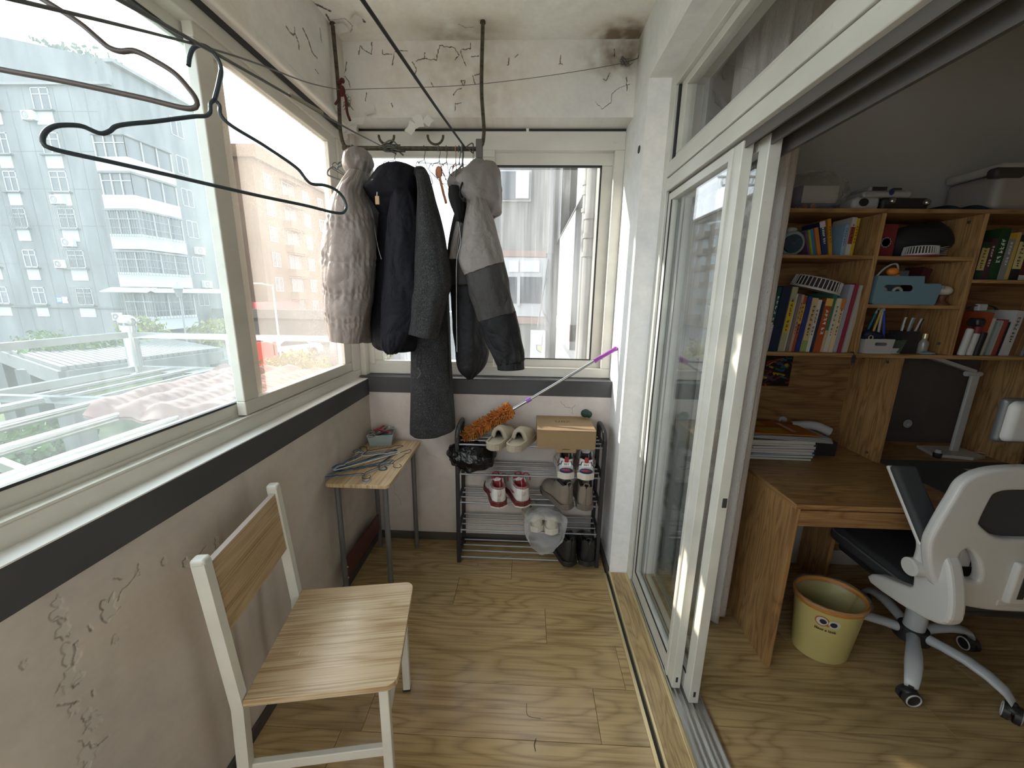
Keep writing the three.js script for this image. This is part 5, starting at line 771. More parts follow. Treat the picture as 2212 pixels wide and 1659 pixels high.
// ---------- shoe rack ----------
M.blackPlastic = std({ color: rgb(0.022, 0.022, 0.024), roughness: 0.45 });
M.rodGrey = std({ color: rgb(0.30, 0.32, 0.34), roughness: 0.32, metalness: 0.6 });
const RK = { x0: -0.36, x1: 0.425, zf: -1.952, zb: -2.135, ys: [0.035, 0.209, 0.380, 0.550, 0.722] };
{
  const o = thing('shoe_rack', 'five tier shoe rack of grey rods between black plastic sides', 'shoe rack', [0, 0, 0]);
  for (const x of [RK.x0, RK.x1]) {
    const s = x < 0 ? 1 : -1;
    part('side_frame', [rb(x - 0.011, x + 0.011, 0, 0.77, RK.zf - 0.012, RK.zf + 0.012, 0.006), rb(x - 0.011, x + 0.011, 0, 0.77, RK.zb - 0.012, RK.zb + 0.012, 0.006), tube([V(x, 0.765, RK.zf), V(x + s * 0.004, 0.80, RK.zf - 0.012), V(x + s * 0.006, 0.812, RK.zf - 0.05), V(x + s * 0.006, 0.812, RK.zb + 0.05), V(x + s * 0.004, 0.80, RK.zb + 0.012), V(x, 0.765, RK.zb)], 0.0125, 40, 8)], M.blackPlastic, o);
    RK.ys.forEach((y) => part('shelf_bracket', rb(x - 0.009, x + 0.009, y - 0.014, y + 0.006, RK.zb, RK.zf, 0.004), M.blackPlastic, o));
  }
  RK.ys.forEach((y) => { for (let i = 0; i < 4; i++) { const z = lerp(RK.zf - 0.004, RK.zb + 0.02, i / 3); part('rod', rod(V(RK.x0, y - (i === 0 ? 0.004 : 0), z), V(RK.x1, y - (i === 0 ? 0.004 : 0), z), 0.0048, 10), M.rodGrey, o); } });
}
// ---------- shoes: heel at the origin, toe towards -z ----------
const key = (tab, t) => { for (let i = 0; i < tab.length - 1; i++) if (t <= tab[i + 1][0]) { const a = tab[i], b = tab[i + 1], q = (t - a[0]) / (b[0] - a[0]), k = q * q * (3 - 2 * q); return lerp(a[1], b[1], k); } return tab[tab.length - 1][1]; };
function upper(L, W, H, D, y0, noise = 0.001) { // outer shell with a rim, and the lining inside it
  const out = [], inn = [], N = 26;
  for (let j = 0; j <= N; j++) {
    const t = j / N, z = -L * t, w = key(W, t), h = key(H, t), d = key(D, t), wi = Math.max(0.002, w - 0.007), ring = [], lin = [];
    for (let i = 0; i <= 8; i++) { const a = (i / 8) * Math.PI * 0.5; const e = d > 0.004 ? 0.35 : 1; ring.push(V(-w * (1 - 0.25 * e * Math.pow(i / 8, 2) * 1.6), y0 + h * Math.pow(i / 8, 0.9), z)); }
    const rimW = w * (1 - 0.25 * (d > 0.004 ? 0.35 : 1) * 1.6) - 0.006;
    for (let i = 1; i < 8; i++) { const q = i / 8, x = lerp(-rimW, rimW, q); const dome = d > 0.004 ? 0 : Math.sin(q * Math.PI) * w * 0.3; ring.push(V(x, y0 + h + dome - d * Math.min(1, Math.sin(q * Math.PI) * 1.6), z)); }
    for (let i = 8; i >= 0; i--) ring.push(V(w * (1 - 0.25 * (d > 0.004 ? 0.35 : 1) * Math.pow(i / 8, 2) * 1.6), y0 + h * Math.pow(i / 8, 0.9), z));
    ring.forEach((p) => { p.x += noise * fbm(p.z * 40, p.y * 40, p.x * 9, 2); p.y += noise * fbm(p.x * 40, p.z * 40, 3, 2); });
    out.push(ring);
    if (d > 0.004) { for (let i = 0; i <= 10; i++) { const q = i / 10; lin.push(V(lerp(-rimW, rimW, q) * 0.97, y0 + h + 0.0015 - d * Math.min(1, Math.sin(q * Math.PI) * 1.6), z)); } inn.push(lin); }
  }
  return { shell: loft(out), lining: inn.length > 1 ? loft(inn, false, false, false) : null };
}
function soleGeo(L, W, h, y = 0, flare = 1.06) { const s = new THREE.Shape(), pts = []; for (let i = 0; i <= 20; i++) { const t = i / 20; pts.push(new THREE.Vector2(key(W, t) * flare, L * t)); } const all = [new THREE.Vector2(0, -0.004), ...pts, new THREE.Vector2(0, L + 0.006), ...pts.map((p) => new THREE.Vector2(-p.x, p.y)).reverse()]; s.setFromPoints(all); return uvm(new THREE.ExtrudeGeometry(s, { depth: h - 0.006, bevelEnabled: true, bevelSize: 0.003, bevelThickness: 0.003, bevelSegments: 2 }).rotateX(-Math.PI / 2).translate(0, y + 0.003, 0)); }
const footW = [[0, 0.013], [0.018, 0.022], [0.06, 0.032], [0.25, 0.034], [0.45, 0.034], [0.7, 0.046], [0.88, 0.038], [0.97, 0.02], [1, 0.008]];
M.shoeWhite = std({ color: rgb(0.66, 0.65, 0.62), roughness: 0.55, bumpMap: wrinkle, bumpScale: 0.002 });
M.shoeRed = std({ color: rgb(0.30, 0.02, 0.03), roughness: 0.5 }); M.shoeNavy = std({ color: rgb(0.02, 0.035, 0.11), roughness: 0.5 });
M.soleWhite = std({ color: rgb(0.62, 0.58, 0.50), roughness: 0.6 }); M.soleRed = std({ map: rep(dataTex(128, 128, (u, v) => (tn(u, v, 60, 60, 5) > 0.8 ? [0.62, 0.45, 0.42] : [0.36, 0.07, 0.08])), 0.06), roughness: 0.5 });
M.lining = std({ color: rgb(0.05, 0.04, 0.04), roughness: 0.9 });
M.suede = std({ map: wove(0.50, 0.455, 0.41, 0.12, 0.12, 101), roughness: 0.95 }); M.suedeSole = std({ color: rgb(0.14, 0.115, 0.095), roughness: 0.7 });
M.bootBlack = std({ color: rgb(0.016, 0.016, 0.017), roughness: 0.42 });
const logoTex = (() => { const cv = document.createElement('canvas'); cv.width = 128; cv.height = 64; const c = cv.getContext('2d'); c.fillStyle = '#dcdad6'; c.fillRect(0, 0, 128, 64); c.fillStyle = '#15181f'; c.font = 'bold 46px sans-serif'; c.fillText('361', 22, 48); const t = new THREE.CanvasTexture(cv); t.colorSpace = THREE.SRGBColorSpace; return t; })();
function trainer(label, pos, turn, kind) {
  const o = thing('sports_shoe', label, 'shoe', pos, kind ? 'red and white sports shoes' : 'white and navy sports shoes'); o.rotation.y = turn; o.scale.set(1.18, 1.08, 1.0);
  const L = 0.285, u = upper(L, footW, [[0, 0.072], [0.05, 0.078], [0.2, 0.066], [0.34, 0.085], [0.42, 0.082], [0.75, 0.045], [0.92, 0.03], [1, 0.012]], [[0, 0], [0.035, 0], [0.05, 0.05], [0.32, 0.05], [0.36, 0], [1, 0]], 0.03);
  part('upper', u.shell, M.shoeWhite, o); part('lining', u.lining, kind ? M.shoeRed : M.lining, o);
  part('sole', soleGeo(L, footW, 0.034, 0, 1.12), kind ? M.soleRed : M.soleWhite, o); if (kind) part('outsole', soleGeo(L, footW, 0.012, -0.0005, 1.14), M.soleWhite, o);
  const tg = part('tongue', rb(-0.022, 0.022, 0.09, 0.14, -0.105, -0.095, 0.004), kind ? M.shoeRed : M.shoeWhite, o); tg.rotation.x = -0.1;
  part('lace', [0, 1, 2, 3].map((i) => tube([V(-0.025, 0.112 - i * 0.013, -0.112 - i * 0.02), V(0, 0.122 - i * 0.013, -0.112 - i * 0.02), V(0.025, 0.112 - i * 0.013, -0.112 - i * 0.02)], 0.003, 8, 5)).concat(kind ? [tube([V(0.01, 0.12, -0.1), V(0.03, 0.15, -0.08), V(0.045, 0.14, -0.07), V(0.05, 0.11, -0.075)], 0.0028, 16, 5), tube([V(-0.01, 0.12, -0.1), V(-0.02, 0.155, -0.085), V(0.0, 0.16, -0.08), V(0.012, 0.125, -0.09)], 0.0028, 16, 5)] : []), kind ? M.shoeRed : M.soleWhite, o);
  if (kind) { part('heel_tab', [sphere(0, 0.075, 0.002, 0.011, 0.7, 1, 0.35)], std({ color: rgb(0.5, 0.42, 0.4), roughness: 0.5 }), o); part('collar_trim', tube([V(-0.03, 0.1, -0.07), V(-0.024, 0.104, -0.02), V(0, 0.106, 0.0), V(0.024, 0.104, -0.02), V(0.03, 0.1, -0.07)], 0.006, 30, 6), std({ map: rep(dataTex(64, 64, (u, v) => (Math.sin(u * 60) > 0 ? [0.45, 0.08, 0.1] : [0.7, 0.62, 0.6])), 0.15), roughness: 0.7 }), o); part('side_mark', [extr([[0, 0], [0.012, -0.004], [0.03, 0.012]], 0.003).rotateY(Math.PI / 2 + 0.4).translate(-0.0345, 0.062, -0.05)], M.shoeRed, o); }
  else {
    const hp = part('heel_patch', sphere(0, 0.047, -0.001, 0.03, 1, 0.48, 0.35), M.shoeNavy, o); part('heel_stripe', sphere(0, 0.051, 0.004, 0.02, 1, 0.36, 0.36), M.shoeRed, hp);
    const lp = part('heel_logo', uvBoxless(0.04, 0.02, 0, 0.0815, 0.0045, -0.14), std({ map: logoTex, roughness: 0.5 }), o);
    part('heel_tab', rb(-0.009, 0.009, 0.088, 0.118, -0.006, 0.0035, 0.003), M.shoeRed, o);
    part('side_line', [-1, 1].map((s) => tube([V(s * 0.02, 0.098, 0.003), V(s * 0.025, 0.08, 0.0), V(s * 0.03, 0.075, -0.012), V(s * 0.036, 0.05, -0.05)], 0.0022, 20, 5)), M.shoeNavy, o); part('side_line', [-1, 1].map((s) => tube([V(s * 0.033, 0.1, -0.02), V(s * 0.036, 0.07, -0.045), V(s * 0.0375, 0.05, -0.09)], 0.002, 16, 5)), M.shoeRed, o);
  }
  return o;
}
function uvBoxless(w, h, x, y, z, tilt) { return new THREE.PlaneGeometry(w, h).rotateX(tilt).translate(x, y, z); }
trainer('left white sports shoe with navy and red heel on the second shelf', [0.224, 0.554, -1.915], -0.06, 0);
trainer('right white sports shoe with navy and red heel on the second shelf', [0.328, 0.554, -1.912], -0.1, 0);
trainer('left red and white sports shoe on the third shelf', [-0.126, 0.384, -1.893], 0.22, 1);
trainer('right red and white sports shoe on the third shelf', [0.004, 0.384, -1.908], 0.32, 1);
function boot(label, pos, turn, m, sm, hh, s = 1) {
  const o = thing('ankle_boot', label, 'boot', pos, 'boots on the rack'); o.rotation.y = turn; o.scale.set(1.18 * s, s, s);
  const L = 0.27, u = upper(L, footW, [[0, hh], [0.3, hh + 0.006], [0.4, hh * 0.85], [0.52, hh * 0.5], [0.75, 0.045], [0.95, 0.03], [1, 0.012]], [[0, 0], [0.03, 0], [0.045, 0.06], [0.3, 0.06], [0.33, 0], [1, 0]], 0.028, 0.002);
  part('upper', u.shell, m, o); part('lining', u.lining, M.lining, o); part('sole', soleGeo(L, footW, 0.03, 0, 1.1), sm, o);
  part('pull_tab', tube([V(-0.01, hh + 0.02, -0.004), V(-0.009, hh + 0.045, 0.002), V(0.009, hh + 0.045, 0.002), V(0.01, hh + 0.02, -0.004)], 0.0025, 16, 5), m, o);
  part('seam', tube([V(0, 0.03, 0.0015), V(0, hh * 0.6, 0.0015), V(0, hh + 0.02, 0.001)], 0.0012, 12, 4), sm, o);
  return o;
}
boot('left taupe suede ankle boot on the third shelf', [0.243, 0.384, -1.90], 0.42, M.suede, M.suedeSole, 0.115);
boot('right taupe suede ankle boot on the third shelf', [0.333, 0.384, -1.898], -0.05, M.suede, M.suedeSole, 0.11);
boot('left black ankle boot on the bottom shelf', [0.275, 0.037, -1.90], 0.35, M.bootBlack, M.bootBlack, 0.135, 1.0);
boot('right black ankle boot on the bottom shelf', [0.365, 0.037, -1.905], -0.02, M.bootBlack, M.bootBlack, 0.13, 1.0);
{
  const o = trainerPlain('pale sports shoe inside the clear plastic bag', [0.165, 0.213, -1.925], 0.1), o2 = trainerPlain('second pale sports shoe deeper inside the clear plastic bag', [0.085, 0.213, -1.945], 0.2);
  function trainerPlain(label, pos, turn) { const s = thing('canvas_shoe', label, 'shoe', pos, 'shoes in the clear bag'); s.rotation.y = turn; const L = 0.27, u = upper(L, footW, [[0, 0.075], [0.1, 0.08], [0.34, 0.085], [0.75, 0.045], [1, 0.012]], [[0, 0], [0.03, 0], [0.045, 0.05], [0.32, 0.05], [0.36, 0], [1, 0]], 0.03); const m = std({ color: rgb(0.58, 0.55, 0.48), roughness: 0.7 }); part('upper', u.shell, m, s); part('lining', u.lining, M.lining, s); part('sole', soleGeo(L, footW, 0.033, 0, 1.1), M.soleWhite, s); part('heel_tab', rb(-0.014, 0.014, 0.07, 0.112, -0.004, 0.003, 0.003), m, s); return s; }
  // bag: crumpled clear film round the shoes, open to the front
  const rings = []; for (let j = 0; j <= 26; j++) { const t = j / 26, L = []; for (let i = 0; i < 40; i++) { const a = (i / 40) * 6.283; const r = t < 0.8 ? lerp(0.02, 1, Math.sqrt(t / 0.8)) : 1 - (t - 0.8) * 1.1; const nz = 0.022 * fbm(Math.cos(a) * 2 + 7, Math.sin(a) * 2, t * 6, 3) * (0.4 + t); const rx = 0.118 * r + nz, ry = 0.085 * r + nz; L.push(V(0.125 + Math.cos(a) * rx * (1 + 0.05 * Math.sin(3 * a)), 0.29 + Math.sin(a) * ry - 0.085 * sstep(0.5, 1, t) * (Math.sin(a) < 0 ? 1 : 0.15), lerp(-2.13, -1.875, t) + 0.03 * PN.noise(a * 1.5, t * 4, 3) - 0.02 * (t > 0.9 ? Math.cos(2 * a) : 0))); } rings.push(L); }
  solo('plastic_bag', loft(rings, true, false), phys({ color: rgb(0.93, 0.94, 0.95), transmission: 0.78, roughness: 0.5, thickness: 0, bumpMap: wrinkle, bumpScale: 0.004, side: THREE.DoubleSide }), 'clear plastic bag round pale shoes on the fourth shelf', 'plastic bag');
}
{ // black bin bag on the second shelf
  const g = new THREE.IcosahedronGeometry(1, 5); let m = mergeVertices(g.deleteAttribute('uv').deleteAttribute('normal')); const p = m.attributes.position, v = V();
  for (let i = 0; i < p.count; i++) { v.fromBufferAttribute(p, i).normalize(); const q = v.clone(); let r = 1 + 0.28 * fbm(q.x * 2.2, q.y * 2.2, q.z * 2.2 + 3, 3) + 0.24 * Math.abs(fbm(q.x * 5, q.y * 5, q.z * 5, 4)); if (q.x < -0.6 && q.y > 0.0) r += 0.35 * (-q.x - 0.6); v.multiplyScalar(r); p.setXYZ(i, -0.285 + v.x * 0.125, Math.max(0.556, 0.636 + v.y * 0.082), -2.0 + v.z * 0.105); }
  m.computeVertexNormals(); m = uvm(m); 
  solo('bin_bag', toCreasedNormals(m, 0.7), std({ color: rgb(0.006, 0.006, 0.007), roughness: 0.25, bumpMap: wrinkle, bumpScale: 0.01 }), 'crumpled shiny black plastic bag at left of the second shelf', 'plastic bag');
}
function slipper(label, pos, turn) {
  const o = thing('slipper', label, 'slipper', pos, 'beige slippers on the rack'); o.rotation.y = turn;
  const L = 0.27, W = [[0, 0.013], [0.02, 0.024], [0.08, 0.036], [0.3, 0.04], [0.6, 0.046], [0.85, 0.042], [0.96, 0.026], [1, 0.01]], m = M.slip ?? (M.slip = std({ color: rgb(0.38, 0.33, 0.25), roughness: 0.7 }));
  part('sole', soleGeo(L, W, 0.034, 0, 1.1), m, o);
  const rim = []; for (let i = 0; i <= 24; i++) { const a = (i / 24) * Math.PI; const t = 0.42 * (1 - Math.sin(a)); rim.push(V((i < 12 ? -1 : 1) * key(W, t) * (i === 12 ? 0 : 1.02) * (Math.abs(i - 12) < 3 ? Math.abs(i - 12) / 3 : 1), 0.036, -L * t)); } part('heel_rim', tube(rim, 0.006, 40, 8), m, o);
  const N = 16, K = 18, rings = []; for (let j = 0; j <= N; j++) { const t = lerp(0.36, 1, j / N), w = key(W, t) * 1.12, h = key([[0.36, 0.082], [0.5, 0.08], [0.7, 0.06], [0.88, 0.04], [1, 0.015]], t), ring = []; for (let i = 0; i <= K; i++) { const a = Math.PI * (1 - i / K); ring.push(V(Math.cos(a) * w, 0.02 + Math.sin(a) * h, -L * t + (1 - j / N) * 0.012 * Math.sin(a))); } for (let i = K; i >= 0; i--) { const a = Math.PI * (1 - i / K); ring.push(V(Math.cos(a) * (w - 0.008), 0.02 + Math.sin(a) * (h - 0.008), -L * t * 0.995 + (1 - j / N) * 0.012 * Math.sin(a))); } rings.push(ring); }
  part('strap', loft(rings), m, o);
  return o;
}
slipper('left beige moulded slipper on top of the shoe rack', [-0.165, 0.727, -1.86], -0.32);
slipper('right beige moulded slipper beside the cardboard box', [-0.062, 0.727, -1.845], -0.38);
{ // cardboard box
  const o = thing('cardboard_box', 'brown cardboard shoe box lettered UBZ on top of the rack', 'box', [0.217, 0.727, -2.03]);
  const kr = rep(dataTex(256, 256, (u, v) => { const a = tf(u, v, 60, 8, 111, 3), b = tf(u, v, 5, 5, 113, 3); const k = 0.95 + 0.03 * (a - 0.5) + 0.05 * (b - 0.5); return [0.60 * k, 0.50 * k, 0.37 * k]; }), 0.3); M.card = std({ map: kr, roughness: 0.85 });
  part('carton', rb(-0.149, 0.149, 0, 0.098, -0.125, 0.123, 0.002), M.card, o);
  part('lid', [rb(-0.151, 0.151, 0.0985, 0.1025, -0.127, 0.1245, 0.0015), rb(-0.1515, -0.149, 0.03, 0.1, -0.12, 0.12, 0.001), rb(0.149, 0.1515, 0.03, 0.1, -0.12, 0.12, 0.001)], M.card, o);
  part('tuck_flap', rb(-0.052, 0.052, -0.018, 0.004, 0.124, 0.1265, 0.001), M.card, o); part('slot', rb(-0.02, 0.02, -0.002, 0.0015, 0.1262, 0.1272, 0.0005), M.lining, o);
  const cv = document.createElement('canvas'); cv.width = 256; cv.height = 64; const c = cv.getContext('2d'); c.clearRect(0, 0, 256, 64); c.fillStyle = '#1d1711'; c.font = '52px sans-serif'; c.save(); c.scale(1.7, 1); c.fillText('UBZ', 14, 50); c.restore();
  const t = new THREE.CanvasTexture(cv); t.colorSpace = THREE.SRGBColorSpace;
  part('print', new THREE.PlaneGeometry(0.13, 0.036).rotateX(-Math.PI / 2).translate(0.0, 0.1032, -0.02), std({ map: t, transparent: true, roughness: 0.85 }), o);
}
{ const p = at(1265, 893, 'z', -2.11); solo('small_pouch', [sphere(p.x, p.y, p.z, 0.03, 0.9, 0.8, 0.6), sphere(p.x + 0.018, p.y - 0.004, p.z + 0.006, 0.022, 0.8, 0.9, 0.7)], std({ map: rep(dataTex(128, 128, (u, v) => (tf(u, v, 9, 9, 121, 3) > 0.55 ? [0.12, 0.34, 0.26] : [0.06, 0.07, 0.07])), 0.1), roughness: 0.6 }), 'small black and green pouch behind the cardboard box', 'pouch'); }
{ // duster
  const o = thing('feather_duster', 'orange chenille duster with long steel handle and purple grip', 'duster');
  const T = V(0.474, 1.232, -2.09), J = at(1104, 886, 'z', -2.04), E = at(1005, 942, 'z', -2.03), d = T.clone().sub(J).normalize();
  const mid = J.clone().lerp(T, 0.17), pg = J.clone().lerp(T, 0.80);
  part('handle', [rod(J, mid, 0.0095, 14), rod(mid, pg, 0.0075, 14)], M.steel, o);
  M.purple = phys({ color: rgb(0.24, 0.10, 0.42), roughness: 0.25, clearcoat: 0.4 }); M.magenta = phys({ color: rgb(0.42, 0.10, 0.48), roughness: 0.2, clearcoat: 0.5, transmission: 0.3 });
  part('collar', rod(mid.clone().addScaledVector(d, -0.015), mid.clone().addScaledVector(d, 0.015), 0.0125, 14), M.purple, o);
  part('grip', [rod(pg, pg.clone().lerp(T, 0.35), 0.0125, 16), rod(pg.clone().lerp(T, 0.35), T, 0.011, 16, 0.0125), sphere(T.x, T.y, T.z, 0.0135)], M.magenta, o);
  const core = new THREE.CatmullRomCurve3([J.clone().addScaledVector(d, 0.012), J.clone().lerp(E, 0.4).add(V(0, 0.004, 0)), E]); const m = std({ color: rgb(0.40, 0.13, 0.02), roughness: 0.95 });
  part('core', new THREE.TubeGeometry(core, 24, 0.017, 10), m, o);
  const N = 620, fg = new THREE.CapsuleGeometry(0.0034, 0.03, 2, 6).translate(0, 0.016, 0), im = new THREE.InstancedMesh(fg, m, N), D = new THREE.Object3D(), col = new THREE.Color();
  for (let i = 0; i < N; i++) { const t = rnd(), p = core.getPoint(t), tg = core.getTangent(t); const a = rnd() * 6.283, s = V(0, 1, 0).cross(tg).normalize(), u = tg.clone().cross(s).normalize(); const n = s.multiplyScalar(Math.cos(a)).addScaledVector(u, Math.sin(a)); D.position.copy(p).addScaledVector(n, 0.012); n.addScaledVector(tg, rr(-0.2, 0.7)).normalize(); D.quaternion.setFromUnitVectors(V(0, 1, 0), n); D.scale.setScalar(rr(0.75, 1.25)); D.updateMatrix(); im.setMatrixAt(i, D.matrix); im.setColorAt(i, col.setRGB(rr(0.8, 1.2), rr(0.75, 1.25), 1)); }
  im.name = 'chenille_fringe'; im.userData.kind = 'stuff'; o.add(im);
}
{ const a = at(1022, 1216, 'y', 0.006); solo('clothes_peg', [bar(V(a.x - 0.03, 0.004, a.z), V(a.x + 0.03, 0.004, a.z + 0.01), 0.009, 0.005), bar(V(a.x - 0.03, 0.011, a.z), V(a.x + 0.03, 0.009, a.z + 0.01), 0.009, 0.004)], std({ color: rgb(0.32, 0.22, 0.14), roughness: 0.7 }), 'brown wooden clothes peg on the floor before the shoe rack', 'clothes peg'); }
{ const L = (l, r, lab) => solo('hair_strand', tube(l.map(([u, v]) => at(u, v, 'y', 0.003)), r, 20, 5), M.fleece, lab, 'thread'); L([[1137, 1520], [1140, 1545], [1168, 1552]], 0.0006, 'thin dark thread lying on the floor boards'); L([[1158, 1595], [1154, 1610], [1157, 1623]], 0.0011, 'short dark curved thread nearest the viewer on the floor'); }
// ---------- study room: desk with hutch ----------
const pineTex = woodTex(1024, hex(0x9c7a50), hex(0x5f4027), hex(0xb39266), 7, { sx: 2, sy: 6, s: 131, contrast: 0.65, fine: 0.5 });
const pine = (r, c = [1, 1, 1], rough = 0.5, sc = [0.9, 0.35]) => { const t = pineTex.clone(); rep(t, ...sc); t.rotation = r; t.needsUpdate = true; return std({ map: t, color: rgb(...c), roughness: rough }); };
M.pineH = pine(0, [1.0, 0.95, 0.9]); M.pineV = pine(Math.PI / 2, [1.1, 1.05, 0.98]); M.pineTop = pine(0, [1.0, 0.95, 0.88], 0.35); M.pineBack = pine(0, [0.75, 0.69, 0.66], 0.5, [1.2, 0.5]);
const ZH = -1.79, ZK = -2.045;
{
  const o = thing('desk', 'pine desk with drawer front and solid side panel in the dark room', 'desk');
  part('side_panel', rb(1.03, 1.05, 0, 0.732, -2.05, -1.372, 0.002), M.pineV, o); part('side_panel', rb(2.62, 2.64, 0, 0.732, -2.05, -1.372, 0.002), M.pineV, o);
  part('tabletop', rb(1.025, 2.66, 0.732, 0.752, -2.055, -1.366, 0.003), M.pineTop, o);
  part('fascia', rb(1.05, 2.62, 0.655, 0.722, -1.396, -1.378, 0.002), M.pineH, o);
  part('inner_panel', rb(1.6, 1.62, 0, 0.732, -2.05, -1.85, 0.002), M.pineV, o); part('back_panel', bb(1.62, 2.62, 0.1, 0.73, -2.055, -2.045), M.pineBack, o);
  part('foot', [bb(1.034, 1.052, 0, 0.012, -1.42, -1.38)], M.seal, o);
}
{
  const o = thing('bookshelf', 'pine hutch of open shelves standing on the desk', 'bookshelf');
  part('back_board', [bb(1.0, 3.0, 0.752, 1.86, ZK - 0.01, ZK)], M.pineBack, o);
  part('top_board', rb(0.99, 3.0, 1.858, 1.875, ZK, ZH, 0.002), M.pineH, o); part('bottom_board', rb(0.99, 3.0, 1.253, 1.271, ZK, ZH, 0.002), M.pineH, o);
  part('end_panel', rb(1.0, 1.018, 0.752, 1.858, ZK, ZH, 0.002), M.pineV, o);
  for (const x of [1.463, 1.872, 2.42]) part('divider', rb(x, x + 0.018, 1.271, 1.858, ZK, ZH, 0.002), M.pineV, o);
  part('divider', rb(1.672, 1.69, 0.752, 1.253, ZK, ZH, 0.002), M.pineV, o); part('divider', rb(2.31, 2.328, 0.752, 1.253, ZK, ZH, 0.002), M.pineV, o);
  part('shelf', rb(1.018, 1.463, 1.675, 1.69, ZK, ZH, 0.002), M.pineH, o); part('shelf', rb(1.481, 1.872, 1.672, 1.688, ZK, ZH, 0.002), M.pineH, o); part('shelf', rb(1.481, 1.872, 1.472, 1.487, ZK, ZH, 0.002), M.pineH, o); part('shelf', rb(1.89, 2.42, 1.582, 1.597, ZK, ZH, 0.002), M.pineH, o);
  const sc = (u, v, x) => { const p = at(u, v, 'x', x); return new THREE.CylinderGeometry(0.007, 0.007, 0.003, 12).rotateZ(Math.PI / 2).translate(x - 0.0015, p.y, p.z); };
  part('screw_cap', [sc(1866, 773, 1.672), sc(1918, 782, 1.672), sc(1873, 977, 1.672), sc(2094, 480, 1.872), sc(2029, 742, 1.872)], M.darkMetal, o);
}
// books
const spineTex = [0, 1, 2].map((k) => { const cv = document.createElement('canvas'); cv.width = 64; cv.height = 512; const c = cv.getContext('2d'); c.clearRect(0, 0, 64, 512); c.strokeStyle = '#000'; c.lineWidth = 4; let y = 40 + k * 20; const n = 8 - k; for (let i = 0; i < n; i++) { const s = i > 5 ? 20 : 34; for (let q = 0; q < 5; q++) { c.beginPath(); const hz = (q + i + k) % 2; c.moveTo(32 - s / 2 + (hz ? 0 : rr(0, s)), y + (hz ? rr(0, s) : 0)); c.lineTo(32 + (hz ? s / 2 : rr(-s / 2, s / 2)), y + (hz ? rr(0, s) : s)); c.stroke(); } y += s + 12 + (i === 3 ? 24 : 0); } const t = new THREE.CanvasTexture(cv); t.colorSpace = THREE.SRGBColorSpace; return t; });
const inkCache = new Map(); const ink = (k, r, g, b) => { const id = k + '' + r + g + b; if (!inkCache.has(id)) inkCache.set(id, std({ map: inkT(k, r, g, b), transparent: true, roughness: 0.7 })); return inkCache.get(id); };
function inkT(k, r, g, b) { if (r + g + b < 1) return spineTex[k]; const src = spineTex[k].image, cv = document.createElement('canvas'); cv.width = 64; cv.height = 512; const c = cv.getContext('2d'); c.drawImage(src, 0, 0); c.globalCompositeOperation = 'source-in'; c.fillStyle = `rgb(${r * 255},${g * 255},${b * 255})`; c.fillRect(0, 0, 64, 512); const t = new THREE.CanvasTexture(cv); t.colorSpace = THREE.SRGBColorSpace; return t; }
const bookMat = new Map(); const bm = (h) => { if (!bookMat.has(h)) bookMat.set(h, std({ color: new THREE.Color(h), roughness: 0.6 })); return bookMat.get(h); };
M.pages = std({ color: rgb(0.55, 0.52, 0.46), roughness: 0.9 });
function book(label, x, y, z, w, h, d, color, o = {}) { // spine towards the viewer; x is the left foot of the spine
  const { lean = 0, band = null, bandAt = [0, 0.25], text = -1, dark = true, group = 'books on the shelves' } = o;
  const b = thing('book', label, 'book', [x, y, z], group); b.rotation.z = -lean;
  part('cover', [rb(0, w, 0, h, -0.003, 0, 0.001, 1), bb(0, 0.0018, 0, h, -d, -0.002), bb(w - 0.0018, w, 0, h, -d, -0.002)], bm(color), b);
  part('pages', bb(0.0018, w - 0.0018, 0.003, h - 0.003, -d + 0.004, -0.003), M.pages, b);
  if (band) part('spine_band', bb(0.0004, w - 0.0004, h * bandAt[0] + 0.001, h * bandAt[1], -0.002, 0.0006), bm(band), b);
  if (text >= 0) part('spine_print', new THREE.PlaneGeometry(w * 0.8, h * 0.8).translate(w / 2, h * 0.52, 0.0011), dark ? ink(text, 0.05, 0.05, 0.05) : ink(text, 0.9, 0.9, 0.88), b);
  return b;
}
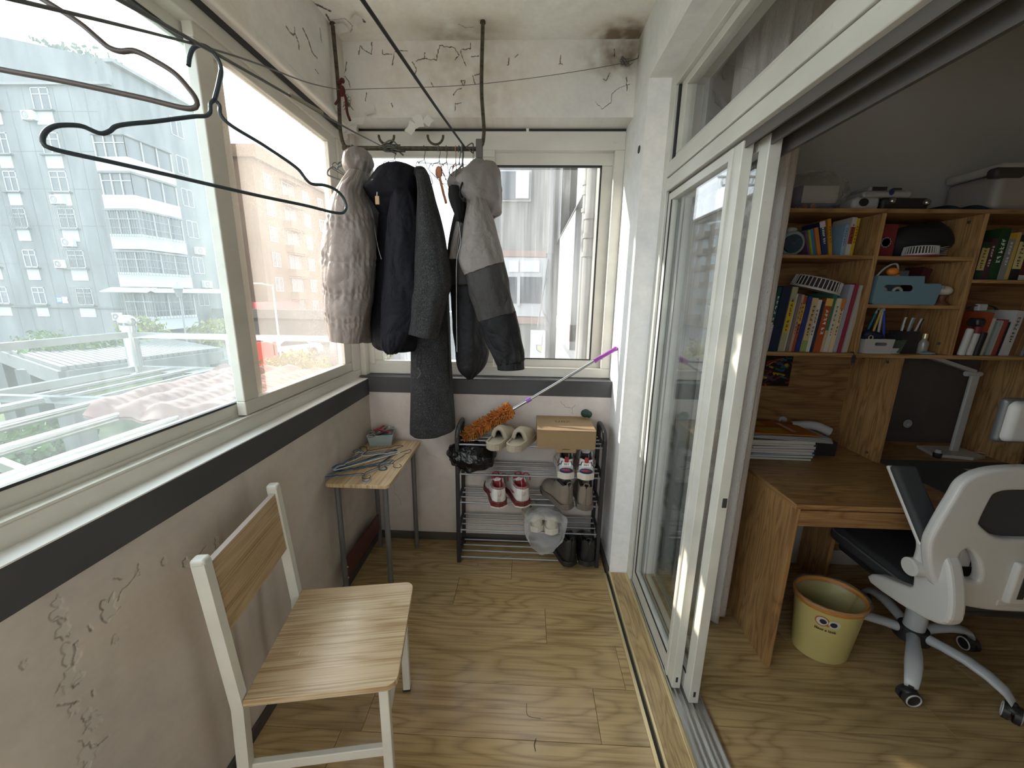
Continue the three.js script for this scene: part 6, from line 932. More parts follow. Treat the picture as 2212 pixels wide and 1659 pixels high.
{
  const zs = -1.815, base = 1.2715, X = (u) => at(u, 757, 'z', zs).x, H = (v, u) => at(u, v, 'z', zs).y - base;
  const row = [[1650, 1658, 613, '#0f4a49', 'dark green book with pale foot band at left of the lower shelf', '#b9b6bd', [0, 0.42], 0, false], [1659, 1677, 612, '#16223f', 'thick navy folder on the lower shelf', null, null, -1], [1678, 1689, 613, '#9d9a7d', 'grey book with yellow title band on the lower shelf', '#c2a92c', [0.3, 0.78], 1, true], [1690, 1695, 628, '#b8b3ad', 'thin grey magazine on the lower shelf', null, null, -1], [1696, 1700, 628, '#77706b', 'thin brown magazine on the lower shelf', null, null, -1], [1701, 1706, 630, '#ad8f7d', 'pinkish book with printed spine on the lower shelf', null, null, 0, true], [1707, 1715, 632, '#9b4a33', 'brick red book with yellow band on the lower shelf', '#c79f2a', [0.5, 0.85], 1, true], [1716, 1725, 634, '#1f3470', 'royal blue book on the lower shelf', null, null, -1], [1726, 1737, 637, '#c1a77e', 'tan book with green foot on the lower shelf', '#7f9a55', [0, 0.22], 0, true], [1738, 1748, 641, '#c9c6c0', 'white book with black title on the lower shelf', null, null, 1, true], [1749, 1753, 645, '#1d2840', 'thin dark blue book on the lower shelf', null, null, -1], [1754, 1768, 638, '#9a4820', 'orange brown book with white title on the lower shelf', '#cfa253', [0.86, 1], 2, false], [1769, 1777, 628, '#356a55', 'tall green and cream book on the lower shelf', '#b3a284', [0, 0.38], -1, true], [1778, 1786, 638, '#c7beac', 'cream book with black title on the lower shelf', null, null, 0, true], [1787, 1795, 639, '#cdb994', 'cream book with orange head on the lower shelf', '#b8763a', [0.8, 1], 1, true], [1799, 1807, 608, '#9a9ba8', 'grey plastic folder standing on the lower shelf', null, null, -1], [1808, 1815, 606, '#8a2c3c', 'thin crimson folder on the lower shelf', null, null, -1], [1817, 1822, 610, '#a9a8a4', 'bundle of white papers beside the crimson folder', null, null, -1], [1825, 1830, 612, '#b3a58d', 'thin tan booklet leaning on the first divider', null, null, -1]];
  row.forEach(([u0, u1, tv, c, l, bd, ba, tx, dk], i) => { const x = X(u0), w = X(u1 + 0.6) - x, top = tv + 6; book(l, x, base, zs + (i % 3) * 0.004, w, Math.min(0.31, H(top, u0 + (1362 - 1340) * 1.2 + 15)), 0.19, c, { lean: 0.07, band: bd, bandAt: ba ?? [0, 0.2], text: tx, dark: dk }); });
}
{ // upper left bay: clock and small books
  const base = 1.6905, zs = -1.82, X = (u) => at(u, 549, 'z', zs).x;
  const c = thing('alarm_clock', 'round grey green table clock on the upper left shelf', 'clock', [X(1713), base + 0.05, zs - 0.02]); part('case', sphere(0, 0, 0, 0.052, 1, 1, 0.6, 24), std({ color: rgb(0.3, 0.4, 0.4), roughness: 0.5 }), c); part('dial', new THREE.CylinderGeometry(0.038, 0.038, 0.012, 24).rotateX(Math.PI / 2).translate(-0.012, -0.004, 0.026), std({ color: rgb(0.03, 0.05, 0.07), roughness: 0.3 }), c); part('hand', [bar(V(-0.012, -0.004, 0.0335), V(0.01, 0.018, 0.0335), 0.002, 0.002), bar(V(-0.012, -0.004, 0.0335), V(-0.028, 0.004, 0.0335), 0.002, 0.002)], M.steel, c);
  solo('small_toy', [sphere(X(1712), base + 0.106, zs - 0.03, 0.018, 1.2, 0.7, 0.8), rb(X(1690), X(1706), base + 0.0, base + 0.08, zs - 0.06, zs - 0.03, 0.004), bb(X(1700), X(1722), base + 0.095, base + 0.1, zs - 0.03, zs - 0.02)], std({ color: rgb(0.36, 0.35, 0.34), roughness: 0.6 }), 'small pale figure perched behind the table clock', 'toy');
  [[1741, 1745, 0.1, '#5b3a5e', 0.3, 'little purple book beside the table clock'], [1746, 1750, 0.105, '#8b9a35', 0.3, 'little lime book in the upper left shelf'], [1751, 1757, 0.11, '#2a6ca0', 0.3, 'little bright blue book in the upper left shelf'], [1758, 1766, 0.115, '#b06d33', 0.3, 'little orange brown book in the upper left shelf'], [1768, 1780, 0.14, '#1c2e52', 0.28, 'navy and white book leaning in the upper left shelf'], [1783, 1790, 0.15, '#b57f1f', 0.22, 'amber yellow book leaning in the upper left shelf'], [1814, 1821, 0.13, '#7d9ab0', 0.02, 'thin light blue book in the upper left shelf'], [1823, 1833, 0.155, '#b8b4ae', 0.03, 'white book with red band in the upper left shelf'], [1835, 1842, 0.152, '#bfa21f', 0.03, 'bright yellow book against the divider']].forEach(([u0, u1, h, c2, ln, l], i) => { const x = X(u0) - (ln > 0.1 ? 0.02 : 0), w = X(u1) - X(u0); const b = book(l, x, base, zs + 0.005 * (i % 2), w, h, 0.11, c2, { lean: ln > 0.1 ? -ln : ln, text: i > 3 ? i % 3 : -1, dark: i !== 4, band: i === 7 ? '#8a3a28' : i === 4 ? '#b9b7b0' : null, bandAt: i === 7 ? [0.3, 0.75] : [0.82, 1] }); if (ln > 0.1) b.position.x += h * Math.sin(ln); });
}
{ // middle column
  const zs = -1.83; const X = (u, v) => at(u, v, 'z', zs).x;
  const rbx = thing('red_box', 'dark red gift box with pale emblem in the upper middle bay', 'box', [X(1912, 549), 1.6885, -1.87]); part('carton', rb(-0.045, 0.04, 0, 0.135, -0.05, 0.03, 0.002), std({ color: rgb(0.16, 0.018, 0.02), roughness: 0.5 }), rbx); part('emblem', [0, 1, 2].map((i) => bb(-0.016, 0.016, -0.016, 0.016, -0.001, 0.001).rotateZ(i * 0.52).translate(0, 0.06, 0.0315)), std({ color: rgb(0.25, 0.3, 0.36), roughness: 0.6 }), rbx); part('ribbon', bb(-0.02, 0.03, 0.135, 0.15, -0.03, -0.028), M.facePale, rbx);
  const cap = new THREE.SphereGeometry(1, 28, 18); { const p = cap.attributes.position; for (let i = 0; i < p.count; i++) { const x = p.getX(i), y = p.getY(i), z = p.getZ(i), k = 1 + 0.12 * fbm(x * 2, y * 2, z * 2, 3); p.setXYZ(i, x * 0.145 * k, Math.max(-0.06, y * 0.085 * k + (x > 0.3 ? 0.02 : 0)), z * 0.08 * k); } cap.computeVertexNormals(); }
  solo('black_bag', cap.translate(X(2005, 530) + 0.015, 1.7495, -1.91), std({ color: rgb(0.012, 0.012, 0.014), roughness: 0.8 }), 'crumpled black fabric bag in the upper middle bay', 'bag');
  const pp = []; for (let i = 0; i < 5; i++) pp.push(bar(V(X(1955, 530) + i * 0.012, 1.6905 + i * 0.0022, -1.815), V(X(2035, 540) - 0.01, 1.73 - i * 0.008, -1.82), 0.05, 0.0012)); solo('leaflets', pp, M.facePale, 'fan of white leaflets before the black bag', 'paper');
  fan('white vent fan lying flat on a red disc in the upper middle bay', X(1978, 545), 1.6885, -1.81, 0.058, 0.042, 0);
  function fan(label, x, y, z, r, h, tilt) { const f = thing('round_fan', label, 'fan', [x, y, z]); f.rotation.z = tilt; const m = std({ color: rgb(0.5, 0.49, 0.46), roughness: 0.5 }); part('rim', [lathe([[r * 0.98, 0], [r, 0.004], [r, 0.008], [r * 0.96, 0.01]], 36), lathe([[r * 0.9, h * 0.9], [r * 0.96, h * 0.94], [r * 0.8, h], [0.001, h]], 36)], m, f); for (let i = 0; i < 36; i++) { const a = (i / 36) * 6.283; part('vent_slat', bar(V(Math.cos(a) * r * 0.97, 0.008, Math.sin(a) * r * 0.97), V(Math.cos(a) * r * 0.92, h * 0.94, Math.sin(a) * r * 0.92), 0.0035, 0.003), m, f); } part('core', lathe([[r * 0.8, 0.002], [r * 0.78, h * 0.9]], 24), M.lining, f); part('base', new THREE.CylinderGeometry(r * 1.02, r * 1.02, 0.004, 36).translate(0, 0.002, 0), y > 1.65 ? std({ color: rgb(0.25, 0.03, 0.05), roughness: 0.5 }) : m, f); return f; }
  const f2 = fan('cream round vent fan resting on the tops of the books', at(1765, 625, 'z', -1.86).x, 1.545, -1.88, 0.098, 0.055, -0.22); f2.rotation.x = 0.12;
  // blue organiser with slot
  const ob = thing('blue_organiser', 'light blue desk organiser with oval slot on the middle shelf', 'organiser', [X(1872, 654), 1.487, -1.80]); const bl = std({ color: rgb(0.15, 0.25, 0.31), roughness: 0.5 });
  const s = new THREE.Shape(); s.moveTo(0.006, 0); s.lineTo(0.25, 0); s.quadraticCurveTo(0.262, 0.0, 0.262, 0.02); s.lineTo(0.272, 0.075); s.quadraticCurveTo(0.268, 0.09, 0.255, 0.09); s.lineTo(0.195, 0.09); s.lineTo(0.19, 0.12); s.lineTo(0.0, 0.12); s.lineTo(-0.004, 0.01); const hp = new THREE.Path(); hp.absarc(0.045, 0.07, 0.014, Math.PI / 2, Math.PI * 1.5); hp.absarc(0.14, 0.07, 0.014, -Math.PI / 2, Math.PI / 2); s.holes.push(hp);
  part('front', extr(s, 0.004, 0.001), bl, ob); part('tray', [bb(0, 0.262, 0, 0.004, -0.12, 0), bb(0, 0.004, 0, 0.12, -0.12, 0), bb(0.258, 0.262, 0, 0.088, -0.12, 0), bb(0, 0.262, 0, 0.09, -0.124, -0.12)], bl, ob);
  const tapes = (x, l, c) => { const t = solo('tape_roll', new THREE.TorusGeometry(0.017, 0.006, 8, 20).translate(x, 1.487 + 0.055, -1.825), std({ color: c, roughness: 0.5 }), l, 'tape'); return t; }; tapes(ob.position.x + 0.05, 'white tape roll inside the blue organiser slot', rgb(0.45, 0.45, 0.46)); tapes(ob.position.x + 0.115, 'cream tape roll inside the blue organiser slot', rgb(0.45, 0.42, 0.33));
  const om = at(1933, 586, 'z', -1.82); solo('orange_ball', [sphere(om.x, 1.487 + 0.14, -1.83, 0.021, 1.1, 0.8, 0.9), bb(om.x + 0.01, om.x + 0.025, 1.6, 1.615, -1.84, -1.82)], std({ color: rgb(0.75, 0.22, 0.03), roughness: 0.4 }), 'orange rounded gadget on the blue organiser', 'gadget');
  solo('white_cable', tube([V(ob.position.x + 0.01, 1.595, -1.83), V(ob.position.x + 0.05, 1.645, -1.83), V(ob.position.x + 0.1, 1.66, -1.84), V(ob.position.x + 0.13, 1.61, -1.85)], 0.004, 30, 6), M.facePale, 'looped white cable sticking out of the blue organiser', 'cable');
  solo('grey_case', rb(ob.position.x + 0.1, ob.position.x + 0.165, 1.58, 1.635, -1.86, -1.84, 0.006), M.greyTube, 'small grey case behind the orange gadget', 'case');
  const cr2 = book('dark crimson notebook leaning in the blue organiser', ob.position.x + 0.2, 1.53, -1.85, 0.04, 0.125, 0.09, '#3e1018', { lean: 0.25 }); 
  solo('leather_pouch', rb(X(2012, 640), 1.868, 1.488, 1.585, -1.95, -1.90, 0.02, 3), std({ color: rgb(0.05, 0.012, 0.016), roughness: 0.4 }), 'dark red leather pouch at right of the middle shelf', 'pouch');
  const wl2 = thing('ball_figure', 'white ball on a brown stand before the leather pouch', 'ornament', [X(2032, 650), 1.4875, -1.83]); part('ball', sphere(0, 0.062, 0, 0.03, 1, 0.75, 1), std({ color: rgb(0.52, 0.5, 0.42), roughness: 0.4 }), wl2); part('stripe', new THREE.TorusGeometry(0.0285, 0.003, 6, 24, Math.PI).rotateY(0.9).scale(1, 0.76, 1).translate(0, 0.062, 0), M.brass, wl2); part('stand', [lathe([[0.028, 0], [0.03, 0.006], [0.012, 0.02], [0.016, 0.042], [0.02, 0.045]], 20)], std({ color: rgb(0.12, 0.05, 0.03), roughness: 0.5 }), wl2);
  // lower middle bay
  const wb2 = thing('white_bin', 'small white bin with oval slot on the lower middle shelf', 'bin', [X(1852, 756), 1.2715, -1.80]); const wm = std({ color: rgb(0.42, 0.41, 0.39), roughness: 0.5 }); const q = new THREE.Shape(); q.moveTo(0.008, 0); q.lineTo(0.118, 0); q.lineTo(0.126, 0.064); q.lineTo(0.0, 0.064); const h2 = new THREE.Path(); h2.absarc(0.05, 0.042, 0.008, Math.PI / 2, Math.PI * 1.5); h2.absarc(0.088, 0.042, 0.008, -Math.PI / 2, Math.PI / 2); q.holes.push(h2); part('front', extr(q, 0.004, 0.001), wm, wb2); part('tray', [bb(0.005, 0.12, 0, 0.004, -0.13, 0), bb(0.002, 0.006, 0, 0.062, -0.13, 0), bb(0.119, 0.123, 0, 0.062, -0.13, 0)], wm, wb2);
  const wx = wb2.position.x; solo('navy_cloth', [sphere(wx + 0.06, 1.345, -1.85, 0.05, 1, 0.45, 0.8), sphere(wx + 0.035, 1.355, -1.835, 0.02)], std({ color: rgb(0.012, 0.016, 0.04), roughness: 0.8 }), 'bunched navy cloth filling the small white bin', 'cloth');
  solo('key_ring', new THREE.TorusGeometry(0.009, 0.002, 6, 18).translate(wx + 0.022, 1.342, -1.80), M.brass, 'brass ring on the navy cloth in the white bin', 'ring');
  const pensAt = (x0, n, cols, lab) => cols.forEach(([c, nm], i) => { const p = thing('pen', `${nm} ${lab}`, 'pen', [x0 + i * (0.085 / n), 1.33 + (i % 3) * 0.006, -1.87 + (i % 2) * 0.02], 'pens in the shelf'); p.rotation.z = -0.25 + i * 0.09; part('barrel', rod(V(0, 0, 0), V(0, 0.12, 0), 0.005, 8), bm(c), p); part('cap', rod(V(0, 0.12, 0), V(0, 0.135, 0), 0.0055, 8, 0.003), M.facePale, p); });
  pensAt(wx + 0.05, 6, [['#2b6a86', 'teal marker'], ['#b39a2a', 'yellow marker'], ['#1c1c20', 'black marker'], ['#a8a49a', 'white marker'], ['#1f2f80', 'blue marker'], ['#243a9a', 'bright blue pen']], 'standing behind the small white bin');
  const ph = thing('pen_holder', 'black square pen holder on the lower middle shelf', 'pen holder', [X(1962, 740), 1.2715, -1.86]); part('cup', [bb(-0.035, 0.035, 0, 0.003, -0.035, 0.035), bb(-0.037, -0.034, 0, 0.1, -0.036, 0.036), bb(0.034, 0.037, 0, 0.1, -0.036, 0.036), bb(-0.036, 0.036, 0, 0.1, 0.034, 0.037), bb(-0.036, 0.036, 0, 0.1, -0.037, -0.034)], M.blackPlastic, ph);
  [['#b6b8b8', 'silver'], ['#9aa0a2', 'grey'], ['#8f9496', 'pale grey'], ['#b3a8a4', 'pinkish'], ['#1d2321', 'dark green']].forEach(([c, nm], i) => { const p = thing('pen', `${nm} pen standing in the black pen holder`, 'pen', [ph.position.x - 0.024 + i * 0.012, 1.277, -1.86 + (i % 2) * 0.012], 'pens in the black holder'); p.rotation.z = -0.1 - i * 0.05; part('barrel', rod(V(0, 0, 0), V(0, 0.155, 0), 0.0045, 8), bm(c), p); part('clip', bb(-0.001, 0.001, 0.12, 0.15, 0.004, 0.006), M.steel, p); });
  solo('green_card', bar(V(X(1925, 755), 1.274, -1.815), V(X(1945, 740), 1.33, -1.83), 0.004, 0.05, V(0, 0, 1)), std({ color: rgb(0.08, 0.1, 0.07), roughness: 0.6 }), 'dark green card leaning before the pen holder', 'card'); solo('cream_card', bb(X(1914, 756), X(1932, 756), 1.272, 1.296, -1.805, -1.803), M.facePale, 'little cream card beside the white bin', 'card');
  const bt = thing('glass_bottle', 'small clear bottle with brass cap on the lower middle shelf', 'bottle', [X(1990, 752), 1.2715, -1.825]); part('body', lathe([[0.001, 0], [0.018, 0.001], [0.018, 0.05], [0.009, 0.062], [0.009, 0.07]], 20), phys({ color: rgb(0.7, 0.66, 0.62), transmission: 0.7, roughness: 0.1, thickness: 0 }), bt); part('cap', rod(V(0, 0.068, 0), V(0, 0.09, 0), 0.009, 14), M.brass, bt);
  solo('blue_soap', sphere(X(1992, 755), 1.277, -1.805, 0.036, 1, 0.2, 0.4), std({ color: rgb(0.2, 0.3, 0.38), roughness: 0.4 }), 'pale blue flat oval case on the lower middle shelf edge', 'case');
  const pl = thing('usb_plug', 'black cable plug dangling over the shelf edge', 'plug', [at(1845, 762, 'z', -1.785).x, 1.25, -1.782]); part('body', rb(-0.006, 0.006, -0.02, 0.014, -0.004, 0.004, 0.002), M.blackPlastic, pl); part('tip', bb(-0.004, 0.004, -0.03, -0.02, -0.002, 0.002), M.steel, pl); part('cord', tube([V(0, 0.012, 0), V(0, 0.024, -0.004), V(0.004, 0.026, -0.03)], 0.002, 12, 5), M.blackPlastic, pl);
}
{ // right bay
  const zs = -1.82, X = (u, v) => at(u, v, 'z', zs).x;
  [[2093, 2100, 0.16, '#3f1319', 'dark red book at left of the upper right shelf', null, -1], [2101, 2117, 0.155, '#14351f', 'dark green book with cream title plate on the upper right shelf', '#bfae6c', 0], [2118, 2130, 0.17, '#43222c', 'dark plum book with pale scrawl on the upper right shelf', null, 1], [2131, 2152, 0.21, '#173d1e', 'tall green book with pale script on the upper right shelf', null, 2], [2153, 2167, 0.19, '#7d7d7a', 'grey book with gold head on the upper right shelf', '#b3872a', 1], [2168, 2176, 0.195, '#b59c55', 'thin gold book on the upper right shelf', null, -1], [2177, 2196, 0.185, '#15171a', 'black book with cream title plate on the upper right shelf', '#c6b880', 0], [2197, 2212, 0.18, '#4a1a1d', 'maroon book at the picture edge on the upper right shelf', '#b9b3a4', 1]].forEach(([u0, u1, h, c, l, bd, tx], i) => { const x = X(u0, 607), w = X(u1, 607) - x; book(l, x, 1.5975, zs, w, h, 0.16, c, { lean: 0.03, band: bd, bandAt: i === 4 ? [0.88, 1] : i === 7 ? [0, 0.12] : [0.25, 0.85], text: tx, dark: !!bd && i !== 4 }); });
  [[2100, 2116, 0.19, '#9a4420', 'orange card folder on the lower right shelf', -1], [2117, 2122, 0.165, '#b9b4a4', 'thin cream magazine on the lower right shelf', -1], [2123, 2130, 0.15, '#7b8785', 'grey green magazine on the lower right shelf', -1], [2131, 2136, 0.152, '#98a09c', 'pale grey magazine on the lower right shelf', -1], [2137, 2142, 0.155, '#b2aea4', 'white magazine on the lower right shelf', -1], [2143, 2150, 0.16, '#8e3a30', 'red topped magazine on the lower right shelf', -1], [2152, 2158, 0.15, '#1b1c22', 'thin black book on the lower right shelf', -1], [2160, 2178, 0.2, '#b5b3b0', 'thick white book with black title on the lower right shelf', 0], [2180, 2192, 0.19, '#6d4f33', 'brown kraft envelope on the lower right shelf', -1], [2193, 2203, 0.2, '#7a593a', 'second brown kraft envelope on the lower right shelf', -1], [2204, 2212, 0.17, '#7b8f99', 'pale blue book at the picture edge on the lower right shelf', -1]].forEach(([u0, u1, h, c, l, tx], i) => { const x = X(u0, 760), w = X(u1, 760) - x; book(l, x, 1.2715, zs + 0.004 * (i % 2), w, h, 0.17, c, { lean: 0.1, text: tx }); });
  const bottle = (l, u, h, r, c, cap) => { const b = thing('bottle', l, 'bottle', [X(u, 760), 1.2715, -1.80]); b.rotation.z = -0.1; part('body', lathe([[0.001, 0], [r, 0.002], [r, h * 0.95], [r * 0.8, h]], 20), bm(c), b); if (cap) part('cap', rod(V(0, h * 0.78, 0), V(0, h * 1.02, 0), r * 1.03, 16), bm(cap), b); };
  bottle('white tall bottle with blue foot on the lower right shelf', 2066, 0.118, 0.013, '#bcbab6', null); bottle('white bottle with crimson cap on the lower right shelf', 2081, 0.125, 0.014, '#b5b2ae', '#6d1420'); bottle('black slim bottle on the lower right shelf', 2096, 0.1, 0.013, '#101012', '#0c0c0e');
  const hpz = thing('headphones', 'black headphones with cable lying on the lower right books', 'headphones', [X(2130, 660), 1.47, -1.83]); part('band', new THREE.TorusGeometry(0.06, 0.006, 8, 24, Math.PI).scale(1, 0.35, 1), M.blackPlastic, hpz); part('earpiece', [rb(-0.03, 0.01, -0.004, 0.026, -0.01, 0.012, 0.006)], M.facePale, hpz);
  solo('dark_pouch', rb(X(2092, 690), X(2112, 690), 1.4, 1.435, -1.83, -1.78, 0.012, 3), M.blackPlastic, 'small black pouch above the bottles on the right shelf', 'pouch');
}
{ // on top of the hutch
  const T = 1.875, X = (u, v, z = -1.85) => at(u, v, 'z', z).x;
  const bx = thing('card_box', 'white and navy carton in the bag on top of the shelves', 'box', [X(1766, 445), T, -1.86]); part('carton', rb(-0.09, 0.075, 0.0, 0.1, -0.05, 0.02, 0.003), std({ color: rgb(0.05, 0.075, 0.14), roughness: 0.5 }), bx); part('label', rb(-0.078, 0.07, 0.03, 0.098, 0.0195, 0.022, 0.001), std({ color: rgb(0.5, 0.48, 0.44), roughness: 0.6 }), bx); part('sticker', [sphere(-0.06, 0.015, 0.02, 0.012, 1, 1, 0.2), sphere(-0.025, 0.016, 0.02, 0.012, 1, 1, 0.2)], std({ color: rgb(0.35, 0.14, 0.06), roughness: 0.5 }), bx);
  const g = new THREE.IcosahedronGeometry(1, 4); let m = mergeVertices(g.deleteAttribute('uv').deleteAttribute('normal')); const p = m.attributes.position, v = V(); for (let i = 0; i < p.count; i++) { v.fromBufferAttribute(p, i); v.multiplyScalar(1 + 0.25 * fbm(v.x * 3, v.y * 3, v.z * 3, 4)); p.setXYZ(i, X(1757, 445) + v.x * 0.135, Math.max(T + 0.002, T + 0.075 + v.y * 0.085), -1.87 + v.z * 0.1); } m.computeVertexNormals(); m = uvm(m);
  solo('plastic_bag', toCreasedNormals(m, 0.5), phys({ color: rgb(0.9, 0.9, 0.9), transmission: 0.92, roughness: 0.3, thickness: 0, bumpMap: wrinkle, bumpScale: 0.008 }), 'clear crinkled bag on top of the shelves', 'plastic bag');
  const gd = thing('camera_case', 'black lens box with two round knobs on top of the shelves', 'device', [X(1940, 443), T, -1.84]); part('body', rb(-0.09, 0.1, 0, 0.05, -0.08, 0.02, 0.012, 3), M.blackPlastic, gd); part('knob', [sphere(-0.055, 0.035, 0.022, 0.014), sphere(0.085, 0.03, 0.022, 0.014)], M.steel, gd);
  const g2 = thing('game_console', 'flat white and black device stacked on top of the lens box', 'device', [X(1905, 420), T + 0.05, -1.86]); part('shell', [rb(-0.1, 0.1, 0, 0.026, -0.09, 0.04, 0.012, 3), rb(-0.07, 0.08, 0.026, 0.046, -0.08, 0.03, 0.01, 3)], std({ color: rgb(0.36, 0.36, 0.36), roughness: 0.35 }), g2); part('vent', [rb(-0.06, 0.0, 0.028, 0.042, 0.029, 0.033, 0.004), rb(0.02, 0.06, 0.03, 0.038, 0.029, 0.033, 0.003)], M.blackPlastic, g2); part('badge', sphere(0.012, 0.02, 0.042, 0.011, 1, 1.2, 0.3), std({ color: rgb(0.02, 0.03, 0.12), roughness: 0.3 }), g2);
  const g3 = thing('white_case', 'white rounded case left of the lens box on top of the shelves', 'case', [X(1858, 443), T, -1.85]); part('shell', rb(-0.05, 0.06, 0, 0.055, -0.06, 0.03, 0.018, 3), std({ color: rgb(0.4, 0.4, 0.4), roughness: 0.4 }), g3); part('patch', sphere(-0.01, 0.03, 0.03, 0.02, 1, 0.8, 0.15), M.blackPlastic, g3);
  { const pos = [], idx = [], N = 24, Q = 6; for (let j = 0; j <= Q; j++) for (let i = 0; i <= N; i++) { const a = i / N; pos.push(lerp(X(1990, 445), X(2128, 445), a), T + 0.006 + 0.012 * Math.abs(Math.sin(a * 7)) * (0.5 + 0.5 * Math.sin(a * 3)) + 0.004 * PN.noise(i, j, 0), lerp(-1.95, -1.8, j / Q)); } for (let j = 0; j < Q; j++) for (let i = 0; i < N; i++) { const a = j * (N + 1) + i; idx.push(a, a + N + 1, a + 1, a + 1, a + N + 1, a + N + 2); } const gg = new THREE.BufferGeometry(); gg.setAttribute('position', new THREE.Float32BufferAttribute(pos, 3)); gg.setIndex(idx); gg.computeVertexNormals(); const tx = gg.clone().translate(0, -0.004, 0); solo('blue_sheet', [uvm(gg), uvm(tx)], std({ color: rgb(0.07, 0.17, 0.26), roughness: 0.4, side: THREE.DoubleSide }), 'folded blue plastic sheet on top of the shelves', 'sheet'); }
  const sb = thing('storage_tub', 'taupe lidded storage tub on top of the shelves at the right edge', 'storage box', [X(2130, 447) + 0.16, T, -1.93]); part('body', rb(-0.165, 0.2, 0, 0.15, -0.11, 0.11, 0.03, 4), std({ color: rgb(0.34, 0.31, 0.29), roughness: 0.35 }), sb); part('lid', rb(-0.17, 0.21, 0.15, 0.185, -0.115, 0.115, 0.012, 3), std({ color: rgb(0.5, 0.49, 0.47), roughness: 0.4 }), sb); part('handle', [rb(-0.2, -0.08, 0.125, 0.165, 0.08, 0.125, 0.014, 3)], std({ color: rgb(0.05, 0.045, 0.045), roughness: 0.4 }), sb);
}
{ // on the desk
  const D = 0.752, P = (u, v) => at(u, v, 'y', D);
  const stack = [['#1d3f2a', 0.014, 'dark green book at the bottom of the desk pile'], ['#7d8f86', 0.012, 'pale green book in the desk pile'], ['#2b6ea6', 0.008, 'blue booklet in the desk pile'], ['#b4b2b0', 0.012, 'white book in the desk pile'], ['#a7a4a2', 0.012, 'grey white book in the desk pile'], ['#56648a', 0.014, 'blue titled book in the desk pile'], ['#b0aca6', 0.01, 'cream book in the desk pile'], ['#a3a09c', 0.018, 'thick white magazine in the desk pile']];
  let y = D; stack.forEach(([c, h, l], i) => { const b = thing('book', l, 'book', [1.22 + 0.006 * (i % 3), y, -1.885], 'books piled on the desk'); b.rotation.y = 0.03 * (i % 3 - 1); part('cover', [bb(-0.15, 0.15, 0, 0.0016, -0.1, 0.1), bb(-0.15, 0.15, h - 0.0016, h, -0.1, 0.1)], bm(c), b); part('pages', bb(-0.148, 0.147, 0.0016, h - 0.0016, -0.098, 0.098), M.pages, b); y += h; });
  const pps = []; for (let i = 0; i < 5; i++) { pps.push(bb(-0.16, 0.2, 0, 0.0025, -0.11, 0.11).rotateY(0.06 * (i - 2)).rotateZ(-0.02 - i * 0.01).translate(1.24, y + 0.006 + i * 0.004, -1.885)); } solo('loose_papers', pps, M.facePale, 'loose white papers on top of the desk pile', 'paper'); y += 0.03;
  const ob = thing('workbook', 'orange and yellow workbook topmost on the desk pile', 'book', [1.22, y, -1.88]); ob.rotation.z = -0.03; part('cover', bb(-0.15, 0.16, 0, 0.005, -0.1, 0.1), bm('#a4601c'), ob); part('cover_print', [bb(-0.14, -0.02, 0.005, 0.0056, -0.09, -0.02), bb(-0.1, 0.03, 0.005, 0.0056, 0.01, 0.08)], bm('#a8922a'), ob); part('title', rb(0.06, 0.08, 0.0052, 0.0062, -0.07, 0.06, 0.0004), bm('#b9b09c'), ob);
  solo('paper_roll', [tube([V(1.37, y - 0.01, -1.96), V(1.46, y + 0.002, -1.93), V(1.52, y - 0.02, -1.9)], 0.022, 20, 12)], M.facePale, 'rolled white paper behind the desk pile', 'paper roll');
  solo('black_desk_box', rb(1.41, 1.53, D, D + 0.075, -1.96, -1.85, 0.006), M.blackPlastic, 'black box beside the desk pile', 'box');
  solo('desk_mat', rb(1.69, 2.45, D, D + 0.003, -1.83, -1.41, 0.001, 1), std({ color: rgb(0.055, 0.06, 0.06), roughness: 0.8 }), 'dark grey desk mat', 'desk mat');
  solo('paper_note', bb(2.02, 2.17, D + 0.003, D + 0.004, -1.74, -1.66), M.facePale, 'white note lying on the dark desk mat', 'paper');
  const lp = thing('desk_lamp', 'white folding desk lamp with flat base', 'lamp', [2.16, D, -1.93]); const wm = std({ color: rgb(0.5, 0.49, 0.46), roughness: 0.4 });
  part('base', extr([[-0.13, -0.04], [-0.1, 0.07], [0.06, 0.075], [0.1, 0.05], [0.1, -0.05], [0.02, -0.075]], 0.016, 0.004).rotateX(-Math.PI / 2), wm, lp); part('stem', rb(-0.005, 0.034, 0.014, 0.41, -0.016, 0.0, 0.006), wm, lp); part('hinge', [rod(V(-0.03, 0.412, -0.008), V(0.035, 0.412, -0.008), 0.012, 16), sphere(0.035, 0.412, -0.008, 0.012)], wm, lp); part('lamp_arm', bar(V(0.0, 0.425, -0.01), V(-0.32, 0.515, 0.03), 0.034, 0.016), wm, lp);
  solo('lamp_cord', tube([V(2.25, D + 0.006, -1.95), V(2.3, D + 0.012, -1.93), V(2.34, D + 0.005, -1.9), V(2.42, D + 0.004, -1.86)], 0.003, 24, 6), M.facePale, 'white lamp cord on the desk', 'cable');
  const j = thing('small_jar', 'little white capped jar before the lamp base', 'jar', [P(2023, 988).x, D, P(2023, 988).z]); part('body', lathe([[0.001, 0], [0.016, 0.001], [0.017, 0.022], [0.015, 0.026]], 18), M.blackPlastic, j); part('lid', rod(V(0, 0.024, 0), V(0, 0.042, 0), 0.015, 18, 0.011), M.facePale, j);
  solo('desk_calendar', [bar(V(1.70, D + 0.002, -1.93), V(1.74, D + 0.06, -1.93), 0.05, 0.002, V(0, 0, 1)), bb(1.73, 1.79, D, D + 0.05, -1.95, -1.948)], M.facePale, 'small white calendar card by the desk divider', 'calendar');
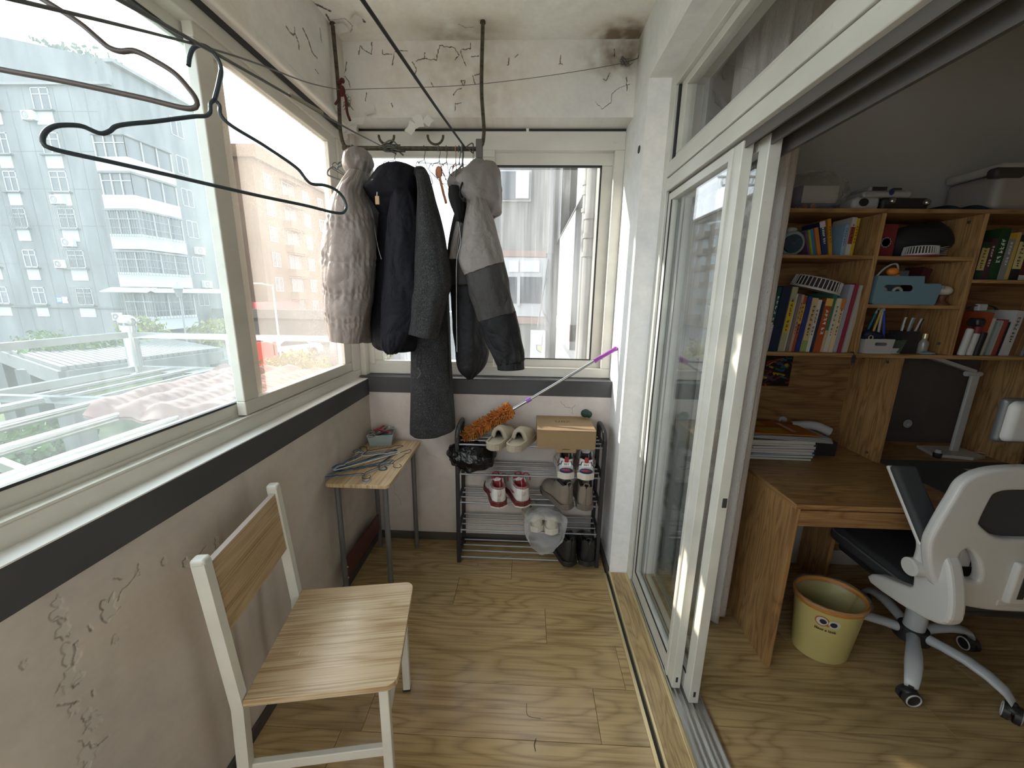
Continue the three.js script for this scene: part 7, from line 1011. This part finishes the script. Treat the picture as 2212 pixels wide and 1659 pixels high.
  const cv = document.createElement('canvas'); cv.width = cv.height = 128; const c = cv.getContext('2d'); c.fillStyle = '#0c0d10'; c.fillRect(0, 0, 128, 128); const cols = ['#7a1f22', '#8a4a1c', '#1f5a66', '#a8882a', '#27406a', '#6a2630']; for (let i = 0; i < 46; i++) { c.strokeStyle = cols[i % 6]; c.lineWidth = rr(2, 9); c.beginPath(); const x = rr(0, 128), yy = rr(10, 128); c.moveTo(x, yy); c.quadraticCurveTo(x + rr(-30, 30), yy + rr(-20, 20), x + rr(-40, 40), yy + rr(-14, 14)); c.stroke(); } const t = new THREE.CanvasTexture(cv); t.colorSpace = THREE.SRGBColorSpace; const q = at(1674, 800, 'z', ZK); solo('art_print', new THREE.BoxGeometry(0.16, 0.165, 0.002).translate(q.x, q.y, ZK + 0.002), std({ map: t, roughness: 0.5 }), 'small dark multicoloured abstract print stuck under the shelf', 'picture');
  for (const [u, v, l] of [[1690, 908, 'round white adhesive hook behind the desk pile'], [1960, 915, 'round white adhesive hook on the panel behind the lamp']]) { const s = at(u, v, 'z', ZK + 0.004); solo('wall_hook', [new THREE.CylinderGeometry(0.022, 0.022, 0.006, 20).rotateX(Math.PI / 2).translate(s.x, s.y, ZK + 0.004), sphere(s.x, s.y - 0.004, ZK + 0.01, 0.008)], M.facePale, l, 'hook'); }
  solo('clear_film', [bb(1.70, 2.30, D + 0.02, 1.25, ZK + 0.004, ZK + 0.005)], phys({ color: rgb(0.30, 0.27, 0.26), transmission: 0.75, roughness: 0.25, thickness: 0 }), 'dark glossy film stuck to the panel behind the lamp', 'film');
}
// ---------- waste bin ----------
{
  const o = thing('waste_bin', 'yellow waste bin with orange rim and printed eyes beside the desk', 'waste bin', [1.325, 0, -1.48]); o.scale.set(1.1, 1.08, 1.1); const ry = std({ color: rgb(0.56, 0.49, 0.19), roughness: 0.5 });
  const ring = (r, y, e = 0.82) => { const L = []; for (let i = 0; i < 48; i++) { const a = (i / 48) * 6.283; L.push(V(Math.cos(a) * r, y, Math.sin(a) * r * e)); } return L; };
  const sc = 1.0; part('body', loft([ring(0.092, 0), ring(0.097, 0.004), ring(0.118, 0.236), ring(0.12, 0.24), ring(0.114, 0.24), ring(0.09, 0.012)], true, true), ry, o);
  part('rim', loft([ring(0.117, 0.236), ring(0.1245, 0.236), ring(0.1265, 0.252), ring(0.123, 0.26), ring(0.115, 0.259), ring(0.112, 0.25), ring(0.114, 0.238)], false, false), std({ color: rgb(0.60, 0.26, 0.045), roughness: 0.45 }), o);
  const lr = []; for (let j = 0; j <= 10; j++) { const t = j / 10, L = []; for (let i = 0; i < 48; i++) { const a = (i / 48) * 6.283, n = 0.006 * fbm(Math.cos(a) * 3, Math.sin(a) * 3, t * 5, 3); const r = t < 0.75 ? lerp(0.06, 0.112, t / 0.75) : lerp(0.112, 0.131, (t - 0.75) / 0.1 > 1 ? 1 : (t - 0.75) / 0.1); const y = t < 0.75 ? lerp(0.06, 0.258, t / 0.75) : t < 0.86 ? 0.264 : 0.264 - (t - 0.86) * 0.1; L.push(V(Math.cos(a) * (r + n), y + n, Math.sin(a) * (r + n) * 0.82)); } lr.push(L); }
  part('liner_bag', loft(lr, true, false), phys({ color: rgb(0.85, 0.86, 0.8), transmission: 0.9, roughness: 0.25, thickness: 0, bumpMap: wrinkle, bumpScale: 0.006 }), o);
  // printed eyes and words on the side facing the viewer
  const onBin = (a, y) => { const t = y / 0.24, r = lerp(0.097, 0.1195, t) + 0.0008; return V(Math.cos(a) * r, y, Math.sin(a) * r * 0.82); };
  const disc = (a0, y0, r, lift) => { const pos = [], idx = []; const c = onBin(a0, y0); const put = (p) => { const n = V(p.x, 0, p.z / 0.67).normalize(); pos.push(p.x + n.x * lift, p.y, p.z + n.z * lift); }; put(c); for (let i = 0; i <= 24; i++) { const q = (i / 24) * 6.283; put(onBin(a0 - Math.cos(q) * r / 0.11, y0 + Math.sin(q) * r)); } for (let i = 1; i <= 24; i++) idx.push(0, i, i + 1); const g = new THREE.BufferGeometry(); g.setAttribute('position', new THREE.Float32BufferAttribute(pos, 3)); g.setIndex(idx); g.computeVertexNormals(); return uvm(g); };
  const a1 = 2.27, a2 = 1.93, ye = 0.196; const mk = (n, l, c) => { const x = part(n, l, std({ color: c, roughness: 0.5, side: THREE.DoubleSide }), o); return x; };
  mk('eye_ring', [disc(a1, ye, 0.0225, 0.0004)], rgb(0.45, 0.17, 0.05)); mk('eye_white', [disc(a1, ye, 0.0178, 0.0008), disc(a2, ye - 0.002, 0.0185, 0.0008)], rgb(0.62, 0.6, 0.56)); mk('pupil', [disc(a1 - 0.03, ye, 0.0108, 0.0012), disc(a2 + 0.02, ye - 0.003, 0.0108, 0.0012)], rgb(0.02, 0.025, 0.04)); mk('beak', [disc(2.1, ye - 0.012, 0.006, 0.0008)], rgb(0.45, 0.17, 0.05));
  const cv = document.createElement('canvas'); cv.width = 512; cv.height = 96; const c = cv.getContext('2d'); c.clearRect(0, 0, 512, 96); c.fillStyle = '#16160f'; c.font = 'bold 64px sans-serif'; c.fillText('Have a look', 30, 70); const t = new THREE.CanvasTexture(cv); t.colorSpace = THREE.SRGBColorSpace;
  const pos = [], uv = [], idx = []; for (let i = 0; i <= 20; i++) for (let k = 0; k < 2; k++) { const p = onBin(lerp(2.5, 1.62, i / 20), k ? 0.172 : 0.148); const n = V(p.x, 0, p.z).normalize(); pos.push(p.x + n.x * 0.0012, p.y, p.z + n.z * 0.0012); uv.push(i / 20, k); } for (let i = 0; i < 20; i++) { const a = i * 2; idx.push(a, a + 2, a + 1, a + 1, a + 2, a + 3); } const g = new THREE.BufferGeometry(); g.setAttribute('position', new THREE.Float32BufferAttribute(pos, 3)); g.setAttribute('uv', new THREE.Float32BufferAttribute(uv, 2)); g.setIndex(idx); g.computeVertexNormals(); part('lettering', g, std({ map: t, transparent: true, roughness: 0.6, side: THREE.DoubleSide }), o);
}
// ---------- office chair ----------
{
  const cx = 1.69, cz = -1.47, o = thing('office_chair', 'white and dark grey swivel office chair at the desk', 'office chair', [cx, 0, cz]);
  M.chairWhite = std({ color: rgb(0.56, 0.555, 0.53), roughness: 0.4 }); M.chairGrey = std({ color: rgb(0.04, 0.042, 0.046), roughness: 0.75 }); M.baseGrey = std({ color: rgb(0.50, 0.53, 0.55), roughness: 0.3 });
  const rel = (p) => p.sub(V(cx, 0, cz));
  // star base
  for (const [i, d] of [132, 65, -7, -80, 204].entries()) { const a = (d * Math.PI) / 180, c = Math.cos(a), s = Math.sin(a), r = 0.295; const P = (q, y) => V(c * q, y, s * q);
    const rings = [[0.03, 0.118, 0.022, 0.02], [0.09, 0.125, 0.022, 0.018], [0.16, 0.128, 0.026, 0.017], [0.22, 0.118, 0.028, 0.016], [0.27, 0.096, 0.024, 0.016], [0.293, 0.07, 0.02, 0.014]].map(([q, y, w, h]) => { const L = []; for (let k = 0; k < 14; k++) { const t = (k / 14) * 6.283; L.push(V(c * q - s * Math.cos(t) * w, y + Math.sin(t) * h, s * q + c * Math.cos(t) * w)); } return L; });
    const lg = part('base_leg', loft(rings), M.baseGrey, o);
    const sw = a + 0.9 + i * 0.4, wx = V(-Math.sin(sw), 0, Math.cos(sw)), ctr = P(r, 0.031); const ca = part('caster', [0.012, -0.012].map((k) => new THREE.CylinderGeometry(0.031, 0.031, 0.017, 24).rotateX(Math.PI / 2).rotateY(-Math.atan2(wx.z, wx.x) + Math.PI / 2).translate(ctr.x + wx.x * k * 1.1, 0.031, ctr.z + wx.z * k * 1.1)).concat([sphere(ctr.x, 0.048, ctr.z, 0.026, 1, 0.7, 1), rod(V(ctr.x, 0.05, ctr.z), V(ctr.x, 0.075, ctr.z), 0.008, 10)]), M.blackPlastic, o);
    part('wheel_ring', [0.0215, -0.0215].map((k) => new THREE.TorusGeometry(0.025, 0.0028, 8, 24).rotateY(-Math.atan2(wx.z, wx.x) + Math.PI / 2).translate(ctr.x + wx.x * k * 1.05, 0.031, ctr.z + wx.z * k * 1.05)), M.chairWhite, ca); }
  part('hub', [new THREE.CylinderGeometry(0.05, 0.062, 0.05, 24).translate(0, 0.115, 0)], M.blackPlastic, o); part('gas_column', [rod(V(0, 0.11, 0), V(0, 0.24, 0), 0.036, 24), rod(V(0, 0.24, 0), V(0, 0.4, 0), 0.018, 16)], M.baseGrey, o);
  part('seat', [new RoundedBoxGeometry(0.49, 0.075, 0.46, 5, 0.035).translate(0, 0.44, -0.01)], M.chairGrey, o); part('seat_shell', [new RoundedBoxGeometry(0.44, 0.04, 0.4, 4, 0.018).translate(0, 0.39, 0)], M.blackPlastic, o);
  part('seat_piping', tube([V(-0.245, 0.462, 0.2), V(-0.247, 0.464, -0.1), V(-0.236, 0.464, -0.215), V(-0.1, 0.466, -0.238), V(0.1, 0.466, -0.238), V(0.236, 0.464, -0.215), V(0.247, 0.464, 0.1), V(0.245, 0.462, 0.2)], 0.005, 60, 6), M.greyTube, o);
  // back frame, mirrored about the middle
  const zB = -1.2, pts = (l) => l.map(([u, v]) => { const p = at(u, v, 'z', zB); return [p.x - cx, p.y]; });
  const half = pts([[2212, 1012], [2139, 1015], [2100, 1026], [2073, 1043], [2060, 1068], [2038, 1103], [2016, 1142], [2005, 1165], [2003, 1195], [2012, 1250], [2040, 1285], [2071, 1296], [2128, 1306], [2212, 1310]]), mir = (l) => l.map(([x, y]) => [-x, y]).reverse();
  const fit = (l) => l.map(([x, y]) => [Math.min(x, -0.0005), y]);
  const sh = new THREE.Shape(smooth([...fit(half), ...mir(fit(half))]).map(([x, y]) => new THREE.Vector2(x, y)));
  const mh = fit(pts([[2212, 1047], [2159, 1048], [2132, 1056], [2122, 1068], [2096, 1121], [2096, 1132], [2137, 1166], [2212, 1168]])); sh.holes.push(new THREE.Path(smooth([...mh, ...mir(mh)]).map(([x, y]) => new THREE.Vector2(x, y))));
  const eh = pts([[2052, 1197], [2063, 1179], [2079, 1172], [2096, 1179], [2112, 1205], [2116, 1236], [2110, 1252], [2097, 1258], [2067, 1250], [2059, 1226]]); sh.holes.push(new THREE.Path(smooth(eh).map(([x, y]) => new THREE.Vector2(x, y)))); sh.holes.push(new THREE.Path(smooth(mir(eh)).map(([x, y]) => new THREE.Vector2(x, y))));
  part('back_frame', extr(sh, 0.036, 0.012, 4).translate(0, 0, zB - cz - 0.018), M.chairWhite, o);
  const ms = new THREE.Shape(smooth([...mh, ...mir(mh)]).map(([x, y]) => new THREE.Vector2(x * 1.03, y))); part('back_mesh', extr(ms, 0.012, 0.003).translate(0, 0, zB - cz - 0.018), M.chairGrey, o);
  part('lumbar_pad', [rb(-0.1, 0.1, 0.6, 0.69, zB - cz - 0.03, zB - cz - 0.012, 0.008), rb(-0.19, 0.19, 0.61, 0.7, zB - cz - 0.05, zB - cz - 0.03, 0.008)], M.chairWhite, o);
  part('pad_slot', [0, 1, 2].flatMap((i) => [-1, 1].map((s) => rb(s * (0.15 - i * 0.012) - 0.002, s * (0.15 - i * 0.012) + 0.002, 0.615, 0.665, zB - cz - 0.0305, zB - cz - 0.0285, 0.001))), M.blackPlastic, o);
  part('lumbar_bracket', [rb(-0.075, -0.015, 0.52, 0.675, zB - cz, zB - cz + 0.035, 0.01, 3), rb(0.015, 0.075, 0.52, 0.675, zB - cz, zB - cz + 0.035, 0.01, 3), rb(-0.09, 0.09, 0.50, 0.53, zB - cz - 0.005, zB - cz + 0.02, 0.008, 3)], M.chairWhite, o);
  part('bracket_slot', [-1, 1].map((s) => rb(s * 0.042 - 0.01, s * 0.042 + 0.01, 0.545, 0.645, zB - cz + 0.034, zB - cz + 0.037, 0.004)), M.blackPlastic, o);
  const hr = part('headrest', [new RoundedBoxGeometry(0.20, 0.14, 0.045, 6, 0.022).translate(0.0, 1.118, -1.3 - cz)], M.chairWhite, o); part('headrest_rim', [new RoundedBoxGeometry(0.214, 0.154, 0.03, 6, 0.0145).translate(0, 1.118, -1.312 - cz)], M.greyTube, hr); part('headrest_post', bar(V(0, 0.97, zB - cz), V(0, 1.08, -1.3 - cz), 0.05, 0.016), M.chairWhite, o);
  for (const s of [-1, 1]) {
    const Q = (u, v, x = 1.42) => { const p = at(u, v, 'x', x); return [p.z - cz, p.y]; };
    const br = extr([[1891, 1247], [1912, 1248], [1950, 1266], [1990, 1279], [1994, 1247], [1993, 1203], [2050, 1203], [2060, 1228], [2066, 1291], [2062, 1330], [2052, 1342], [2029, 1338], [1974, 1311], [1896, 1258]].map(([u, v]) => Q(u, v)).reduce((s, p, i, all) => (i === all.length - 1 ? smooth([...s, p], 1) : [...s, p]), []), 0.05, 0.012, 3).rotateY(-Math.PI / 2); // outline (z, y) -> side plate
    br.translate(1.445 - cx, 0, 0); if (s > 0) br.scale(-1, 1, 1); 
    const pl = part('arm_bracket', s > 0 ? flip(br) : br, M.chairWhite, o);
    const hg = Q(1974, 1224, 1.37), ax = (1.385 - cx) * (s < 0 ? 1 : -1); part('arm_hinge', [new THREE.CylinderGeometry(0.031, 0.031, 0.06, 24).rotateZ(Math.PI / 2).translate(ax, hg[1], hg[0]), new THREE.CylinderGeometry(0.02, 0.02, 0.066, 24).rotateZ(Math.PI / 2).translate(ax, hg[1], hg[0])], M.chairWhite, o);
    const p0 = Q(2003, 1160, 1.37), p1 = Q(1945, 1020, 1.37); const a = V(ax, p0[1], p0[0]), b = V(ax, p1[1], p1[0]); const dir = b.clone().sub(a), len = dir.length(); dir.normalize();
    part('arm_link', [tube([V(ax, hg[1], hg[0]), V(ax, lerp(hg[1], p0[1], 0.6), lerp(hg[0], p0[0], 0.5) - 0.008), a.clone().lerp(b, 0.25).add(V(0, -0.016, -0.012))], 0.019, 20, 12)], M.chairWhite, o);
    const up = V(1, 0, 0).cross(dir).normalize(); if (up.y < 0) up.negate(); const mt = new THREE.Matrix4().makeBasis(V(1, 0, 0), up, V(1, 0, 0).cross(up)).setPosition((a.x + b.x) / 2, (a.y + b.y) / 2, (a.z + b.z) / 2);
    part('armrest_pad', new RoundedBoxGeometry(0.085, 0.03, len + 0.05, 5, 0.0145).applyMatrix4(mt), M.chairGrey, o); part('armrest_base', new RoundedBoxGeometry(0.088, 0.014, len + 0.054, 4, 0.006).translate(0, -0.012, 0).applyMatrix4(mt), M.chairWhite, o);
  }
  function flip(g) { g = prep(g); const p = g.attributes.position; for (let i = 0; i < p.count; i += 3) { const x = p.getX(i), y = p.getY(i), z = p.getZ(i); p.setXYZ(i, p.getX(i + 1), p.getY(i + 1), p.getZ(i + 1)); p.setXYZ(i + 1, x, y, z); } g.computeVertexNormals(); return g; }
}
// ---------- curtain ----------
{
  const rings = [], N = 90; for (let j = 0; j <= 30; j++) { const t = j / 30, y = lerp(2.56, 0.03, t), L = []; for (let i = 0; i < N; i++) { const a = (i / N) * 6.283; const w = 1 + 0.16 * Math.sin(a * 11 + 0.6 * Math.sin(y * 1.5)) + 0.06 * fbm(Math.cos(a) * 2, Math.sin(a) * 2, y * 0.8, 2); L.push(V(0.882 + Math.cos(a) * 0.102 * w, y + 0.004 * Math.sin(a * 11), -1.70 + Math.sin(a) * 0.135 * w)); } rings.push(L); }
  const o = thing('curtain', 'pale pinkish curtain gathered behind the sliding door', 'curtain'); part('cloth', loft(rings), phys({ color: rgb(0.56, 0.51, 0.48), roughness: 0.95, transmission: 0.12, thickness: 0, bumpMap: rep(dataTex(256, 256, (u, v) => { const k = tf(u, v, 60, 60, 141, 2); return [k, k, k]; }, false), 0.2), bumpScale: 0.003 }), o);
  part('track', rb(0.80, 0.90, 2.58, 2.6, -1.9, 1.9, 0.004), M.alu, o);
}
scene.traverse((o) => { if (o.isMesh) { o.castShadow = true; o.receiveShadow = true; } });
renderer.render(scene, camera);
